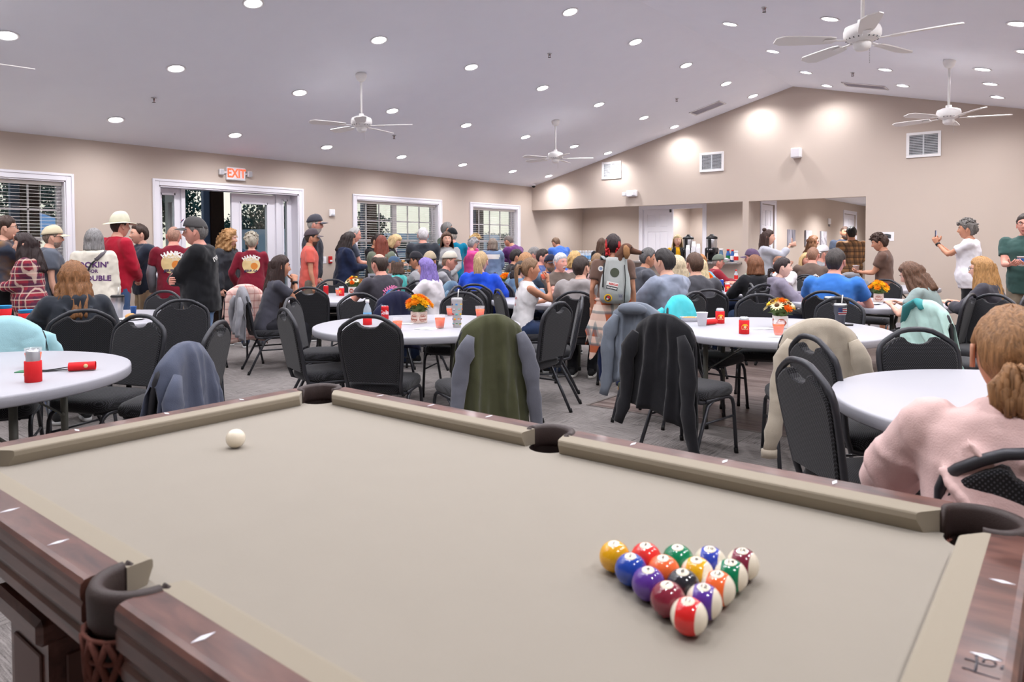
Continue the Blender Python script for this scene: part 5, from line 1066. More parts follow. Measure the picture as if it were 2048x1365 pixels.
ITEMS = {'mum3': [(-4.269, 4.145)], 'juice3': [(-3.993, 3.653), (-3.851, 3.963), (-4.104, 4.728), (-4.472, 4.734)], 'bottle3': [(-4.496, 3.787)], 'can3': [(-4.681, 4.138)], 'tumbler3': [(-3.792, 4.093)], 'paper3': [(-4.313, 4.017), (-3.905, 3.881)], 'sun5': [(-1.774, 5.565)], 'juice5': [(-1.634, 5.093)], 'koozie5': [(-1.858, 5.032), (-2.266, 5.596)], 'cup5': [(-2.308, 5.337)], 'roll5': [(-2.286, 5.442)], 'tray5': [(-2.526, 5.595)], 'tumb5': [(-1.674, 6.594), (-1.462, 6.06)], 'fob5': [(-1.391, 6.024)], 'paper5': [(-1.874, 5.407), (-1.616, 5.071)], 'koozie1': [(-3.855, 1.219)], 'juice1': [(-4.323, 1.369)], 'redroll1': [(-3.997, 1.484)], 'lan1': [(-4.09, 1.413)], 'cup2': [(-7.375, 2.127), (-6.712, 2.08)], 'tray2': [(-6.857, 2.018)], 'tumb2': [(-6.752, 2.809)], 'cupb2': [(-7.038, 3.069)], 'plate2': [(-6.473, 2.8)], 'sun4': [(-7.606, 6.171)], 'juice4': [(-7.455, 5.804)], 'koozie4': [(-7.423, 5.827)], 'can4': [(-7.745, 5.827)], 'mum7': [(-1.719, 8.777)], 'tumb7': [(-1.961, 8.967)], 'plate7': [(-1.718, 8.353)], 'mum8': [(-4.346, 10.186)], 'blue8': [(-4.159, 10.32)], 'koozie8': [(-3.733, 9.474)], 'juice8': [(-3.633, 9.416)], 'mum9': [(-6.798, 8.438)], 'mum12': [(-3.9, 11.85)], 'bot11': [(-4.775, 12.516)], 'mum10': [(-5.195, 7.444)]}
# ================================================================== people
SKIN = {k: mat('skin_' + k, c, .5, spec=.35, var=.05, vscale=60) for k, c in dict(light=(222, 172, 150), pink=(224, 160, 142), tan=(198, 142, 114), brown=(150, 102, 78), pale=(232, 190, 172)).items()}
LIP = mat('lips', (176, 96, 92), .4); EYEW = mat('eye_white', (228, 224, 220), .2); IRIS = mat('iris', (48, 40, 36), .15)
def hairmat(c):
    k = 'hair_%d_%d_%d' % c
    if k in MATS: return MATS[k]
    m_ = bpy.data.materials.new(k); m_.use_nodes = True; MATS[k] = m_; n = m_.node_tree.nodes; L = m_.node_tree.links; b_ = n['Principled BSDF']
    b_.inputs['Roughness'].default_value = .55; b_.inputs['Specular IOR Level'].default_value = .35
    t = n.new('ShaderNodeTexCoord'); mp = n.new('ShaderNodeMapping'); mp.inputs['Scale'].default_value = (1, 1, .12); L.new(t.outputs['Object'], mp.inputs[0])
    no = n.new('ShaderNodeTexNoise'); no.inputs['Scale'].default_value = 150; no.inputs['Detail'].default_value = 3; L.new(mp.outputs[0], no.inputs[0])
    r_ = n.new('ShaderNodeMapRange'); r_.inputs[1].default_value = .3; r_.inputs[2].default_value = .7; L.new(no.outputs[0], r_.inputs[0])
    mx = n.new('ShaderNodeMix'); mx.data_type = 'RGBA'; q = s2l(c); mx.inputs[6].default_value = tuple(v * .55 for v in q) + (1,); mx.inputs[7].default_value = tuple(min(1, v * 1.3) for v in q) + (1,)
    L.new(r_.outputs[0], mx.inputs[0]); L.new(mx.outputs[2], b_.inputs['Base Color'])
    bu = n.new('ShaderNodeBump'); bu.inputs['Strength'].default_value = .6; bu.inputs['Distance'].default_value = .006; L.new(no.outputs[0], bu.inputs['Height']); L.new(bu.outputs[0], b_.inputs['Normal'])
    return m_
def plaid(name, c1, c2, c3, k=70.0):
    m_ = bpy.data.materials.new('plaid_' + name); m_.use_nodes = True; n = m_.node_tree.nodes; L = m_.node_tree.links; b_ = n['Principled BSDF']; b_.inputs['Roughness'].default_value = .9
    t = n.new('ShaderNodeTexCoord'); s_ = n.new('ShaderNodeSeparateXYZ'); L.new(t.outputs['Object'], s_.inputs[0])
    xy = n.new('ShaderNodeMath'); xy.operation = 'ADD'; L.new(s_.outputs[0], xy.inputs[0]); L.new(s_.outputs[1], xy.inputs[1])
    def band(sock, kk, ph, thr):
        a = n.new('ShaderNodeMath'); a.operation = 'MULTIPLY_ADD'; a.inputs[1].default_value = kk; a.inputs[2].default_value = ph; L.new(sock, a.inputs[0])
        b = n.new('ShaderNodeMath'); b.operation = 'SINE'; L.new(a.outputs[0], b.inputs[0])
        r = n.new('ShaderNodeMapRange'); r.inputs[1].default_value = thr - .08; r.inputs[2].default_value = thr + .08; L.new(b.outputs[0], r.inputs[0]); return r.outputs[0]
    def mix(f, a, b):
        x = n.new('ShaderNodeMix'); x.data_type = 'RGBA'; L.new(f, x.inputs[0])
        for i, v in ((6, a), (7, b)):
            if isinstance(v, tuple): x.inputs[i].default_value = (*s2l(v), 1)
            else: L.new(v, x.inputs[i])
        return x.outputs[2]
    def half(sock):
        a = n.new('ShaderNodeMath'); a.operation = 'MULTIPLY'; a.inputs[1].default_value = .58; L.new(sock, a.inputs[0]); return a.outputs[0]
    c = mix(half(band(xy.outputs[0], k, 0, .1)), c1, c2); c = mix(half(band(s_.outputs[2], k, 0, .1)), c, c2)
    c = mix(half(band(xy.outputs[0], k, 1.57, .84)), c, c3); c = mix(half(band(s_.outputs[2], k, 1.57, .84)), c, c3)
    L.new(c, b_.inputs['Base Color']); return m_
PL = {'red': plaid('red_navy', (150, 40, 58), (48, 34, 62), (225, 205, 185), 95), 'brown': plaid('brown_black', (172, 128, 84), (96, 76, 62), (40, 36, 36), 60), 'orange': plaid('rust_teal', (180, 92, 58), (240, 224, 210), (60, 104, 116), 42), 'pink': plaid('pink_cream', (226, 196, 186), (214, 178, 170), (176, 110, 104), 75), 'navy': plaid('navy_white', (40, 52, 82), (150, 160, 180), (220, 222, 228), 70)}
def topmat(c):
    if isinstance(c, str):
        if c in PL: return PL[c]
        if c == 'tiedye': return mat('tie_dye', (64, 74, 92), .9, col2=(128, 96, 62), vscale=7, bump=.3)
        if c == 'floral': return mat('green_floral', (70, 104, 92), .9, col2=(150, 160, 120), vscale=45, bump=.3)
        if c == 'denim2': return fabric('denim_jacket', (112, 132, 164), .2)
    return fabric('top_%d_%d_%d' % c, c, .10)

def head_pt(phi, el, jaw=1.0):
    d = np.array([math.sin(phi) * math.cos(el), math.cos(phi) * math.cos(el), math.sin(el)])
    p = d * np.array([.0745, .092 if d[1] > 0 else .099, .113 if d[2] > 0 else .120]); x, y, z = p
    if z < 0:
        t = -z / .12; x *= 1 - (.26 / jaw) * t ** 1.5; y *= (1 - .05 * t) if y > 0 else (1 - .42 * t)
    if y > .02:
        ax = abs(x); G = lambda v, c, s_: math.exp(-((v - c) / s_) ** 2)
        y += .010 * G(z, -.100, .02) * G(x, 0, .028)
        ns = .0105 + .006 * G(z, -.027, .010)
        y += (.022 * G(z, -.022, .013) + .010 * G(z, 0, .020)) * math.exp(-(x / ns) ** 2)
        y -= .010 * G(ax, .031, .015) * G(z, .013, .012)
        y += .004 * G(z, .033, .010) * G(x, 0, .05) + .004 * G(ax, .045, .02) * G(z, -.022, .02)
        y += .005 * G(x, 0, .021) * (G(z, -.058, .006) + G(z, -.070, .006))
    return np.array([x, y, z])
_heads = {}
def head_mesh(lo, jaw):
    k = (lo, jaw)
    if k in _heads: return _heads[k]
    n_, m_ = (36, 26) if lo else (52, 38)
    V = [(0, 0, -.118)]; F = []
    for i in range(1, m_):
        el = PI * i / m_ - PI / 2
        for j in range(n_):
            t = 2 * PI * j / n_; V.append(tuple(head_pt(t - .45 * math.sin(t), el, jaw)))
    V.append((0, 0, .113)); Lx = len(V) - 1
    for j in range(n_): F.append((0, 1 + (j + 1) % n_, 1 + j)); F.append((Lx, Lx - n_ + j, Lx - n_ + (j + 1) % n_))
    for i in range(m_ - 2):
        for j in range(n_): F.append((1 + i * n_ + j, 1 + i * n_ + (j + 1) % n_, 1 + (i + 1) * n_ + (j + 1) % n_, 1 + (i + 1) * n_ + j))
    F = [f[::-1] for f in F]
    V = np.array(V); mt = []
    for f in F:
        c = V[list(f)].mean(0); mt.append(1 if (abs(c[0]) < .023 and -.076 < c[2] < -.053 and c[1] > .07) else 0)
    _heads[k] = (V, F, mt); return _heads[k]
def add_head(mb, M_, lo, jaw, browmat=4):
    V, F, mt = head_mesh(lo, jaw); o = len(mb.f); mb.add(V, F, 0, True, M_); mb.m[o:] = mt
    for s_ in (-1, 1):
        o = len(mb.f); c = np.array((s_ * .031, .0665, .013)); mb.ball(c, .0120, 10, 8, 2, M_)
        mb.ball(c + (0, .0066, 0), (.0058, .0058, .0058), 8, 6, 3, M_)
        mb.tube([(s_ * .014, .092, .030), (s_ * .030, .090, .036), (s_ * .048, .078, .030)], [.002, .0036, .002], 5, 4, M=M_)
        # ears
        rg = []
        for (dz, w_, dy) in ((-.032, .006, .004), (-.018, .011, 0), (0, .016, -.004), (.018, .016, -.006), (.028, .009, -.006)):
            rg.append([(s_ * (.071 + .012 * (1 - math.cos(q)) * .5 + .004), -.008 + dy + w_ * math.sin(q) * 1.0, dz - .004) for q in np.linspace(0, 2 * PI, 8, False)])
        mb.loft(rg, 0, True, True, M_)
def el_min(phi, front=.54, nape=-.72):
    a = abs((phi + PI) % (2 * PI) - PI)
    if a < R(55): return front - .10 * (a / R(55))
    if a < R(82): return front - .10 - (front - .10 + .02) * (a - R(55)) / R(27)
    if a < R(92): return -.02
    if a < R(108): return .16
    return .16 + (nape - .16) * min(1, (a - R(108)) / R(30))
def nz(p, s_=1.0): return noise.noise(Vector(p) * s_)
def hair_shell(mb, M_, thick, front=.54, nape=-.72, top=PI / 2, rough=0.0, seed=0, n_=40, m_=12, part=True):
    rings = []
    for i in range(m_ + 1):
        r_ = []; t = i / m_
        for j in range(n_):
            ph_ = 2 * PI * j / n_; e0 = el_min(ph_, front, nape) + .05 * nz((ph_ * 4, seed, 1.7)); el = e0 + (top - e0) * t
            p = head_pt(ph_, el); d = p / np.linalg.norm(p)
            k = min(1, t * 5 + .0) ** .6 if top > 1.5 else min(1, min(t, 1 - t) * 5) ** .6
            q = thick * k * (1 + .0) - .003 * (1 - k)
            q += rough * k * nz(d * 9 + seed, 1) + .004 * k * (thick > .01) * math.sin(ph_ * 31 + 4 * nz(d * 3 + seed))
            r_.append(tuple(p + d * q))
        rings.append(r_)
    mb.loft(rings[::-1] if False else rings, 0, top < 1.5 and False, True, M_)
def hair_curtain(mb, M_, length, thick, a0=75, flare=.03, wave=.006, seed=0, drop_front=.0, curl=0, n_=46, back=.105, taper=.5):
    """hair hanging from ear level round the back; a0 = degrees from the face where it starts"""
    cols_in = []; outer = []; inner = []
    for j in range(n_ + 1):
        ph_ = R(a0) + (2 * PI - 2 * R(a0)) * j / n_; e0 = .55
        base = head_pt(ph_, e0); pts = []; rowN = 14
        jag = 1 - taper * .25 * abs(nz((j * .55, seed, 3.1))) - .10 * abs(math.sin(ph_ / 2)) * 0
        for i in range(rowN + 1):
            t = i / rowN; z = base[2] + (-length * jag - base[2]) * t
            if z > -.02: pp = head_pt(ph_, math.asin(max(-1, min(1, z / .115)))); rr = math.hypot(pp[0], pp[1]) + thick
            else:
                pp = head_pt(ph_, -.05); rr = math.hypot(pp[0], pp[1]) + thick + flare * min(1, (-z) / .25) - (.03 * max(0, (-z - .05) / .2) if False else 0)
            w_ = wave * (1 + t) * math.sin(ph_ * 17 + 9 * nz((ph_ * 2, z * 4, seed))) + curl * nz((ph_ * 5, z * 22, seed)) + curl * .6 * math.sin(z * 70 + ph_ * 9)
            rr += w_
            if i == rowN: rr -= thick * .8
            pts.append((rr * math.sin(ph_), rr * math.cos(ph_) * (1.0 if math.cos(ph_) > 0 else 1.12), z))
        pts.append((pts[-1][0] * .86, pts[-1][1] * .86, pts[-1][2] + .012))
        cols_in.append(pts)
    mb.loft(cols_in, 0, False, True, M_, closed=False)
def make_hair(style, M_, seed, lo):
    mb = MB(); n_ = 40
    if style == 'buzz': hair_shell(mb, M_, .006, seed=seed)
    elif style == 'short': hair_shell(mb, M_, .017, rough=.006, seed=seed)
    elif style == 'crop': hair_shell(mb, M_, .022, front=.7, rough=.012, seed=seed)
    elif style == 'balding': hair_shell(mb, M_, .013, top=.80, front=.70, rough=.004, seed=seed)
    elif style == 'thin': hair_shell(mb, M_, .009, front=.85, rough=.003, seed=seed)
    elif style == 'bob': hair_shell(mb, M_, .024, rough=.006, seed=seed); hair_curtain(mb, M_, .13, .022, 68, .012, .005, seed)
    elif style == 'bobcurl': hair_shell(mb, M_, .026, rough=.018, seed=seed); hair_curtain(mb, M_, .12, .024, 72, .012, .006, seed, curl=.012)
    elif style == 'mid': hair_shell(mb, M_, .024, rough=.006, seed=seed); hair_curtain(mb, M_, .22, .022, 66, .035, .007, seed)
    elif style == 'long': hair_shell(mb, M_, .022, rough=.005, seed=seed); hair_curtain(mb, M_, .33, .020, 68, .045, .007, seed)
    elif style == 'xlong': hair_shell(mb, M_, .022, rough=.004, seed=seed); hair_curtain(mb, M_, .46, .020, 74, .03, .007, seed, taper=1.0)
    elif style == 'wavy': hair_shell(mb, M_, .026, rough=.012, seed=seed); hair_curtain(mb, M_, .31, .022, 64, .055, .009, seed, curl=.005)
    elif style == 'curly': 
        hair_shell(mb, M_, .042, rough=.03, seed=seed); hair_curtain(mb, M_, .17, .045, 62, .03, .012, seed, curl=.02)
        r_ = np.random.default_rng(int(seed * 7) + 3)
        for k in range(70):
            ph_ = R(58) + (2 * PI - 2 * R(58)) * r_.random(); z = -.16 + .27 * r_.random(); p = head_pt(ph_, math.asin(max(-.95, min(.98, z / .125)))); d = p / np.linalg.norm(p); c = p + d * .05
            mb.tube([c + .016 * np.array((math.cos(q * 1.9 + k), math.sin(q * 1.9 + k), -.011 * q + .02)) for q in range(6)], .008, 5, 0, M=M_)
    elif style == 'curlytop':
        hair_shell(mb, M_, .03, rough=.03, seed=seed); r_ = np.random.default_rng(int(seed * 7) + 3)
        for k in range(60):
            ph_ = 2 * PI * r_.random(); el = .35 + 1.15 * r_.random(); p = head_pt(ph_, el); d = p / np.linalg.norm(p); c = p + d * .034
            mb.tube([c + .013 * np.array((math.cos(q * 1.8 + k), math.sin(q * 1.8 + k * 2), math.cos(q + k) * .6)) for q in range(5)], .008, 5, 0, M=M_)
    elif style in ('pony', 'lowpony'):
        hair_shell(mb, M_, .014, rough=.003, seed=seed); zb = .035 if style == 'pony' else -.035
        b0 = np.array((0, -.105, zb)); r_ = np.random.default_rng(int(seed * 7))
        mb.lathe([(.012, -.012), (.022, -.008), (.024, 0), (.022, .008), (.012, .012)], 12, M=M_ @ Matrix.Translation(tuple(b0)) @ Matrix.Rotation(PI / 2 - .3, 4, 'X'))
        ln = .24 if style == 'pony' else .10
        for k in range(26):
            q = 2 * PI * k / 26; rr = .022 * math.sqrt((k % 5 + 1) / 5); o_ = np.array((rr * math.cos(q), 0, rr * math.sin(q)))
            sp = 1.6 + .8 * r_.random(); L_ = ln * (.75 + .35 * r_.random())
            mb.tube([b0 + o_ * .6, b0 + o_ * 1.0 + (0, -.035, 0), b0 + o_ * sp + (0, -.06, -L_ * .3), b0 + o_ * sp * .9 + (0, -.055, -L_ * .7), b0 + o_ * .6 + (.01 * r_.normal(), -.045, -L_)], [.006, .009, .010, .008, .002], 5, 0, M=M_)
    elif style == 'halfup':
        hair_shell(mb, M_, .016, rough=.004, seed=seed); hair_curtain(mb, M_, .40, .016, 82, .02, .006, seed, taper=.9); mb.ball((0, -.06, .125), (.034, .034, .03), 12, 8, 0, M_)
    elif style == 'buns':
        hair_shell(mb, M_, .014, rough=.004, seed=seed); r_ = np.random.default_rng(5)
        for s_ in (-1, 1):
            for k in range(16):
                q = k * .9; c = np.array((s_ * (.050 + .016 * math.cos(q)), -.080 + .012 * math.sin(q * 1.3), -.062 + .030 * math.sin(q * 1.7))); mb.ball(c, .012 + .004 * math.sin(k), 8, 6, 1, M_)
            for k in range(5): mb.tube([(s_ * (.010 + k * .013), .045 - .02 * k, .112 - .012 * k), (s_ * (.018 + k * .013), -.03, .110 - .014 * k), (s_ * (.03 + k * .010), -.095, .05 - .012 * k), (s_ * .06, -.085, -.03)], .0085, 6, 1 if k > 2 else 0, M=M_)
    return mb
CAPB = {}
def make_cap(M_, kind, back=False):
    """returns (crown, brim) builders"""
    cr = MB(); br = MB(); rings = []; n_ = 28
    for i in range(10):
        t = i / 9; r_ = []
        for j in range(n_):
            ph_ = 2 * PI * j / n_; e0 = .34 - .10 * math.cos(ph_) * -1; el = e0 + (PI / 2 - e0) * t
            p = head_pt(ph_, el); d = p / np.linalg.norm(p); r_.append(tuple(p + d * (.022 + .010 * math.sin(t * PI) * max(0, math.cos(ph_))) + np.array((0, 0, (.012 if kind == 'cap' else .034) * math.sin(min(1, t * 1.6) * PI / 2)))))
        rings.append(r_)
    inn = [[tuple(np.array(p) * .96) for p in rings[0]]]
    cr.loft(inn + rings, 0, False, True, M_); cr.ball((0, 0, .148 if kind == 'cap' else .168), (.008, .008, .004), 8, 5, 0, M_)
    if kind == 'cap':
        V = []; s_ = -1 if back else 1; n2 = 13
        for lay in (0, -.004):
            for i in range(5):
                for j in range(n2):
                    a = R(-58) + R(116) * j / (n2 - 1); rr = .098 + (.068 * (math.cos(a) ** .5) if math.cos(a) > 0 else 0) * i / 4
                    V.append((rr * .82 * math.sin(a) , s_ * (rr * math.cos(a) * 1.03 + .004), .045 - .022 * (math.sin(a)) ** 2 - .012 * (i / 4) + lay))
        F = []; K = 5 * n2
        for i in range(4):
            for j in range(n2 - 1): a = i * n2 + j; F += [(a, a + 1, a + n2 + 1, a + n2), (K + a, K + a + n2, K + a + n2 + 1, K + a + 1)]
        for j in range(n2 - 1): a = 4 * n2 + j; F.append((a, a + 1, K + a + 1, K + a))
        br.add(V, F, 0, True, M_)
    else:
        rg = []
        for (rr, z) in ((.096, .045), (.125, .040), (.165, .030), (.167, .026), (.125, .034), (.096, .038)): rg.append([(rr * .90 * math.sin(q), rr * 1.06 * math.cos(q), z + .010 * math.cos(2 * q) * -1 * (rr > .12)) for q in np.linspace(0, 2 * PI, 32, False)])
        br.loft(rg, 0, False, True, M_)
    return cr, br
def glasses(M_, up=False):
    g = MB(); dz, dy = (.075, -.028) if up else (.012, 0)
    for s_ in (-1, 1):
        g.tube([(s_ * .032 + .023 * math.cos(q), .088 + dy + (.01 if not up else .0) - .006 * abs(math.cos(q)), dz + .017 * math.sin(q)) for q in np.linspace(0, 2 * PI, 13)], .0021, 5, M=M_)
        g.tube([(s_ * .055, .090 + dy, dz + .004), (s_ * .074, .06 + dy, dz + .006), (s_ * .080, -.01 + dy * .5, dz * (.5 if up else 1) + .004), (s_ * .078, -.03, dz * .4 - .006)], .002, 5, M=M_)
    g.tube([(-.010, .098 + dy, dz + .004), (.010, .098 + dy, dz + .004)], .002, 5, M=M_)
    return g
def hand(mb, W, d, pn, curl=.5, mi=0, side=1, thumb_up=False):
    """palm and five bent fingers; W wrist, d direction, pn palm normal"""
    d = d / np.linalg.norm(d); pn = pn - d * (pn @ d); pn = pn / max(1e-6, np.linalg.norm(pn)); sd = -np.cross(d, pn) * side
    rg = []
    for t, w_, th in ((-.02, .024, .021), (.0, .026, .019), (.03, .036, .016), (.065, .041, .014), (.085, .038, .011)):
        c = W + d * t; rg.append([tuple(c + sd * w_ * math.cos(q) + pn * th * math.sin(q)) for q in np.linspace(0, 2 * PI, 10, False)])
    mb.loft(rg, mi)
    for k, (off, ln) in enumerate(((-.029, .066), (-.010, .074), (.010, .070), (.028, .056))):
        b0 = W + d * .078 + sd * off * 1.0; a = curl * (1 + .1 * k) * .9; dirc = d.copy(); p = [b0]; ang = 0
        for seg in (.45, .32, .23):
            ang += a; dd = d * math.cos(ang) + pn * math.sin(ang); p.append(p[-1] + dd * ln * seg)
        mb.tube(p, [.0088, .0084, .0076, .0056], 6, mi, up=tuple(sd))
    b0 = W + d * .025 - sd * .030; t1 = (d * .55 - sd * .75 + pn * .25) if not thumb_up else (-sd * 1.0 + d * .1)
    t1 = t1 / np.linalg.norm(t1); t2 = t1 * .7 + d * (.5 if not thumb_up else 0) + pn * (.25 * curl if not thumb_up else 0); t2 = t2 / np.linalg.norm(t2)
    mb.tube([b0 + sd * .012, b0 + t1 * .030, b0 + t1 * .030 + t2 * .026, b0 + t1 * .030 + t2 * .046], [.0125, .0105, .0092, .0066], 6, mi)
def ik(S, W, a, b, hint):
    v = W - S; L_ = np.linalg.norm(v); L_ = max(L_, 1e-4)
    if L_ > (a + b) * .995: W = S + v / L_ * (a + b) * .995; v = W - S; L_ = (a + b) * .995
    u = v / L_; x = (a * a - b * b + L_ * L_) / (2 * L_); h = math.sqrt(max(0, a * a - x * x))
    hn = hint - u * (hint @ u); hn = hn / max(1e-6, np.linalg.norm(hn)); return S + u * x + hn * h, W
def ring(c, hx, hy, n_=18, p=.85, U=None):
    r_ = []
    for q in np.linspace(0, 2 * PI, n_, False):
        cq, sq = math.cos(q), math.sin(q); r_.append((c[0] + hx * math.copysign(abs(cq) ** p, cq), c[1] + hy * math.copysign(abs(sq) ** p, sq), c[2]))
    return r_
def capsule(mb, pts, rad, n_=10):
    mb.tube(pts, rad, n_, smooth=True); mb.ball(pts[0], rad[0], n_, 6); mb.ball(pts[-1], rad[-1], n_, 6)

TMP = bpy.data.collections.new('tmp_eval'); COL.children.link(TMP)
TEX = bpy.data.textures.new('cloth_folds', 'CLOUDS'); TEX.noise_scale = .085; TEX.noise_depth = 2
TEX2 = bpy.data.textures.new('cloth_folds_fine', 'CLOUDS'); TEX2.noise_scale = .045; TEX2.noise_depth = 1
QUEUE = []
def queue(mb, voxel, smooth_it, disp=0.0, fine=0.0):
    o = bpy.data.objects.new('q', mb.mesh('q', [SKIN['light']])); TMP.objects.link(o)
    r_ = o.modifiers.new('r', 'REMESH'); r_.mode = 'VOXEL'; r_.voxel_size = voxel; r_.use_smooth_shade = True
    s_ = o.modifiers.new('s', 'SMOOTH'); s_.factor = .5; s_.iterations = smooth_it
    for tx, st in ((TEX, disp), (TEX2, fine)):
        if st:
            d = o.modifiers.new('d', 'DISPLACE'); d.texture = tx; d.texture_coords = 'LOCAL'; d.strength = st; d.mid_level = .5
    if disp: s2 = o.modifiers.new('s2', 'SMOOTH'); s2.factor = .5; s2.iterations = 1
    QUEUE.append(o); return o
def rotx(p, a, o=(0, 0, 0)):
    p = np.asarray(p, float) - o; c, s_ = math.cos(a), math.sin(a); return np.stack([p[..., 0], p[..., 1] * c + p[..., 2] * s_, -p[..., 1] * s_ + p[..., 2] * c], -1) + o

def plan_person(idx, x, y, hd, ztop, o):
    P = dict(o); P['idx'] = idx; st = o['t'] == 'st'; fem = o.get('g', 'm') == 'f'; b = o.get('b', 1.0); lean = R(o.get('lean', 3 if st else 9))
    lo = o.get('lo', False)
    if st: s = (ztop + (1 - math.cos(lean)) * .775) / 1.725; hz = .95 * s
    else:
        s = min(1.12, max(.86, (ztop - .535) / (.775 * math.cos(lean)))); hz = ztop - .775 * s * math.cos(lean)
    pel = np.array((0, 0, hz)); P.update(s=s, hz=hz, st=st)
    def U(p): return rotx(np.asarray(p, float) * s, lean) + pel          # upper-body point (units of s) -> local
    def UR(r_): return [tuple(q) for q in U(r_)]
    sw = (.168 if fem else .194) * (.75 + .25 * b)
    if fem: prof = [(-.13, .160, .115, 0), (-.04, .172, .120, 0), (.05, .158, .112, 0), (.15, .132, .100, .004), (.25, .140, .104, .008), (.34, .156, .120, .020), (.42, .162, .098, .004), (.47, .128, .080, -.006), (.50, .082, .068, -.008), (.525, .058, .056, -.006)]
    else: prof = [(-.13, .155, .112, 0), (-.04, .162, .118, 0), (.06, .156, .112, .004), (.16, .150, .110, .008), (.26, .160, .114, .008), (.36, .178, .120, .008), (.43, .182, .102, 0), (.472, .142, .084, -.008), (.505, .092, .074, -.010), (.532, .064, .062, -.006)]
    P['prof'] = prof
    def torso(mb, g, z0=-.13, belly=0, zhem=None):
        rs = []
        for (z, hx, hy, yo) in prof:
            if z < z0 - 1e-6: continue
            k = math.exp(-((z - .08) / .16) ** 2); bb = 1 + (b - 1) * (.55 + .6 * k); yy = yo + .06 * (b - 1) * k * 1.3
            gg = g if z < .5 else g * .5
            rs.append(UR(ring((0, yy, z), hx * bb + gg / s, hy * (1 + (b - 1) * (.6 + 1.0 * k)) + gg / s)))
        if zhem is not None:
            z, hx, hy, yo = prof[0]; bb = 1 + (b - 1) * .8
            rs.insert(0, UR(ring((0, yo, zhem), hx * bb * 1.01 + g / s, hy * bb * 1.02 + g / s)))
        mb.loft(rs)
    # head
    hp = R(o.get('hp', 0)) - lean * .75; hyaw = R(o.get('hy', 0))
    hb = U((0, .012, .540)); M_ = Matrix.Translation(tuple(hb)) @ Matrix.Rotation(-lean, 4, 'X') @ Matrix.Rotation(hyaw, 4, 'Z') @ Matrix.Rotation(-hp, 4, 'X') @ Matrix.Rotation(R(o.get('hr', 0)), 4, 'Y') @ Matrix.Diagonal((s * 1.07, s * 1.05, s * 1.07, 1)) @ Matrix.Translation((0, .02, .105))
    P['HM'] = M_; hc = np.array(M_.translation)
    # arms
    arms = {}
    for nm, sd in (('la', -1), ('ra', 1)):
        S_ = U((sd * sw, -.008, .442)); spec = o.get(nm, 'down' if st else 'table'); hint = np.array((sd * .5, -.7, -.5)); sc = U((0, -.008, .435)); curl = .55; tu = False; pn = np.array((-sd * 1.0, .2, 0)); hdv = None
        if spec == 'down': Wt = S_ + s * np.array((sd * .05 * b, .05, -.525)); hint = np.array((sd * .3, -1, 0)); pn = np.array((-sd, 0, 0.))
        elif spec == 'table': Wt = np.array((sd * .13, .40 * s + .02, .80)); hint = np.array((sd * .9, -.1, -.8)); pn = np.array((0, 0, -1.)); curl = .35
        elif spec == 'lap': Wt = np.array((sd * .09, .26 * s, hz + .12)); hint = np.array((sd, -.5, -.3)); pn = np.array((0, 0, -1.))
        elif spec == 'cross': Wt = sc + s * np.array((-sd * .11, .235 + (.02 if sd > 0 else -.01), -.21 - .05 * (sd > 0))); hint = np.array((sd * 1.0, .25, -.6)); pn = np.array((0, -1., 0)); curl = .5; hdv = np.array((-sd, -.1, .1))
        elif spec == 'hold': Wt = sc + s * np.array((sd * .075, .34, -.24)); hint = np.array((sd * .5, -.6, -1)); pn = np.array((-sd * .6, 0, .8)); curl = .6
        elif spec == 'front': Wt = sc + s * np.array((sd * .06, .22, -.40)); hint = np.array((sd * 1, -.5, -.3)); pn = np.array((-sd * .5, -.8, 0)); curl = .8
        elif spec == 'phone': Wt = sc + s * np.array((sd * .04, .40, .03)); hint = np.array((sd * .5, -.2, -1)); pn = np.array((-sd * .9, -.2, 0)); curl = .9; hdv = np.array((0, .35, .9))
        elif spec == 'chin': Wt = hc + s * np.array((sd * .035, .075, -.165)); hint = np.array((sd * .5, .3, -1)); pn = np.array((0, -1., .1)); curl = .9; hdv = np.array((-sd * .25, -.05, 1))
        elif spec == 'clasp': Wt = hc + s * np.array((sd * .05, .145, -.16)); hint = np.array((sd * .5, .1, -1)); pn = np.array((-sd, -.2, 0)); curl = 1.1; hdv = np.array((-sd * .5, .1, .8))
        elif spec == 'drink': Wt = hc + s * np.array((sd * .045, .19, -.13)); hint = np.array((sd * .4, .3, -1)); pn = np.array((-sd * .6, -.7, 0)); curl = .8; hdv = np.array((-sd * .3, .1, .9))
        elif spec == 'thumb': Wt = sc + s * np.array((sd * .02, .40, .10)); hint = np.array((sd * .3, .1, -1)); pn = np.array((-sd, 0, 0.)); curl = 1.5; tu = True; hdv = np.array((0, 1, .15))
        elif spec == 'reach': Wt = sc + s * np.array((sd * .16, .44, -.20)); hint = np.array((sd * .5, -.2, -1)); pn = np.array((0, 0, -1.))
        else: Wt = sc + s * np.array(spec[:3]); hint = np.array(spec[3:6]) if len(spec) >= 6 else np.array((sd * .6, -.4, -.8)); pn = np.array((-sd * .6, 0, -.4))
        E_, Wt = ik(S_, np.array(Wt, float), .285 * s, .245 * s, hint); arms[nm] = (S_, E_, Wt)
        P[nm + '_w'] = Wt; P[nm + '_h'] = (hdv if hdv is not None else Wt - E_, pn, curl, sd, tu)
    P['arms'] = arms
    # legs
    legs = []
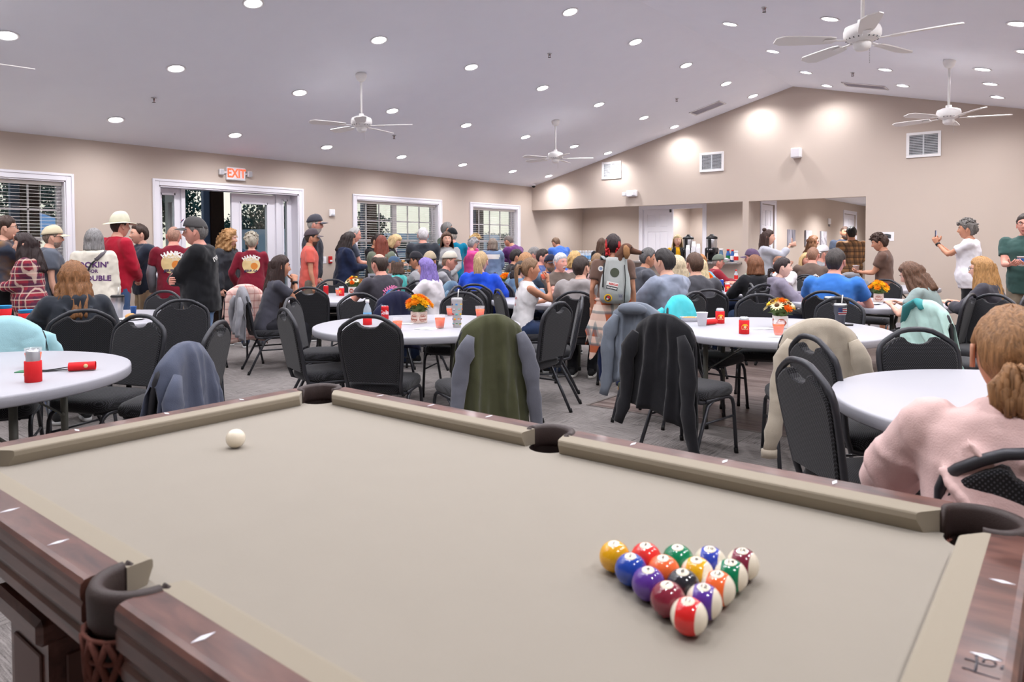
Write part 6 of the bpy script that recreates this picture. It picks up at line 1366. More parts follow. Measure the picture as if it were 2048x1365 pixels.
    for sd in (-1, 1):
        H_ = pel + s * np.array((sd * .088, 0, -.035))
        if st:
            fo = o.get('step', 0) * sd; K_ = H_ + s * np.array((sd * .012, .02 + fo * .10, -.42)); A_ = np.array((sd * .105 * s, fo * .24 - .01, .085 * s + max(0, -fo) * .03)); 
        else:
            kx = .11 + .03 * o.get('spread', 1); K_ = np.array((sd * kx, .425 * s, max(.47, hz - .045))); ax = o.get('feet', .02); A_ = np.array((sd * .10, .425 * s - .02 - ax, .085))
        legs.append((H_, K_, A_))
    P['legs'] = legs
    # ---- raw volumes
    vb, vt = (.027, .022) if lo else (.023, .0175)
    if o.get('hi'): vb, vt = .016, .011
    body = MB(); torso(body, -.006)
    capsule(body, [U((0, -.012, .46)), U((0, -.002, .55)), hc + (hb - hc) * .55], [.066 * s * (.9 if fem else 1.08), .054 * s * (.88 if fem else 1.08), .054 * s * (.88 if fem else 1.08)])
    aw = (.85 if fem else 1.0) * (.7 + .3 * b)
    for nm in ('la', 'ra'):
        S_, E_, W_ = arms[nm]; capsule(body, [S_, S_ * .5 + E_ * .5, E_], [.052 * s * aw, .047 * s * aw, .038 * s * aw]); capsule(body, [E_, E_ * .65 + W_ * .35, W_], [.038 * s * aw, .039 * s * aw, .0255 * s])
    lw = (.7 + .3 * b)
    for H_, K_, A_ in legs: capsule(body, [H_, H_ * .5 + K_ * .5, K_], [.088 * s * lw, .074 * s * lw, .055 * s]); capsule(body, [K_, K_ * .65 + A_ * .35, A_], [.054 * s, .052 * s * lw, .036 * s])
    P['q_body'] = queue(body, vb, 3)
    kind, colr, slv = o['top']; g = {'tee': .014, 'tank': .010, 'polo': .016, 'shirt': .020, 'sweat': .026, 'hoodie': .030, 'jacket': .034}[kind]
    top = MB(); torso(top, g, zhem=(-.16 if kind in ('tee', 'shirt', 'polo') else -.13) if st else -.11)
    if kind != 'tank':
        for nm in ('la', 'ra'):
            S_, E_, W_ = arms[nm]; top.ball(S_ + s * np.array((0, 0, .0)), (.062 * s * aw + g * .8), 12, 8)
            if slv == 'l':
                capsule(top, [S_, S_ * .5 + E_ * .5, E_], [.058 * s * aw + g, .052 * s * aw + g, .044 * s * aw + g * .9]); e2 = W_ * .98 + E_ * .02; capsule(top, [E_, E_ * .5 + e2 * .5, e2], [.044 * s * aw + g * .9, .043 * s * aw + g * .9, .031 * s + g * .5])
            elif slv == '3': e2 = E_ * .55 + W_ * .45; capsule(top, [S_, S_ * .5 + E_ * .5, E_], [.058 * s * aw + g, .052 * s * aw + g, .044 * s * aw + g]); capsule(top, [E_, e2], [.044 * s * aw + g, .042 * s * aw + g])
            else: e2 = S_ * .38 + E_ * .62; top.tube([S_, S_ * .6 + e2 * .4, e2], [.058 * s * aw + g, .056 * s * aw + g, .054 * s * aw + g * 1.05], 12)
    if kind == 'hoodie' or o.get('hood'):
        q = []
        for a in np.linspace(-2.1, 2.1, 15): q.append(U((.098 * math.sin(a), -.035 - .078 * math.cos(a) * (1 if math.cos(a) > 0 else .55), .505 - .03 * math.cos(a) * (1 if math.cos(a) > 0 else 1.0))))
        top.tube(q, [(.020 + .022 * max(0, math.cos(a))) * s for a in np.linspace(-2.1, 2.1, 15)], 10); top.ball(U((0, -.112, .43)), (.085 * s, .035 * s, .075 * s), 12, 8)
    elif kind in ('polo', 'shirt', 'jacket'):
        q = [U((.066 * math.sin(a), -.004 - .066 * math.cos(a), .515)) for a in np.linspace(0, 2 * PI, 15)]; top.tube(q, .017 * s, 8, cap=False)
    elif kind == 'sweat':
        q = [U((.070 * math.sin(a), -.006 - .066 * math.cos(a), .522 + .012 * math.cos(a) * 0)) for a in np.linspace(0, 2 * PI, 17)]; top.tube(q, .014 * s, 8, cap=False)
    if o.get('hi'):
        kb = .118 * (1 + (b - 1) * .9) + g * .62
        for (x0, z0, x1, z1, rr) in ((.15, .33, .05, .20, .016), (.16, .24, .0, .13, .018), (-.15, .33, -.04, .22, .016), (-.16, .25, -.02, .10, .018), (.15, .12, -.08, .04, .018), (-.14, .10, .04, .0, .016), (.10, .42, .02, .37, .012), (-.10, .42, -.03, .36, .012)):
            pts_ = []
            for tt in np.linspace(0, 1, 7):
                xx = x0 + (x1 - x0) * tt; pts_.append(U((xx * (.8 + .2 * b), -kb * math.sqrt(max(.1, 1 - (xx / .24) ** 2)) - .004, z0 + (z1 - z0) * tt - .02 * math.sin(tt * PI))))
            top.tube(pts_, [rr * s * (.35 + .65 * math.sin(min(1, .08 + tt) * PI)) for tt in np.linspace(0, 1, 7)], 8)
        for nm in ('la', 'ra'):
            S_, E_, W_ = arms[nm]
            for (a_, b_, c_) in ((S_, E_, .18), (S_, E_, .45), (S_, E_, .72), (S_, E_, .9), (E_, W_, .15), (E_, W_, .4)):
                c0 = a_ * (1 - c_) + b_ * c_; ax_ = (b_ - a_) / np.linalg.norm(b_ - a_); e1 = np.cross(ax_, (.3, .5, 1)); e1 /= np.linalg.norm(e1); e2 = np.cross(ax_, e1); r0 = (.056 if a_ is S_ else .045) * s * aw + g
                top.tube([c0 + ax_ * .035 * math.sin(q_ + c_ * 9) + r0 * .93 * (math.cos(q_) * e1 + math.sin(q_) * e2) for q_ in np.linspace(0, 4.2, 10)], [.004, .009, .013, .014, .014, .014, .013, .011, .008, .004], 8)
    P['q_top'] = queue(top, vt, 4 if not o.get('hi') else 3, .012 if o.get('hi') else .030 if kind not in ('tee', 'tank') else .020, .0 if o.get('hi') else .008)
    pants = MB(); g2 = .016; pc, plen = o.get('pants', ((58, 78, 110), 'long'))
    rs = []
    for (z, hx, hy, yo) in prof[:4]:
        k = math.exp(-((z - .08) / .16) ** 2); bb = 1 + (b - 1) * (.55 + .5 * k); zz = z if st else max(z, -.10); rs.append([tuple(np.array(q_)) for q_ in (U(ring((0, yo + .06 * (b - 1) * k, zz), hx * bb + .008, hy * bb + .008)))])
        if z > .06: break
    pants.loft(rs)
    for H_, K_, A_ in legs:
        capsule(pants, [H_, H_ * .5 + K_ * .5, K_], [.090 * s * lw + g2, .078 * s * lw + g2, .060 * s + g2])
        if plen == 'long': pants.tube([K_, K_ * .5 + A_ * .5, A_ + (0, 0, -.03)], [.058 * s + g2, .052 * s * lw + g2, .048 * s + g2], 10); pants.ball(K_, .06 * s + g2, 10, 6)
    P['q_pants'] = queue(pants, vt * 1.15, 3, .022)
    P['U'] = U
    return P
def eval_queue():
    dg = bpy.context.evaluated_depsgraph_get(); dg.update()
    for o in QUEUE:
        me = bpy.data.meshes.new_from_object(o.evaluated_get(dg)); o['res'] = me.name
    for o in QUEUE: o.modifiers.clear()
def arrays(me):
    v = np.empty(len(me.vertices) * 3); me.vertices.foreach_get('co', v); return v.reshape(-1, 3)
def decal(parent_me, mb, name, mats, parent, U, s, zc, cx=0, scale=1.0, side=-1, rot=0, off=.004):
    """project flat lettering / badges on the back (side=-1) or chest (+1) of a garment"""
    bv = BVHTree.FromPolygons([tuple(p) for p in arrays(parent_me)], [tuple(p.vertices) for p in parent_me.polygons])
    o3 = U((0, 0, 0)); ax = U((1, 0, 0)) - o3; ay = U((0, 1, 0)) - o3; az = U((0, 0, 1)) - o3; ax, ay, az = ax / np.linalg.norm(ax), ay / np.linalg.norm(ay), az / np.linalg.norm(az)
    V = []; d = Vector(tuple(ay * (-side)))
    for p in mb.v:
        u_, v_ = p[0] * scale, p[1] * scale
        if rot: u_, v_ = u_ * math.cos(rot) - v_ * math.sin(rot), u_ * math.sin(rot) + v_ * math.cos(rot)
        org = U((0, 0, zc)) + ax * (cx + u_) * (1 if side < 0 else -1) + az * v_ + ay * side * .6
        h = bv.ray_cast(Vector(tuple(org)), d)
        V.append(tuple(np.array(h[0]) + ay * side * (off + p[2])) if h[0] else tuple(org - ay * side * .45))
    m2 = MB(); m2.v = V; m2.f = mb.f; m2.m = mb.m; m2.sm = mb.sm
    ob = m2.obj(name, mats, parent); return ob
def disc(r, n_=28, rings_=5, z=0, mi=0, c=(0, 0)):
    mb = MB(); V = [(c[0], c[1], z)]; F = []
    for i in range(1, rings_ + 1):
        for j in range(n_): V.append((c[0] + r * i / rings_ * math.cos(2 * PI * j / n_), c[1] + r * i / rings_ * math.sin(2 * PI * j / n_), z))
    for j in range(n_): F.append((0, 1 + j, 1 + (j + 1) % n_))
    for i in range(rings_ - 1):
        for j in range(n_): F.append((1 + i * n_ + j, 1 + (i + 1) * n_ + j, 1 + (i + 1) * n_ + (j + 1) % n_, 1 + i * n_ + (j + 1) % n_))
    return mb.add(V, F, mi, True)
def txt(mb, s_, size, c=(0, 0), mi=0, z=.001, arc_r=0, bold=.002):
    v, f = text_mesh(s_, size, 0, bold * size * 4); v = np.array(v)
    if arc_r:
        a = v[:, 0] / arc_r; rr = arc_r + v[:, 1]; v = np.stack([rr * np.sin(a), rr * np.cos(a) - arc_r, v[:, 2]], 1)
    return mb.add(v + np.array((c[0], c[1], z)), f, mi)
def shoe(name, A, fwd, s, cm, sm, parent):
    rg = []
    for (t, w_, h_) in ((-.075, .026, .05), (-.06, .036, .085), (-.02, .038, .105), (.03, .040, .085), (.09, .044, .055), (.14, .041, .042), (.175, .028, .034), (.187, .010, .022)):
        rg.append([(A[0] + w_ * s * math.copysign(abs(math.cos(q)) ** .6, math.cos(q)), A[1] + t * s, max(.022, .022 + (h_ - .01) * s * (.5 + .5 * math.sin(q)))) for q in np.linspace(0, 2 * PI, 12, False)])
    z0 = A[2] - .085 * s
    ob = MB().loft(rg).obj(name, cm, parent)
    rg = [[(A[0] + (w_ + .004) * s * math.copysign(abs(math.cos(q)) ** .6, math.cos(q)), A[1] + (.055 + 0) * s + (.137 + (.004)) * s * math.sin(q), z) for q in np.linspace(0, 2 * PI, 20, False)] for (w_, z) in ((.038, .0), (.041, .012), (.040, .026))]
    MB().loft(rg).obj('sole', sm, ob); ob.location = (0, 0, max(0, z0)); return ob
def finish_person(P, x, y, hd, o):
    s = P['s']; U = P['U']; root = thing('person', o['label'], 'person', (x, y, 0), hd - PI / 2, o.get('group'))
    lo = o.get('lo', False); sk = SKIN[o.get('sk', 'light')]; hs, hc = o.get('hair', ('short', (70, 52, 40))); browc = o.get('brow', hc); hm = hairmat(browc)
    # body with head and hands
    me0 = bpy.data.meshes[P['q_body']['res']]; mb = MB(); fl = [tuple(p.vertices) for p in me0.polygons]; mb.add(arrays(me0), fl, 0, True)
    add_head(mb, P['HM'], lo, o.get('jaw', 1.12 if o.get('g', 'm') == 'm' else 1.0))
    for nm in ('la', 'ra'):
        W_ = P[nm + '_w']; d, pn, curl, sd, tu = P[nm + '_h']; hb = MB(); hand(hb, np.zeros(3), np.array(d, float), np.array(pn, float), curl, 0, sd, tu); mb.add(np.array(hb.v) * s * 1.0 + W_, hb.f, 0, True)
    mb.obj('body', [sk, LIP, EYEW, IRIS, hm], root)
    tm = bpy.data.meshes[P['q_top']['res']]; tm.materials.clear(); tm.materials.append(topmat(o['top'][1])); tm.polygons.foreach_set('use_smooth', [True] * len(tm.polygons)); tm.name = {'tee': 't_shirt', 'tank': 'tank_top', 'polo': 'polo_shirt', 'shirt': 'shirt', 'sweat': 'sweater', 'hoodie': 'hoodie', 'jacket': 'jacket'}[o['top'][0]]
    to = link(tm.name.split('.')[0], tm, root)
    pm_ = bpy.data.meshes[P['q_pants']['res']]; pm_.materials.clear(); pc = o.get('pants', ((58, 78, 110), 'long')); pm_.materials.append(fabric('pants_%d_%d_%d' % pc[0], pc[0], .22)); pm_.polygons.foreach_set('use_smooth', [True] * len(pm_.polygons)); link('trousers' if pc[1] == 'long' else 'shorts', pm_, root)
    sc_ = o.get('shoes', ((40, 40, 42), (200, 200, 200)))
    for H_, K_, A_ in P['legs']: shoe('shoe', A_, None, s, mat('shoe_%d_%d_%d' % sc_[0], sc_[0], .7), mat('sole_%d_%d_%d' % sc_[1], sc_[1], .7), root)
    if hs != 'bald':
        mb = make_hair(hs, P['HM'], P['idx'] * 1.37, lo); mats_ = [hairmat(hc)] + ([hairmat(o['hair2'])] if 'hair2' in o else [])
        mb.obj('hair', mats_, root)
    if 'cap' in o:
        c1, c2, kd = o['cap'][:3]; a, b_ = make_cap(P['HM'], 'cap' if kd != 'hat' else 'hat', kd == 'back'); co = a.obj('cap' if kd != 'hat' else 'sun_hat', fabric('cap_%d_%d_%d' % c1, c1, .12), root); b_.obj('cap_bill' if kd != 'hat' else 'hat_brim', fabric('cap_%d_%d_%d' % c2, c2, .12), co)
    if 'gl' in o: glasses(P['HM'], o['gl'] == 'up').obj('glasses', BLACK if o['gl'] != 'clear' else DARKSTEEL, root)
    if 'beard' in o:
        mb = MB(); V = []; F = []; n_, m_ = 22, 8
        full = o['beard'][1]
        for i in range(m_ + 1):
            for j in range(n_ + 1):
                if full == 'full': ph_ = R(-92) + R(184) * j / n_; el = -1.35 + 1.0 * i / m_ - (.0 if abs(ph_) < .5 else 0); 
                else: ph_ = R(-24) + R(48) * j / n_; el = -.50 + .17 * i / m_ - .10 * (abs(ph_) / R(24)) ** 2
                p = head_pt(ph_, el); d = p / np.linalg.norm(p); ed = min(i, m_ - i, j, n_ - j); V.append(tuple(p + d * ((.006 if full == 'full' else .009) * min(1, ed / 1.5) - .002)))
        F = [(i * (n_ + 1) + j, i * (n_ + 1) + j + 1, (i + 1) * (n_ + 1) + j + 1, (i + 1) * (n_ + 1) + j) for i in range(m_) for j in range(n_)]
        mb.add(V, F, 0, True, P['HM']).obj('beard' if full == 'full' else 'moustache', hairmat(o['beard'][0]), root)
    if o.get('lanyard'):
        q = [U((.070 * math.sin(a), .02 - .066 * math.cos(a), .50 - .02 * max(0, -math.cos(a)))) for a in np.linspace(-2.2, 2.2, 15)]; MB().tube(q, .006 * s, 5).obj('lanyard', BLACKM, root)
    if o.get('watch'):
        nm = o['watch']; S_, E_, W_ = P['arms'][nm]; d = (W_ - E_) / np.linalg.norm(W_ - E_); c = W_ - d * .025; m_ = MB(); m_.tube([c - d * .011, c + d * .011], .033 * s, 14); m_.obj('wrist_watch', BLACK, root)
    return root, to, P
# ------------------------------------------------------------------ make everybody
PLANS = [plan_person(i, *q) for i, q in enumerate(PEOPLE)]
eval_queue()
WHO = {}
for Pn, q in zip(PLANS, PEOPLE):
    root, to, _ = finish_person(Pn, q[0], q[1], q[2], q[4]); WHO[q[4]['label']] = (root, to, Pn, q)
def who(s_):
    for k in WHO:
        if s_ in k: return WHO[k]
    raise KeyError(s_)
def wpt(w_, p):          # local point of a person -> world
    root, to, Pn, q = w_; a = q[2] - PI / 2; c, s_ = math.cos(a), math.sin(a); p = np.asarray(p, float)
    return np.array((q[0] + p[0] * c - p[1] * s_, q[1] + p[0] * s_ + p[1] * c, p[2]))
PR = {k: mat('print_' + k, c, .8) for k, c in dict(white=(232, 230, 226), cream=(232, 206, 150), orange=(224, 138, 60), dark=(44, 30, 40), purple=(92, 52, 110), pink=(236, 130, 180), teal=(90, 200, 205), blue=(80, 140, 215), navy=(40, 48, 90), red=(200, 50, 50), yellow=(240, 190, 40), grey=(150, 152, 158), palm=(40, 44, 80), green=(70, 130, 80)).items()}
prl = ['white', 'cream', 'orange', 'dark', 'purple', 'pink', 'teal', 'blue', 'navy', 'red', 'yellow', 'grey', 'palm', 'green']; PRM = [PR[k] for k in prl]; pi_ = {k: i for i, k in enumerate(prl)}
def merge(a, b): a.add(b.v, b.f); a.m[-len(b.f):] = b.m; return a
def put(sub, mb, z, cx=0, scale=1.0, side=-1, rot=0, name='back_print', off=.004):
    w_ = who(sub); return decal(w_[1].data, mb, name, PRM, w_[1], w_[2]['U'], w_[2]['s'], z, cx, scale, side, rot, off)
# maroon camp shirts
for sub, sc in (('bald man in a maroon', 1.0), ('grey-haired woman in a maroon', .92)):
    m_ = disc(.125, mi=pi_['cream']); merge(m_, disc(.05, 14, 3, .001, pi_['orange'], (.045, -.02))); merge(m_, disc(.03, 12, 2, .0012, 1, (-.04, -.035)))
    put(sub, m_, .30, 0, sc)
    m_ = MB(); txt(m_, 'HANKS', .075, (0, .118), pi_['white'], .003, .18, .012); txt(m_, 'CAMPOUT', .038, (.02, .07), pi_['white'], .003); txt(m_, '2023', .03, (.03, .04), pi_['white'], .003); txt(m_, 'JESUP, GA', .042, (0, -.09), pi_['navy'], .003, 0, .01); put(sub, m_, .30, 0, sc, off=.006, name='back_lettering')
m_ = MB(); txt(m_, "LOOKIN'", .085, (-.02, .09), pi_['purple'], 0, 0, .008); txt(m_, 'FOR', .05, (0, .02), pi_['purple'], 0, 0, .008); txt(m_, 'TROUBLE', .08, (0, -.06), pi_['purple'], 0, 0, .008); put('cream hoodie', m_, .24, name='back_lettering')
m_ = MB(); txt(m_, "I'VE WORKED", .052, (0, 0), pi_['white'], 0, .5, .008); put('grey cap and black jacket', m_, .40, .03, name='back_lettering')
m_ = disc(.105, mi=pi_['blue']); m_.add([(-.13, .02, .002), (.12, .05, .002), (.135, .085, .002), (-.12, .055, .002)], [(0, 1, 2, 3)], pi_['pink']); m_.add([(-.02, -.1, .002), (-.012, -.1, .002), (-.03, .02, .002), (-.038, .02, .002)], [(0, 1, 2, 3)], pi_['palm'])
for k in range(6):
    a = R(k * 60 + 10); m_.add([(-.034, .02, .002), (-.034 + .05 * math.cos(a), .02 + .05 * math.sin(a), .002), (-.034 + .04 * math.cos(a + .4), .02 + .04 * math.sin(a + .4), .002)], [(0, 1, 2)], pi_['palm'])
put('balding man', m_, .26, .02)
m_ = MB(); txt(m_, "HANGIN'", .06, (0, .115), pi_['pink'], 0, .16, .01); txt(m_, 'in the', .035, (.0, .045), pi_['white'], 0, 0); txt(m_, 'HANKS', .062, (.03, 0), pi_['teal'], 0, 0, .012); put('balding man', m_, .26, .02, off=.008, name='back_lettering')
m_ = MB(); m_.add([(-.09, -.05, 0), (.05, -.05, 0), (.06, .03, 0), (-.08, .03, 0)], [(0, 1, 2, 3)], pi_['grey']); m_.add([(.02, -.04, .001), (.10, .03, .001), (.05, .025, .001)], [(0, 1, 2)], pi_['white']); put('bright blue hoodie', m_, .22)
m_ = MB(); m_.add([(-.04, -.05, 0), (.04, -.05, 0), (.05, .02, 0), (0, .06, 0), (-.05, .03, 0)], [(0, 1, 2, 3, 4)], pi_['white']); merge(m_, disc(.022, 10, 2, .001, pi_['blue'])); put('buzz-cut man in a brown', m_, .30, .09)
m_ = MB(); m_.add([(0, -.07, 0), (.06, -.03, 0), (.035, .0, 0), (.07, .04, 0), (.02, .03, 0), (0, .08, 0), (-.02, .03, 0), (-.07, .04, 0), (-.035, 0, 0), (-.06, -.03, 0)], [tuple(range(10))], pi_['navy']); put('salmon t-shirt', m_, .30)
m_ = MB(); txt(m_, 'Love', .05, (0, .05), pi_['red'], 0); txt(m_, 'life', .05, (0, -.02), pi_['red'], 0); put('white tank top', m_, .26, 0)
m_ = MB(); txt(m_, 'HANKS', .03, (0, .02), pi_['yellow'], 0, 0, .01); txt(m_, 'CAMP', .026, (0, -.015), pi_['yellow'], 0, 0, .01); put('curly-haired boy', m_, .32, .06, side=1, name='chest_print')
m_ = MB(); txt(m_, 'HANKS', .028, (0, .02), pi_['white'], 0, 0, .01); txt(m_, 'PLACE', .026, (0, -.02), pi_['white'], 0, 0, .01); put('young man in a navy hoodie', m_, .33, .06, side=1, name='chest_print')
m_ = disc(.07, 20, 3, 0, pi_['dark']); merge(m_, disc(.05, 12, 2, .001, pi_['orange'])); put('man in a navy t-shirt', m_, .30, 0, side=1, name='chest_print')
# grey under-sleeves of the bald man
w_ = who('bald man in a maroon'); m_ = MB()
for nm in ('la', 'ra'):
    S_, E_, W_ = w_[2]['arms'][nm]; m_.tube([S_ * .5 + E_ * .5, E_, E_ * .5 + W_ * .5, W_], [.06, .056, .05, .038], 10)
m_.obj('under_sleeve', fabric('under_grey', (122, 124, 130)), w_[0])
# grey shoulder strap on the cream hoodie
w_ = who('cream hoodie'); U = w_[2]['U']; m_ = MB(); m_.tube([U((.10, .05, .52)), U((.08, -.10, .48)), U((-.02, -.155, .34)), U((-.12, -.15, .12)), U((-.17, -.08, -.02))], [.016, .016, .012, .010, .010], 8, flat=.5); m_.obj('bag_strap', BLACKM, w_[0])
m_ = MB(); m_.tube([U((.115, -.02, .515)), U((.09, -.105, .475)), U((.03, -.15, .40))], [.03, .034, .03], 10, flat=.4); m_.obj('strap_pad', fabric('strap_pad', (92, 86, 92)), w_[0])
# cap badge
w_ = who('grey cap and black jacket'); HM = w_[2]['HM']; m_ = MB(); b2 = disc(.026, 18, 3)
m_.add(b2.v, b2.f, 0, True, HM @ Matrix.Translation((-.018, .101, .108)) @ Matrix.Rotation(R(-50), 4, 'X')); m_.tube([(-.042, .107, .104), (-.018, .110, .112), (.008, .104, .116)], .003, 5, 1, M=HM); m_.tube([(-.040, .106, .112), (.004, .110, .104)], .0025, 5, 2, M=HM)
m_.obj('cap_badge', [PR['blue'], PR['red'], PR['white']], w_[0])
# black vest fronts over the yellow top
w_ = who('yellow top'); U = w_[2]['U']
for sd in (-1, 1):
    m_ = MB(); m_.tube([U((sd * .075, .05, .50)), U((sd * .10, .125, .40)), U((sd * .12, .15, .25)), U((sd * .12, .15, .05)), U((sd * .12, .145, -.1))], [.035, .05, .055, .05, .05], 10, flat=.5); m_.obj('vest_front', fabric('vest_black', (34, 34, 38)), w_[0])
# dark shirt under the grey cardigan
w_ = who('light grey cardigan'); U = w_[2]['U']; m_ = MB(); m_.tube([U((0, .06, .50)), U((0, .125, .42)), U((0, .155, .32)), U((0, .16, .2)), U((0, .15, .05))], [.02, .038, .042, .04, .035], 10, flat=.35); m_.obj('undershirt', fabric('under_dark', (66, 64, 70)), w_[0])
w_ = who('black jacket over a blue'); U = w_[2]['U']; m_ = MB(); m_.tube([U((0, .06, .50)), U((0, .13, .40)), U((0, .165, .28)), U((0, .16, .12))], [.03, .045, .045, .04], 10, flat=.35); m_.obj('undershirt', fabric('under_blue', (74, 96, 176)), w_[0])
# maroon strap on the blonde woman's shoulder
w_ = who('off-shoulder'); U = w_[2]['U']; m_ = MB()
for sd in (-1, 1): m_.tube([U((sd * .09, .07, .45)), U((sd * .085, 0, .52)), U((sd * .08, -.09, .44))], .012, 6, flat=.4)
m_.obj('camisole_strap', fabric('camisole', (122, 40, 58)), w_[0])
# white stripe yoke on the denim jacket
w_ = who('denim jacket seen'); U = w_[2]['U']
m_ = MB(); m_.v = []; n_ = 12
for j in range(4):
    for i in range(n_): m_.v.append((-.16 + .32 * i / (n_ - 1), .03 * j, 0))
m_.f = [(j * n_ + i, j * n_ + i + 1, (j + 1) * n_ + i + 1, (j + 1) * n_ + i) for j in range(3) for i in range(n_ - 1)]; m_.m = [pi_['white']] * len(m_.f); m_.sm = [True] * len(m_.f); put('denim jacket seen', m_, .33, 0, name='white_yoke')
# ------------------------------------------------------------------ held things
def world_hand(sub, nm, k=.075):
    w_ = who(sub); d = np.array(w_[2][nm + '_h'][0], float); d /= np.linalg.norm(d); pn = np.array(w_[2][nm + '_h'][1], float); pn = pn - d * (pn @ d); pn /= np.linalg.norm(pn)
    return wpt(w_, w_[2][nm + '_w'] + (d * k + pn * .035) * w_[2]['s']), w_
CLEAR = mat('clear_cup_plastic', (240, 240, 242), .08, alpha=.16); JUICE = mat('orange_punch', (255, 104, 56), .25)
def juice(label, loc, sc=1.0, group=None):
    t = thing('drink_cup', label, 'cup', loc, 0, group); t.scale = (sc, sc, sc)
    MB().lathe([(0, 0), (.024, 0), (.026, .004), (.0355, .088), (.037, .09), (.0345, .09), (.025, .006), (0, .005)], 20, cap=False).obj('cup', CLEAR, t)
    MB().lathe([(0, .004), (.0245, .005), (.0335, .068), (0, .068)], 20).obj('drink', JUICE, t); return t
p_, w_ = world_hand('white tank top', 'ra', .06); juice('clear cup of orange punch held to the tank-top woman\'s lips', tuple(p_ - np.array((0, 0, .04))), .95).rotation_euler = (R(8), R(-12), 0)
def paper_cup(label, loc, h, c1, band=None):
    t = thing('paper_cup', label, 'cup', loc); MB().lathe([(0, 0), (h * .30, 0), (h * .42, h), (h * .44, h * 1.0), (h * .43, h * 1.02), (h * .40, h), (h * .29, .004), (0, .004)], 20, cap=False).obj('cup', c1, t)
    if band: MB().lathe([(h * .345, h * .3), (h * .405, h * .8)], 20, cap=False).obj('cup_band', band, t)
    return t
p_, w_ = world_hand('curly-haired boy', 'la', .07); p2, _ = world_hand('curly-haired boy', 'ra', .07); pm2 = (p_ + p2) / 2; paper_cup('white foam cup held by the curly-haired boy', (pm2[0], pm2[1], pm2[2] - .04), .10, FOAM)
p_, w_ = world_hand('dark green t-shirt', 'la', .06); paper_cup('white and blue cup held by the man in green', (p_[0], p_[1], p_[2] - .05), .11, FOAM, C_['blue'])
p_, w_ = world_hand('yellow top', 'la', .06); paper_cup('blue paper cup held by the blonde woman in yellow', (p_[0], p_[1], p_[2] - .05), .10, C_['blue'])
p_, w_ = world_hand('white polo', 'la', .08); p2, _ = world_hand('white polo', 'ra', .08); pm2 = (p_ + p2) / 2
t = thing('mobile_phone', 'dark mobile phone held up by the person in the white polo', 'phone', tuple(pm2 + np.array((0, 0, .03))), w_[3][2] - PI / 2); MB().box((0, 0, 0), (.072, .009, .15), bev=.006).obj('phone_body', BLACK, t); MB().box((0, -.0052, 0), (.064, .001, .138)).obj('phone_screen', mat('phone_screen', (60, 90, 140), .1, emit=(70, 110, 170), estr=.6), t)
for sub, lb in (('grey-haired man holding a plate', 'white paper plate held by the grey-haired man'), ('auburn long-haired', 'white paper plate held by the auburn-haired woman')):
    p_, w_ = world_hand(sub, 'la', .10); p2, _ = world_hand(sub, 'ra', .10); pm2 = (p_ + p2) / 2; t = thing('paper_plate', lb, 'plate', (pm2[0], pm2[1], pm2[2] + .01)); MB().lathe([(0, 0), (.075, 0), (.11, .016), (.112, .016), (.076, .004), (0, .004)], 24).obj('plate', FOAM, t)
    for k in range(5): MB().ball((.04 * math.cos(k * 1.3), .04 * math.sin(k * 1.3), .018), (.022, .02, .014), 8, 6).obj('snack', mat('snack_tan', (196, 150, 92), .8), t)
# ------------------------------------------------------------------ backpack, dog and tied plaid shirt of the red-haired woman
w_ = who('red and black haired'); root, to, Pn, q = w_; U = Pn['U']; s = Pn['s']; a = q[2] - PI / 2
bp = thing('backpack', 'grey dog-carrier backpack with patches worn by the red-haired woman', 'backpack', (q[0], q[1], 0), a)
BPG = fabric('backpack_grey', (176, 180, 178), .08); rg = []
for (z, w2, d2, yo) in ((.02, .09, .03, -.20), (.03, .14, .06, -.215), (.07, .165, .085, -.225), (.18, .168, .095, -.228), (.30, .155, .085, -.222), (.40, .125, .07, -.215), (.48, .115, .062, -.212), (.52, .112, .058, -.212), (.525, .09, .04, -.212)):
    rg.append([tuple(U(p)) for p in ring((.035 + .05 * max(0, z - .2), yo, z), w2, d2, 20, .7)])
MB().loft(rg).obj('pack_body', BPG, bp)
for sd in (-1, 1):
    m_ = MB(); m_.tube([U((.02 + sd * .09, -.17, .50)), U((sd * .115, -.06, .535)), U((sd * .125, .06, .48)), U((sd * .14, .125, .36)), U((sd * .165, .10, .2)), U((sd * .16, -.05, .08)), U((.03 + sd * .12, -.18, .05))], .02, 8, flat=.35); m_.obj('shoulder_strap', fabric('strap_grey', (150, 154, 154)), bp)
m_ = MB()
m_.tube([U((-.075, -.305, .46)), U((-.085, -.318, .34)), U((-.09, -.325, .20))], .016, 6, flat=.4); m_.obj('black_strap', BLACKM, bp)
m_ = MB(); m_.tube([U((.14, -.28, .44)), U((.15, -.315, .28)), U((.14, -.322, .06)), U((.12, -.30, -.05))], .010, 6, flat=.4); m_.obj('black_strap', BLACKM, bp)
def patch(name, mb, mats_, zc, cx, rot=0):
    V = []; me = bpy.data.objects[[o.name for o in bp.children if o.name.startswith('pack_body')][0]].data
    return decal(me, mb, name, mats_, bp, U, s, zc, cx, 1.0, -1, rot, .003)
m_ = disc(.042, mi=0); patch('round_patch', m_, [mat('patch_olive', (70, 76, 62), .9)], .36, .03)
m_ = disc(.038, mi=10); merge(m_, disc(.027, 16, 3, .001, pi_['dark'])); merge(m_, disc(.014, 12, 2, .002, pi_['red'], (.004, .006))); merge(m_, disc(.010, 10, 2, .002, pi_['white'], (-.006, -.008))); patch('round_patch', m_, PRM, .085, -.03)
m_ = MB(); m_.b2((-.055, -.018, 0), (.055, .018, .001), pi_['white']); txt(m_, 'RESCUE', .024, (.01, 0), pi_['red'], .003, 0, .01); patch('name_patch', m_, PRM, .235, .01, R(-12))
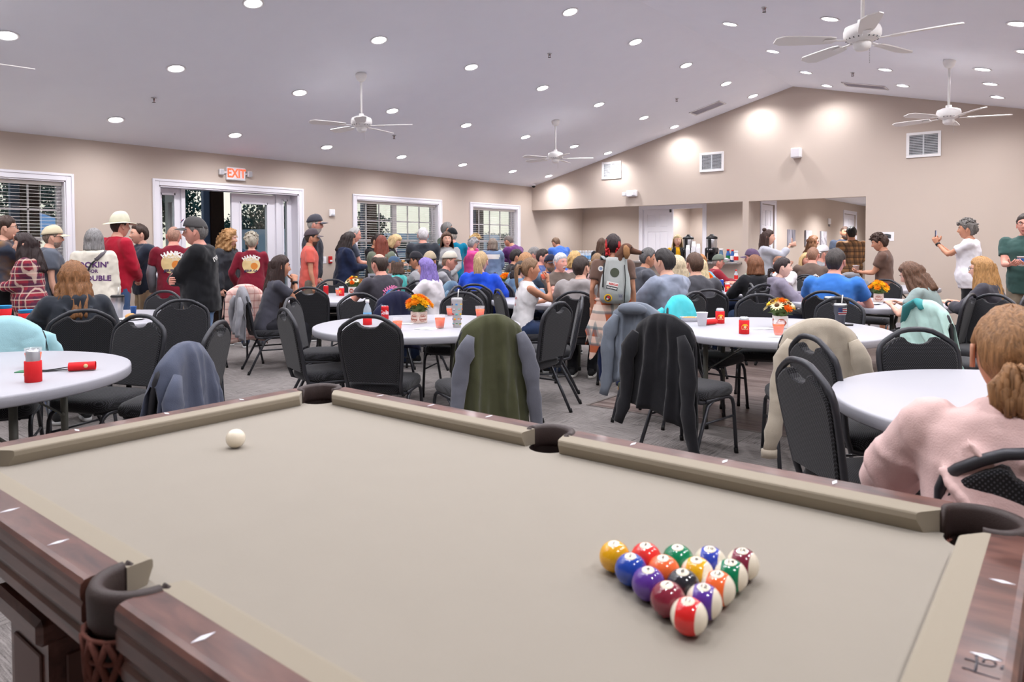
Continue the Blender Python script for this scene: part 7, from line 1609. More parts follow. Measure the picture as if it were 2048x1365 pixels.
m_ = MB(); m_.b2((-.052, -.015, 0), (.052, .015, .001), pi_['dark']); txt(m_, 'ON BOARD', .018, (0, 0), pi_['white'], .003, 0, .01); patch('name_patch', m_, PRM, .195, .005, R(-12))
m_ = MB(); m_.b2((-.02, -.028, 0), (.02, .028, .001), pi_['grey']); txt(m_, 'US', .026, (0, .004), pi_['navy'], .003); patch('flag_patch', m_, PRM, .10, .085)
m_ = disc(.026, mi=pi_['white']); merge(m_, disc(.015, 10, 2, .001, pi_['blue'])); patch('round_patch', m_, PRM, .40, -.105)
# dog looking out of the pack, towards the right
DB = mat('dog_brown_fur', (92, 60, 44), .85, var=.25, vscale=40, bump=.5, bscale=150); DE = mat('dog_ear_fur', (150, 108, 70), .85, var=.25, vscale=40, bump=.5, bscale=150)
c0 = U((.07, -.21, .50)); hd_ = np.array((math.cos(R(8)), math.sin(R(8)), 0)); mb = MB()
capsule(mb, [c0 + (0, 0, -.10), c0 + (.02, 0, .04), c0 + (.06, .0, .085)], [.062, .055, .052]); hp_ = c0 + np.array((.075, 0, .10)); mb.ball(hp_, (.062, .054, .052), 14, 10); capsule(mb, [hp_ + (.03, 0, -.012), hp_ + (.085, 0, -.03), hp_ + (.125, 0, -.037)], [.036, .027, .021])
qd = queue(mb, .008, 3, .004); dgt = bpy.context.evaluated_depsgraph_get(); dgt.update(); dm = bpy.data.meshes.new_from_object(qd.evaluated_get(dgt)); dm.materials.clear(); dm.materials.append(DB); dm.polygons.foreach_set('use_smooth', [True] * len(dm.polygons))
dog = thing('dog', 'brown long-eared dog looking out of the backpack', 'dog', (q[0], q[1], 0), a); link('body', dm, dog)
for sd in (-1, 1):
    m_ = MB(); m_.tube([hp_ + (-.012, sd * .045, .030), hp_ + (0, sd * .066, .0), hp_ + (.004, sd * .070, -.05), hp_ + (.0, sd * .066, -.095)], [.014, .030, .032, .010], 10, flat=.35, up=(0, 1, 0)); m_.obj('ear', DE, dog)
    MB().ball(hp_ + (.047, sd * .03, .012), .008, 8, 6).obj('eye', IRIS, dog)
MB().ball(hp_ + (.146, 0, -.033), (.011, .014, .011), 8, 6).obj('nose', BLACK, dog)
# flannel shirt knotted round the waist
fl = thing('flannel_shirt', 'rust and teal plaid flannel shirt tied round the red-haired woman\'s waist', 'shirt', (q[0], q[1], 0), a); V = []; F = []; n_, mrows = 44, 12
for layer in (0, 1):
    for i in range(mrows):
        t_ = i / (mrows - 1)
        for j in range(n_ + 1):
            an = R(-205) + R(230) * j / n_; bk_ = .5 - .5 * math.cos(2 * PI * j / n_)
            L_ = .36 + .18 * bk_ + .10 * math.sin(j * .55 + 1) * t_; g_ = .185 + .105 * t_ + .018 * t_ * math.sin(j * 1.1) + .012 * t_ * math.sin(j * .37 + 2) - layer * .006
            p = U((g_ * 1.05 * math.cos(an), g_ * .86 * math.sin(an) - .01, 0)); V.append((p[0], p[1], (U((0, 0, .06))[2]) - L_ * t_))
K = mrows * (n_ + 1)
for layer in (0, 1):
    for i in range(mrows - 1):
        for j in range(n_): aa = layer * K + i * (n_ + 1) + j; F.append((aa, aa + 1, aa + n_ + 2, aa + n_ + 1))
MB().add(V, F, 0, True).obj('shirt_body', PL['orange'], fl)
m_ = MB(); m_.tube([U((.19 * math.cos(b_), .155 * math.sin(b_), .055)) for b_ in np.linspace(0, 2 * PI, 21)], .022, 8, cap=False); m_.obj('knotted_sleeve', PL['orange'], fl)
m_ = MB(); m_.tube([U((-.175, -.02, .06)), U((-.19, -.04, -.15)), U((-.17, -.07, -.42))], .011, 6, flat=.4); m_.obj('leash', BLACKM, bp)
# ------------------------------------------------------------------ chairs
for (x, y, hd, lb) in CHAIRS: pass
CH_OBJ = [chair(*q) for q in CHAIRS]
for q in PEOPLE:
    if q[4]['t'] == 'si' and 'pale pink' not in q[4]['label']:
        fx, fy = math.cos(q[2]), math.sin(q[2]); ww = q[4]['label'].split(); lb = 'black chair under the ' + ' '.join(ww[:12]); chair(q[0] + fx * .055, q[1] + fy * .055, q[2], lb)
# ------------------------------------------------------------------ garments hung over chair backs
hx = np.array([a for a, b in half][::-1]); hh = np.array([b for a, b in half][::-1])
def toph(x): return float(np.interp(abs(x), [0, .045, .085, .13, .175, .2, .212, .225], [.535, .533, .524, .5, .47, .445, .41, .37]))
def garment(ci, name, label, m_body, m_sleeve=None, Lb=.55, Lf=.25, sleeves=(.5, .5), flare=.25, fold=.03, k=9.0, seed=0, hem_tilt=0.0, wtop=.225, ragged=.0, cat='jacket', cuff=None, hood=False, shift=0.0, puff=1.0):
    x, y, hd, _ = CHAIRS[ci]; t = thing(name, label, cat, (x, y, 0), hd - PI / 2); n_ = 46; r_ = np.random.default_rng(seed)
    rows_f, rows_b = 7, 16; G = []
    ph = r_.random(6) * 6
    for j in range(n_ + 1):
        u_ = -1 + 2 * j / n_; xt = wtop * u_; h_ = toph(xt) + .014; col_ = []
        edge = max(0, (abs(u_) - .75) / .25)
        for i in range(rows_f, 0, -1):
            tt = i / rows_f; p = np.array(bk(xt * (1 + .05 * tt), h_ - Lf * tt * (1 - .25 * edge), -.030 - .006 * math.sin(u_ * 7 + ph[0]) * tt)); col_.append(p)
        col_.append(np.array(bk(xt, h_ + .012, -.012))); col_.append(np.array(bk(xt, h_ + .012, .016)))
        p0 = np.array(bk(xt, h_, .034)); lb_ = Lb * (1 - hem_tilt * u_) * (1 + ragged * math.sin(u_ * 4 + ph[1])) - (.535 - h_) * .55
        for i in range(1, rows_b + 1):
            tt = i / rows_b; wv = math.sin(u_ * k + ph[2] + .9 * math.sin(tt * 3 + ph[3])); f_ = fold * 1.25 * tt ** .7 * (math.copysign(abs(wv) ** .7, wv) + .5 * math.sin(u_ * k * 2.3 + ph[4] + tt * 2)) + .010 * nz((u_ * 4, tt * 5, seed)) + .006 * nz((u_ * 9, tt * 14, seed + 5))
            px_ = xt * (1 + flare * tt) + shift * tt * tt; py_ = p0[1] - .004 - .018 * tt * puff - max(-.012, f_) - .02 * edge * 0; pz_ = p0[2] - lb_ * tt
            if pz_ < p0[2] - .42: py_ = py_ + .0
            col_.append(np.array((px_, py_, pz_)))
        G.append(col_)
    nr = len(G[0]); V = [tuple(p) for c_ in G for p in c_]; F = [(j * nr + i, (j + 1) * nr + i, (j + 1) * nr + i + 1, j * nr + i + 1) for j in range(n_) for i in range(nr - 1)]
    # inner skin for thickness
    o_ = len(V); cen = np.array(bk(0, .25, 0)); V += [tuple(np.array(p) + .008 * (np.array((0, cen[1], 0)) - np.array((0, p[1], 0))) / max(.03, abs(cen[1] - p[1]))) for p in V]; F += [tuple(o_ + q for q in f[::-1]) for f in F]
    for j in range(n_): F += [(j * nr + nr - 1, (j + 1) * nr + nr - 1, o_ + (j + 1) * nr + nr - 1, o_ + j * nr + nr - 1), (o_ + j * nr, o_ + (j + 1) * nr, (j + 1) * nr, j * nr)]
    for j in (0, n_): F += [(j * nr + i, j * nr + i + 1, o_ + j * nr + i + 1, o_ + j * nr + i) for i in range(nr - 1)]
    body = MB().add(V, F, 0, True).obj('garment_body', m_body, t)
    ms = m_sleeve or m_body
    for sd, L_ in zip((-1, 1), sleeves):
        if not L_: continue
        p0 = np.array(bk(sd * (wtop - .055), toph(wtop - .055) - .03, .035)); path = []; rad = []
        for i in range(12):
            tt = i / 11; path.append(p0 + np.array((sd * (.0 + .10 * min(1, tt * 3) ** .7 * .6 + .045 * tt ** 1.3 + .022 * math.sin(tt * 4 + ph[5]) * tt), -.035 - .03 * tt + .025 * math.sin(tt * 5 + sd * 2 + ph[0]) * tt, .0 - L_ * tt))); rad.append((.062 - .022 * tt + .005 * math.sin(tt * 19 + sd) + .004 * math.sin(tt * 41)) * (min(1, .45 + i * .3)))
        so = MB().tube(path, rad, 14, flat=.6, up=(0, 1, 0)).obj('sleeve', ms, t)
        if cuff: MB().tube([path[-1] + (0, 0, .02), path[-1] + (0, 0, -.03)], .046, 14, flat=.6, up=(0, 1, 0)).obj('cuff', cuff, so)
    if hood:
        q = [np.array(bk(.10 * math.sin(a), toph(.1 * math.sin(a)) + .005, .05 + .045 * math.cos(a))) for a in np.linspace(-1.5, 1.5, 9)]; MB().tube(q, [.02, .03, .038, .042, .044, .042, .038, .03, .02], 10).obj('hood', m_body, t)
    return t
gi = {k: i for i, k in GARMENTS}
garment(gi['fleece'], 'fleece_jacket', 'blue-grey fleece draped over a chair at the far end of the pool table', fabric('fleece_blue', (82, 88, 106), .12), None, .62, .3, (.62, .0), .40, .040, 8, 1, .2)
garment(gi['olive'], 'jacket', 'olive green jacket with grey sleeves hanging over the chair by the middle table', fabric('olive', (72, 74, 52), .12), fabric('olive_grey', (98, 100, 110), .15), .70, .25, (.60, .68), .14, .034, 7, 2, .02, cuff=fabric('cuff_grey', (88, 90, 100)))
garment(gi['blackfleece'], 'fleece_jacket', 'black fleece jacket hanging over a chair with trailing sleeves', fabric('black_fleece', (27, 27, 31), .2), None, .60, .28, (.60, .74), .30, .028, 8, 3, -.12)
garment(gi['windbreaker'], 'windbreaker', 'crumpled grey windbreaker hanging over a chair in front of the man in grey', fabric('windbreak', (112, 120, 132), .15), None, .55, .2, (.62, 0), .05, .030, 9, 4, .05, .19, hood=True)
garment(gi['turquoise'], 'shirt', 'turquoise shirt draped over a chair at the sunflower table', fabric('turquoise', (70, 196, 206), .1), None, .36, .34, (.0, .25), .30, .045, 8, 5, .1, cat='shirt')
garment(gi['beige'], 'sweater', 'beige sweater draped over a chair back in front of the sunflower table', fabric('beige_knit', (176, 166, 150), .12), None, .50, .3, (.66, .62), .18, .028, 7, 6, cat='sweater', cuff=fabric('beige_cuff', (170, 160, 145)))
garment(gi['navy'], 'jacket', 'navy jacket hung over a chair behind the orange mums', fabric('navy_coat', (34, 36, 62), .12), None, .52, .25, (.45, .45), .08, .016, 6, 7)
garment(gi['denim'], 'denim_jacket', 'faded denim jacket with a red print over a chair behind the tumbler', fabric('denim_fade', (98, 124, 144), .15), None, .55, .2, (.4, .4), .15, .02, 6, 8)
garment(gi['pinkplaid'], 'overshirt', 'pink plaid overshirt hung on a chair beside the black jacket man', PL['pink'], None, .62, .3, (.0, .45), .12, .02, 5, 9, cat='shirt')
garment(gi['greyhood'], 'hoodie', 'grey hoodie slumped over a chair near the curly-haired boy', fabric('hood_grey', (132, 132, 136), .12), None, .4, .2, (.3, .3), .1, .02, 6, 10, cat='hoodie', hood=True)
garment(gi['palet'], 'shirt', 'pale turquoise shirt over a chair at the left edge', fabric('pale_turq', (164, 208, 216), .1), None, .5, .3, (.3, .3), .25, .04, 8, 11, cat='shirt')
ci = [i for i, q in enumerate(CHAIRS) if 'mint jacket' in q[3]][0]
t = garment(ci, 'jacket', 'mint and teal jacket spilling off a chair beside the near right table', fabric('mint', (176, 208, 200), .1), fabric('mint_teal', (66, 150, 152), .1), .42, .30, (.0, .0), .55, .024, 6, 12, -.25, shift=.22)
m_ = MB(); m_.tube([bk(-.22, .36, .02), bk(-.14, .50, .03), bk(-.02, .555, .04), bk(.02, .50, .06)], [.05, .06, .05, .03], 12, flat=.5); m_.obj('teal_sleeve', fabric('mint_teal', (66, 150, 152), .1), t)
# occupant jackets: grey jacket on the chair of the dark-haired woman
w_ = who('resting her chin'); q = w_[3]; CHAIRS.append((q[0] + math.cos(q[2]) * .055, q[1] + math.sin(q[2]) * .055, q[2], '')); garment(len(CHAIRS) - 1, 'jacket', 'grey jacket over the chair of the dark-haired woman in profile', fabric('grey_coat', (138, 138, 144), .12), None, .5, .15, (.4, .4), .1, .02, 6, 13)
# ------------------------------------------------------------------ things on the tables
TT = TZ
PETO = [mat('petal_' + k, c, .7, var=.12, vscale=40) for k, c in dict(orange=(246, 128, 22), amber=(250, 168, 26), yellow=(250, 198, 30), cream=(244, 232, 184)).items()]; LEAFG = mat('leaf_green', (74, 96, 44), .7, var=.2, vscale=30); SEED = mat('seed_brown', (86, 56, 30), .9)
def mum_mesh(mi):
    V = []; F = []; r_ = np.random.default_rng(mi)
    for lay, (n_, el, ln) in enumerate(((14, 5, .034), (13, 25, .032), (11, 45, .028), (8, 65, .022), (5, 82, .016))):
        for k in range(n_):
            a = 2 * PI * (k + lay * .37) / n_ + .1 * r_.normal(); e_ = R(el + 6 * r_.normal()); d = np.array((math.cos(a) * math.cos(e_), math.sin(a) * math.cos(e_), math.sin(e_))); sd = np.array((-math.sin(a), math.cos(a), 0)); up_ = np.cross(sd, d) * -1
            o_ = len(V); b0 = d * .004; V += [tuple(b0), tuple(d * ln * .55 + sd * .0055), tuple(d * ln + up_ * .003), tuple(d * ln * .55 - sd * .0055), tuple(d * ln * .55 - up_ * .003)]; F += [(o_, o_ + 1, o_ + 2, o_ + 4), (o_, o_ + 4, o_ + 2, o_ + 3)]
    return MB().add(V, F).mesh('flower_head', PETO[mi])
MUM = [mum_mesh(0), mum_mesh(1), mum_mesh(2)]
def daisy(mi):
    V = []; F = []; mt = []
    for lay in range(2):
        for k in range(13):
            a = 2 * PI * (k + .5 * lay) / 13; d = np.array((math.cos(a), math.sin(a), .12 + .2 * lay)); sd = np.array((-math.sin(a), math.cos(a), 0)); ln = .05 - .006 * lay; o_ = len(V)
            V += [tuple(d * .012), tuple(d * ln * .6 + sd * .0085), tuple(d * ln + np.array((0, 0, -.004))), tuple(d * ln * .6 - sd * .0085), tuple(d * ln * .6 + np.array((0, 0, -.003)))]; F += [(o_, o_ + 1, o_ + 2, o_ + 4), (o_, o_ + 4, o_ + 2, o_ + 3)]; mt += [0, 0]
    m_ = MB().add(V, F); m_.lathe([(0, .004), (.016, .004), (.015, .012), (.006, .014), (0, .012)], 14, mat=1); return m_.mesh('flower_head', [PETO[mi], SEED])
DAI = [daisy(2), daisy(3)]
BOXW = mat('printed_box_wood', (214, 190, 176), .7, col2=(232, 214, 204), vscale=20); BOXP = mat('box_print_red', (176, 92, 76), .8); BOXWH = mat('white_box', (236, 230, 226), .7)
def planter(label, loc, kind, rot=.6, seed=0, white=False, words=('Hello', 'Pumpkin')):
    t = thing('flower_arrangement', label, 'flowers', (*loc, TT), rot); b_ = MB().b2((-.05, -.05, 0), (.05, .05, .095), bev=.003).obj('planter_box', BOXWH if white else BOXW, t)
    for k in range(4):
        m_ = MB(); M_ = Matrix.Rotation(k * PI / 2, 4, 'Z') @ Matrix(((1, 0, 0, 0), (0, 0, -1, -.0505), (0, 1, 0, .047), (0, 0, 0, 1)))
        pk_ = [(.036 * math.cos(q) * (1 + .06 * math.cos(6 * q)), .030 * math.sin(q) - .004) for q in np.linspace(0, 2 * PI, 30, False)]
        if white: m_.prism(pk_, 0, .0006, M=M_); v, f = text_mesh('hello', .026, 0, .0006); m_.add(v + np.array((0, -.004, .0012)), f, 1, M=M_)
        else:
            m_.tube([(*p, 0) for p in pk_] + [(*pk_[0], 0)], .0013, 4, M=M_)
            for wd, yy in zip(words, (.010, -.016)): v, f = text_mesh(wd, .022, 0, .0006); m_.add(v + np.array((0, yy, .0008)), f, 0, M=M_)
        m_.obj('box_print', [BOXP, BOXWH], b_)
    r_ = np.random.default_rng(seed)
    nf = 20 if kind == 'mum' else 12
    MB().lathe([(0, .08), (.045, .085), (.075, .14), (.06, .18), (0, .19)], 12).obj('foliage_core', LEAFG, t)
    for k in range(nf):
        a = k * 2.4; rr = .098 * math.sqrt((k + .3) / nf); z = .215 - 7.5 * rr * rr + .006 * r_.normal(); 
        if kind == 'mum': me, sc = MUM[int(r_.integers(0, 3))] if seed % 2 == 0 else MUM[int(r_.integers(1, 3))], 1.3
        else: me, sc = (DAI[k % 2], 1.12) if k % 4 != 2 else (MUM[0], 1.25)
        o_ = link('flower_head', me, t, (rr * math.cos(a), rr * math.sin(a), z)); tl_ = 9 * rr; o_.rotation_euler = (Matrix.Rotation(a, 3, 'Z') @ Matrix.Rotation(min(1.1, tl_), 3, 'Y')).to_euler(); o_.scale = (sc,) * 3
    lf = MB().add([(0, 0, 0), (.018, .03, .004), (0, .07, -.012), (-.018, .03, .004)], [(0, 1, 2, 3)]).mesh('leaf', LEAFG)
    for k in range(9): a = k * .7; o_ = link('leaf', lf, t, (.03 * math.cos(a), .03 * math.sin(a), .105 + .01 * (k % 3))); o_.rotation_euler = (.1, 0, a - PI / 2)
    return t
planter('orange and yellow mums in a printed box on the middle table', ITEMS['mum3'][0], 'mum', R(85), 0)
planter('white box of sunflowers and daisies marked hello', ITEMS['sun5'][0], 'sun', R(28), 1, True)
planter('sunflower arrangement on the table by the dark-haired woman', ITEMS['sun4'][0], 'sun', .3, 3, True)
planter('bright yellow-orange mums in a printed box at the right back', ITEMS['mum7'][0], 'mum', .2, 4)
planter('orange mums beside the blue can behind the sunflower table', ITEMS['mum8'][0], 'mum', .2, 6); planter('orange mums on the table near the blue hoodie', ITEMS['mum9'][0], 'mum', .5, 8); planter('orange mums on a far table before the ginger man', ITEMS['mum12'][0], 'mum', .5, 10)
for k, (l_, sc) in enumerate(zip(ITEMS['juice3'], (1.1, 1.2, 1.2, 1.0))): juice(('orange punch cup half hidden behind the front centre chair', 'orange punch cup on a napkin in front of the mums', 'orange punch cup at the right of the middle table', 'orange punch cup behind the patterned tumbler')[k], (*l_, TT), sc, 'cups of orange punch')
for nm, lb in (('juice5', 'orange punch cup in front of the sunflowers'), ('juice1', 'orange punch cup behind the can on the near left table'), ('juice4', 'orange punch cup by the dark-haired woman'), ('juice8', 'orange punch cup beside the blue can')): juice(lb, (*ITEMS[nm][0], TT), 1.15, 'cups of orange punch')
ALU = mat('can_aluminium', (206, 208, 212), .25, metal=.8); KRED = mat('sleeve_red', (222, 30, 36), .75)
def can(t, r=.033, h=.122, m_side=None, z=0):
    MB().lathe([(0, z), (r * .8, z), (r, z + .008), (r, z + h - .012), (r * .82, z + h), (r * .8, z + h - .003), (0, z + h - .004)], 22).obj('can', [m_side or ALU], t); MB().lathe([(r * .78, z + h - .001), (r * .83, z + h + .001), (r * .83, z + h - .004)], 22, cap=False).obj('can_rim', ALU, t)
def koozie(label, loc, rot=0, top=True, tall=False):
    t = thing('can_in_sleeve', label, 'can', (*loc, TT), rot, 'drink cans in red sleeves')
    if top: can(t, .029 if tall else .032, .155 if tall else .122, mat('can_silver_print', (196, 200, 206), .3, metal=.5))
    b_ = MB().lathe([(.034, .0), (.036, .002), (.036, .098), (.034, .1), (.0335, .1), (.0335, .004), (0, .003)], 24).obj('can_sleeve', KRED, t)
    m_ = MB()
    def wrap(v, z0): v = np.asarray(v, float); a = v[:, 0] / .0365; return np.stack([.0366 * np.sin(a), -.0366 * np.cos(a), v[:, 1] + z0], 1)
    V = [(0, 0, 0)] + [(.026 * math.cos(q), .026 * math.sin(q), 0) for q in np.linspace(-.15, PI + .15, 16)]; F = [(0, k, k + 1) for k in range(1, 16)]; m_.add(wrap(V, .048), F, 0)
    V = [(0, 0, 0)] + [(.010 * math.cos(q), .010 * math.sin(q), 0) for q in np.linspace(0, 2 * PI, 15)]; v2 = wrap(V, .052); v2[:, :2] *= 1.012; m_.add(v2, [(0, k, k + 1) for k in range(1, 15)], 1)
    sq = wrap([(-.026 + .0036 * k, .004 * math.sin(k * 1.7), 0) for k in range(15)], .036); m_.tube(sq, .0016, 4, 1)
    m_.obj('sleeve_print', [PR['yellow'], PR['cream']], b_); return t
koozie('silver can in a red sleeve on the near left table', ITEMS['koozie1'][0], R(-55), True, True)
koozie('silver can in a red sleeve in front on the sunflower table', ITEMS['koozie5'][0], R(32)); koozie('dark-topped can in a red sleeve farther back on the sunflower table', ITEMS['koozie5'][1], R(32)); koozie('can in a red sleeve by the sunflowers near the salmon t-shirt', ITEMS['koozie4'][0], .3); koozie('can in a red sleeve beside the blue can', ITEMS['koozie8'][0], .5)
t = thing('soda_can', 'red soda can on the middle table', 'can', (*ITEMS['can3'][0], TT), R(30)); can(t, .033, .122, mat('soda_red', (200, 28, 36), .3, metal=.3)); v, f = text_mesh('Cola', .05, 0, .001); v = np.array(v); a_ = v[:, 0] / .0335; MB().add(np.stack([.0337 * np.sin(a_), -.0337 * np.cos(a_), v[:, 1] + .065], 1), f).obj('can_lettering', WHITE, t)
t = thing('soda_can', 'red soda can on the table by the dark-haired woman', 'can', (*ITEMS['can4'][0], TT)); can(t, .033, .122, mat('soda_red', (200, 28, 36), .3, metal=.3))
t = thing('drink_can', 'blue drink can on the table behind the sunflowers', 'can', (*ITEMS['blue8'][0], TT)); can(t, .033, .122, mat('can_blue', (34, 70, 160), .3, metal=.3))
t = bottle('clear water bottle in a red sleeve on the middle table', *ITEMS['bottle3'][0], TT, .205, .033, WATER, WHITE, mat('water_label_print', (120, 180, 224), .4), neck=.38); MB().lathe([(.034, 0), (.0365, .002), (.0365, .07), (.034, .072)], 20, cap=False).obj('can_sleeve', KRED, t)
t = bottle('small bottle with a red cap on the far table', *ITEMS['bot11'][0], TT, .2, .035, WATER, C_['red'], C_['red'])
def tumbler(label, loc, r, h, body, straw=True, lid=None, flag=False, stickers=False, handle=False, z=TT):
    t = thing('tumbler', label, 'tumbler', (*loc, z)); b_ = MB().lathe([(0, 0), (r * .70, 0), (r * .72, .006), (r * .8, h * .45), (r * .97, h * .62), (r, h * .96), (r * .98, h), (0, h)], 26).obj('tumbler_body', body, t)
    MB().lathe([(r * 1.0, h * .93), (r * 1.03, h * .94), (r * 1.03, h * .995), (r * .9, h * 1.03), (0, h * 1.035)], 26).obj('tumbler_lid', lid or STEEL, t)
    if straw: MB().tube([(.01, 0, h), (.016, .004, h + .075)], .0045, 8).obj('straw', mat('straw_clear', (226, 226, 222), .3), t)
    if flag:
        m_ = MB(); a0 = R(-90 + 38)
        def wp(x_, z_): a = a0 + x_ / r; rr = r * (.80 + .19 * min(1, max(0, (z_ / h - .42) / .22))) + .0012; return (rr * math.cos(a), rr * math.sin(a), z_)
        def quad(x0, x1, z0, z1, mi): 
            n2 = 6; V = [wp(x0 + (x1 - x0) * k / n2, zz) for zz in (z0, z1) for k in range(n2 + 1)]; m_.add(V, [(k, k + 1, n2 + 2 + k, n2 + 1 + k) for k in range(n2)], mi)
        quad(-.035, -.005, h * .62, h * .84, 0)
        for k in range(7): quad(-.035 if k < 3 else -.003, .045, h * (.50 + .05 * k), h * (.52 + .05 * k), 1 + k % 2)
        m_.obj('flag_print', [PR['navy'], PR['white'], PR['red']], b_)
    if stickers:
        m_ = MB(); r_ = np.random.default_rng(4); cs = ['blue', 'orange', 'teal', 'red', 'navy', 'green', 'white', 'yellow']
        for lv in range(5):
            for k in range(7):
                z_ = h * (.12 + .17 * lv); rr = r * (.72 + .10 * min(1, z_ / h / .45) + .16 * max(0, min(1, (z_ / h - .45) / .2))) + .0015; a = 2 * PI * (k + .5 * (lv % 2)) / 7
                M_ = Matrix.Translation((rr * math.cos(a), rr * math.sin(a), z_)) @ Matrix.Rotation(a, 4, 'Z'); m_.box((0, 0, .003), (.001, .016, .009), int(r_.integers(0, 8)), M=M_); m_.box((0, 0, -.003), (.001, .018, .004), int(r_.integers(0, 8)), M=M_)
        m_.obj('sticker_print', [PR[c] for c in cs], b_)
    return t
tumbler('grey tumbler printed with little campers and a straw', ITEMS['tumbler3'][0], .043, .225, mat('tumbler_grey', (176, 174, 176), .4), True, mat('tumbler_lid_grey', (186, 186, 188), .3), stickers=True)
tumbler('dark tumbler with an american flag print and a straw', ITEMS['tumb5'][1], .049, .165, mat('tumbler_dark', (66, 68, 78), .4), True, flag=True); tumbler('plain dark steel-rimmed tumbler behind the flag tumbler', ITEMS['tumb5'][0], .049, .18, mat('tumbler_slate', (78, 80, 86), .4), False)
tumbler('large navy tumbler beside the mums at the right back', ITEMS['tumb7'][0], .055, .2, mat('tumbler_navy', (56, 66, 88), .4), False); tumbler('stainless steel tumbler with a red straw at the left back table', ITEMS['tumb2'][0], .055, .2, STEEL, True, BLACK)
t = thing('key_fob', 'black key fob with an orange tag on the sunflower table', 'keys', (*ITEMS['fob5'][0], TT), R(40)); MB().b2((-.035, -.016, 0), (.035, .016, .016), bev=.006).obj('fob', BLACK, t); MB().b2((-.06, -.008, 0), (-.035, .008, .006)).obj('fob_tag', C_['orange'], t)
PAPER = mat('paper_white_plain', (240, 239, 244), .75)
for nm, i, lb, w2, h2, ro in (('paper3', 0, 'white leaflet lying left of the mums on the middle table', .15, .1, .5), ('paper3', 1, 'white napkin under the punch cup on the middle table', .16, .16, .3), ('paper5', 0, 'white card beside the sunflowers on the sunflower table', .2, .12, .9), ('paper5', 1, 'white napkin under the punch cup on the sunflower table', .17, .17, .4)):
    l_ = ITEMS[nm][i]; t = thing('paper_sheet', lb, 'paper', (*l_, TT), ro); m_ = MB(); n2 = 6; V = [(-w2 / 2 + w2 * a / n2, -h2 / 2 + h2 * b / n2, .0012 + .003 * math.sin(a * 1.1) ** 2 * (b in (0, n2))) for b in range(n2 + 1) for a in range(n2 + 1)]; F = [(b * 7 + a, b * 7 + a + 1, b * 7 + a + 8, b * 7 + a + 7) for b in range(n2) for a in range(n2)]; m_.add(V, F, 0, True).obj('sheet', PAPER, t)
    if 'card' in lb: v, f = text_mesh('Fill in & win', .024, 0, 0); MB().add(np.array(v) + (0, 0, .005), f).obj('card_lettering', BLACKM, t)
paper_cup('white foam cup on the sunflower table beside the turquoise shirt', (*ITEMS['cup5'][0], TT), .105, FOAM)
def roll(label, loc, rz, z=TT):
    t = thing('rolled_sleeve', label, 'can sleeve', (*loc, z), rz); m_ = MB(); m_.tube([(-.06, 0, .024), (.06, 0, .024)], .026, 16, flat=.85, cap=False); m_.tube([(-.06, 0, .024), (.06, 0, .024)], .023, 16, flat=.85, cap=False); m_.obj('sleeve_roll', KRED, t); return t
roll('red can sleeve lying on its side on the sunflower table', ITEMS['roll5'][0], R(70)); t = roll('red can sleeve lying flat on the near left table', ITEMS['redroll1'][0], R(60)); MB().lathe([(0, 0), (.010, 0), (.010, .001), (0, .001)], 12, M=Matrix.Translation((.02, -.027, .028)) @ Matrix.Rotation(PI / 2, 4, 'X')).obj('sleeve_print', PR['cream'], t)
t = thing('lanyard', 'black lanyard with a green badge on the near left table', 'lanyard', (*ITEMS['lan1'][0], TT), R(48)); MB().tube([(-.14, .02, .004), (-.06, -.01, .006), (.0, .0, .012), (.07, .03, .02), (.13, .02, .03)], .008, 6, flat=.35, up=(0, 0, 1)).obj('strap', BLACKM, t); MB().tube([(-.10, -.03, .004), (-.02, -.02, .006), (.05, .0, .008), (.1, -.01, .012)], .008, 6, flat=.35, up=(0, 0, 1)).obj('strap', BLACKM, t); MB().b2((-.2, -.03, 0), (-.11, .03, .004)).obj('badge', C_['green'], t)
def foil_tray(label, loc, rz):
    t = thing('foil_tray', label, 'food tray', (*loc, TT), rz); n2 = 40; rg = []
    for (k, z) in ((.82, 0), (1.0, .035), (1.06, .036), (.97, .033), (.8, .004)): rg.append([(.085 * k * math.copysign(abs(math.cos(q)) ** .5, math.cos(q)) * (1 + .008 * (i % 2)), .06 * k * math.copysign(abs(math.sin(q)) ** .5, math.sin(q)), z) for i, q in enumerate(np.linspace(0, 2 * PI, n2, False))])
    MB().loft(rg, smooth=False).obj('tray', ALU, t); rg = [[(.07 * k * math.cos(q), .05 * k * math.sin(q), z + .003 * math.sin(q * 7)) for q in np.linspace(0, 2 * PI, 20, False)] for k, z in ((1, .024), (.6, .036), (.1, .04))]; MB().loft(rg).obj('food', mat('snack_tan', (196, 150, 92), .8), t)
foil_tray('foil tray of food at the far left of the sunflower table', ITEMS['tray5'][0], R(40)); foil_tray('foil tray of food at the left edge table', ITEMS['tray2'][0], R(35))
for k, l_ in enumerate(ITEMS['cup2']):
    t = paper_cup(('blue-rimmed cup in a red sleeve at the very left edge', 'blue-rimmed cup in a red sleeve left of the hooded woman')[k], (*l_, TT), .125, C_['teal'] if False else mat('cup_blue', (40, 150, 206), .4)); MB().lathe([(.040, .0), (.0415, .002), (.053, .098), (.051, .1)], 20, cap=False).obj('cup_sleeve', KRED, t)
paper_cup('small dark blue cup at the left back table', (*ITEMS['cupb2'][0], TT), .07, C_['blue'])
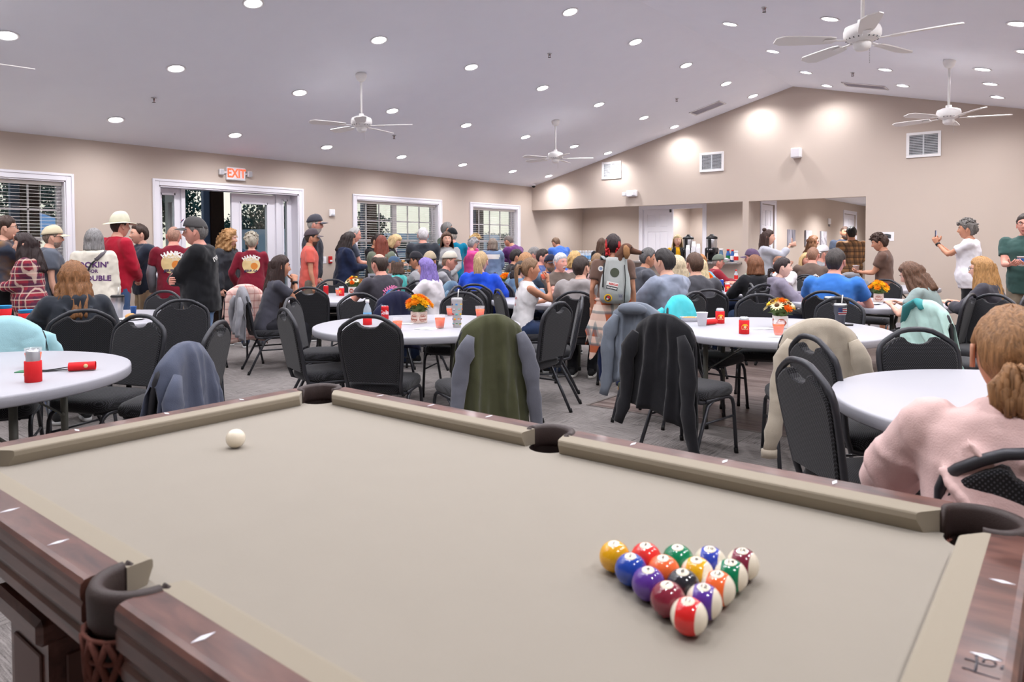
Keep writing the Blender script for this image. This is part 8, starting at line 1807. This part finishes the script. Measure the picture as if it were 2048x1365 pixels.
for nm, lb in (('plate2', 'paper plate with a sandwich at the left back table'), ('plate7', 'paper plate on the table by the mums at the right back')):
    t = thing('paper_plate', lb, 'plate', (*ITEMS[nm][0], TT)); MB().lathe([(0, 0), (.075, 0), (.11, .014), (.112, .014), (.076, .004), (0, .004)], 24).obj('plate', FOAM, t)
    if nm == 'plate2':
        MB().ball((0, 0, .03), (.05, .045, .028), 12, 8).obj('bun', mat('bun_tan', (206, 152, 92), .7), t); MB().ball((.0, 0, .018), (.055, .05, .008), 10, 6).obj('lettuce', LEAFG, t); MB().ball((-.06, .02, .016), (.025, .02, .012), 8, 6).obj('wrapper', PAPER, t)
# ------------------------------------------------------------------ buffet by the second window, sign board, floor bottle
t = thing('buffet_table', 'long white-clothed buffet table under the second window', 'table', (-8.85, 8.1, 0)); V = []; F = []
MB().b2((-.30, -.9, .70), (.30, .9, .74), bev=.006).obj('tabletop', TTOP, t)
n2 = 60; rg = []
per = [(-.31, -.91), (.31, -.91), (.31, .91), (-.31, .91)]
pts = []
for k in range(4):
    a = np.array(per[k]); b = np.array(per[(k + 1) % 4]); L_ = np.linalg.norm(b - a); m2 = max(6, int(L_ / .06))
    pts += [tuple(a + (b - a) * i / m2) for i in range(m2)]
for z, am in ((.746, 0), (.70, .004), (.4, .014), (.012, .02)): rg.append([(p[0] * (1 + am * 1.0) + am * math.sin(i * 1.3), p[1] * (1 + am * .3) + am * math.sin(i * 1.7), z) for i, p in enumerate(pts)])
MB().loft(rg, smooth=True).obj('tablecloth', fabric('white_cloth', (228, 226, 230), .04), t)
t = thing('tiered_stand', 'white arched wire stand of snacks on the buffet', 'food stand', (-8.72, 8.12, .748)); WIRE = mat('wire_white', (236, 236, 240), .35)
for sd in (-1, 1): MB().tube([(0.0 + .12 * math.cos(q), sd * .20, .52 * math.sin(q) * 1.0) for q in np.linspace(0, PI, 15)], .006, 6).obj('stand_arch', WIRE, t)
for z in (.04, .20, .36):
    sh = MB(); hw = .12 * math.sqrt(max(.1, 1 - (z / .52) ** 2)); sh.b2((-hw, -.2, z - .004), (hw, .2, z + .004), bev=.002); sh = sh.obj('stand_shelf', WIRE, t)
    for k in range(6): MB().ball((hw * .4 * (-1) ** k, -.16 + .062 * k, z + .026), (.034, .03, .022), 8, 6).obj('snack', mat('snack_tan', (196, 150, 92), .8), sh)
t = thing('wicker_basket', 'brown wicker basket on the buffet below the wire stand', 'basket', (-8.70, 7.72, .748)); m_ = MB()
for z in np.linspace(0, .11, 8): m_.tube([(.13 * (1 + z) * math.cos(q), .10 * (1 + z) * math.sin(q), z + .006 * math.sin(q * 12 + z * 400)) for q in np.linspace(0, 2 * PI, 41)], .009, 5)
m_.obj('woven_side', mat('wicker', (140, 92, 54), .8, var=.3, vscale=60), t); MB().lathe([(0, 0), (.12, 0), (.12, .01), (0, .01)], 20).obj('basket_base', mat('wicker', (140, 92, 54), .8), t)
for k in range(7): MB().ball((.07 * math.cos(k * .9), .05 * math.sin(k * .9), .1), (.035, .035, .025), 8, 6).obj('bread_roll', mat('bun_tan', (206, 152, 92), .7), t)
for k, (y_, h_, c_) in enumerate(((7.3, .16, 'orange'), (7.5, .12, 'white'), (8.45, .14, 'yellow'), (8.75, .12, 'red'))):
    t = thing('serving_bowl', ('orange', 'white', 'yellow', 'red')[k] + ' serving bowl on the buffet', 'bowl', (-8.85 + (k % 2) * .08, y_, .748)); MB().lathe([(0, 0), (.06, 0), (.12, h_ * .7), (.115, h_ * .7), (.055, .008), (0, .008)], 22).obj('bowl', C_[c_], t); MB().ball((0, 0, h_ * .62), (.1, .1, .03), 14, 8).obj('food', mat('snack_tan', (196, 150, 92), .8), t)
t = thing('sign_board', 'grey framed dark board on a low stand behind the dark-haired woman', 'sign', (-7.50, 6.55, .746), R(215)); m_ = MB()
for a, b, c_, d in ((-.17, .17, 0, .03), (-.17, .17, .23, .26), (-.17, -.14, .03, .23), (.14, .17, .03, .23)): m_.b2((a, -.012, c_), (b, .012, d), bev=.003)
m_.obj('board_frame', mat('frame_grey', (142, 144, 154), .5), t); MB().b2((-.14, -.004, .03), (.14, .006, .23)).obj('board_face', mat('board_dark', (72, 74, 80), .5), t); MB().tube([(0, .012, .2), (0, .12, 0)], .01, 6).obj('board_prop', GREYP, t)
t = thing('water_flask', 'white insulated flask standing on the floor behind the backpack woman', 'flask', (-3.25, 6.35, 0)); MB().lathe([(0, 0), (.04, 0), (.042, .01), (.042, .2), (.03, .225), (0, .225)], 20).obj('flask_body', WHITE, t); MB().lathe([(0, .225), (.028, .225), (.028, .265), (0, .265)], 16).obj('flask_cap', BLACK, t); MB().tube([(-.03, 0, .25), (-.035, 0, .29), (.035, 0, .29), (.03, 0, .25)], .006, 6).obj('flask_loop', BLACK, t)
# clean-up of the evaluation scene
for o in list(TMP.objects): bpy.data.objects.remove(o, do_unlink=True)
bpy.data.collections.remove(TMP)
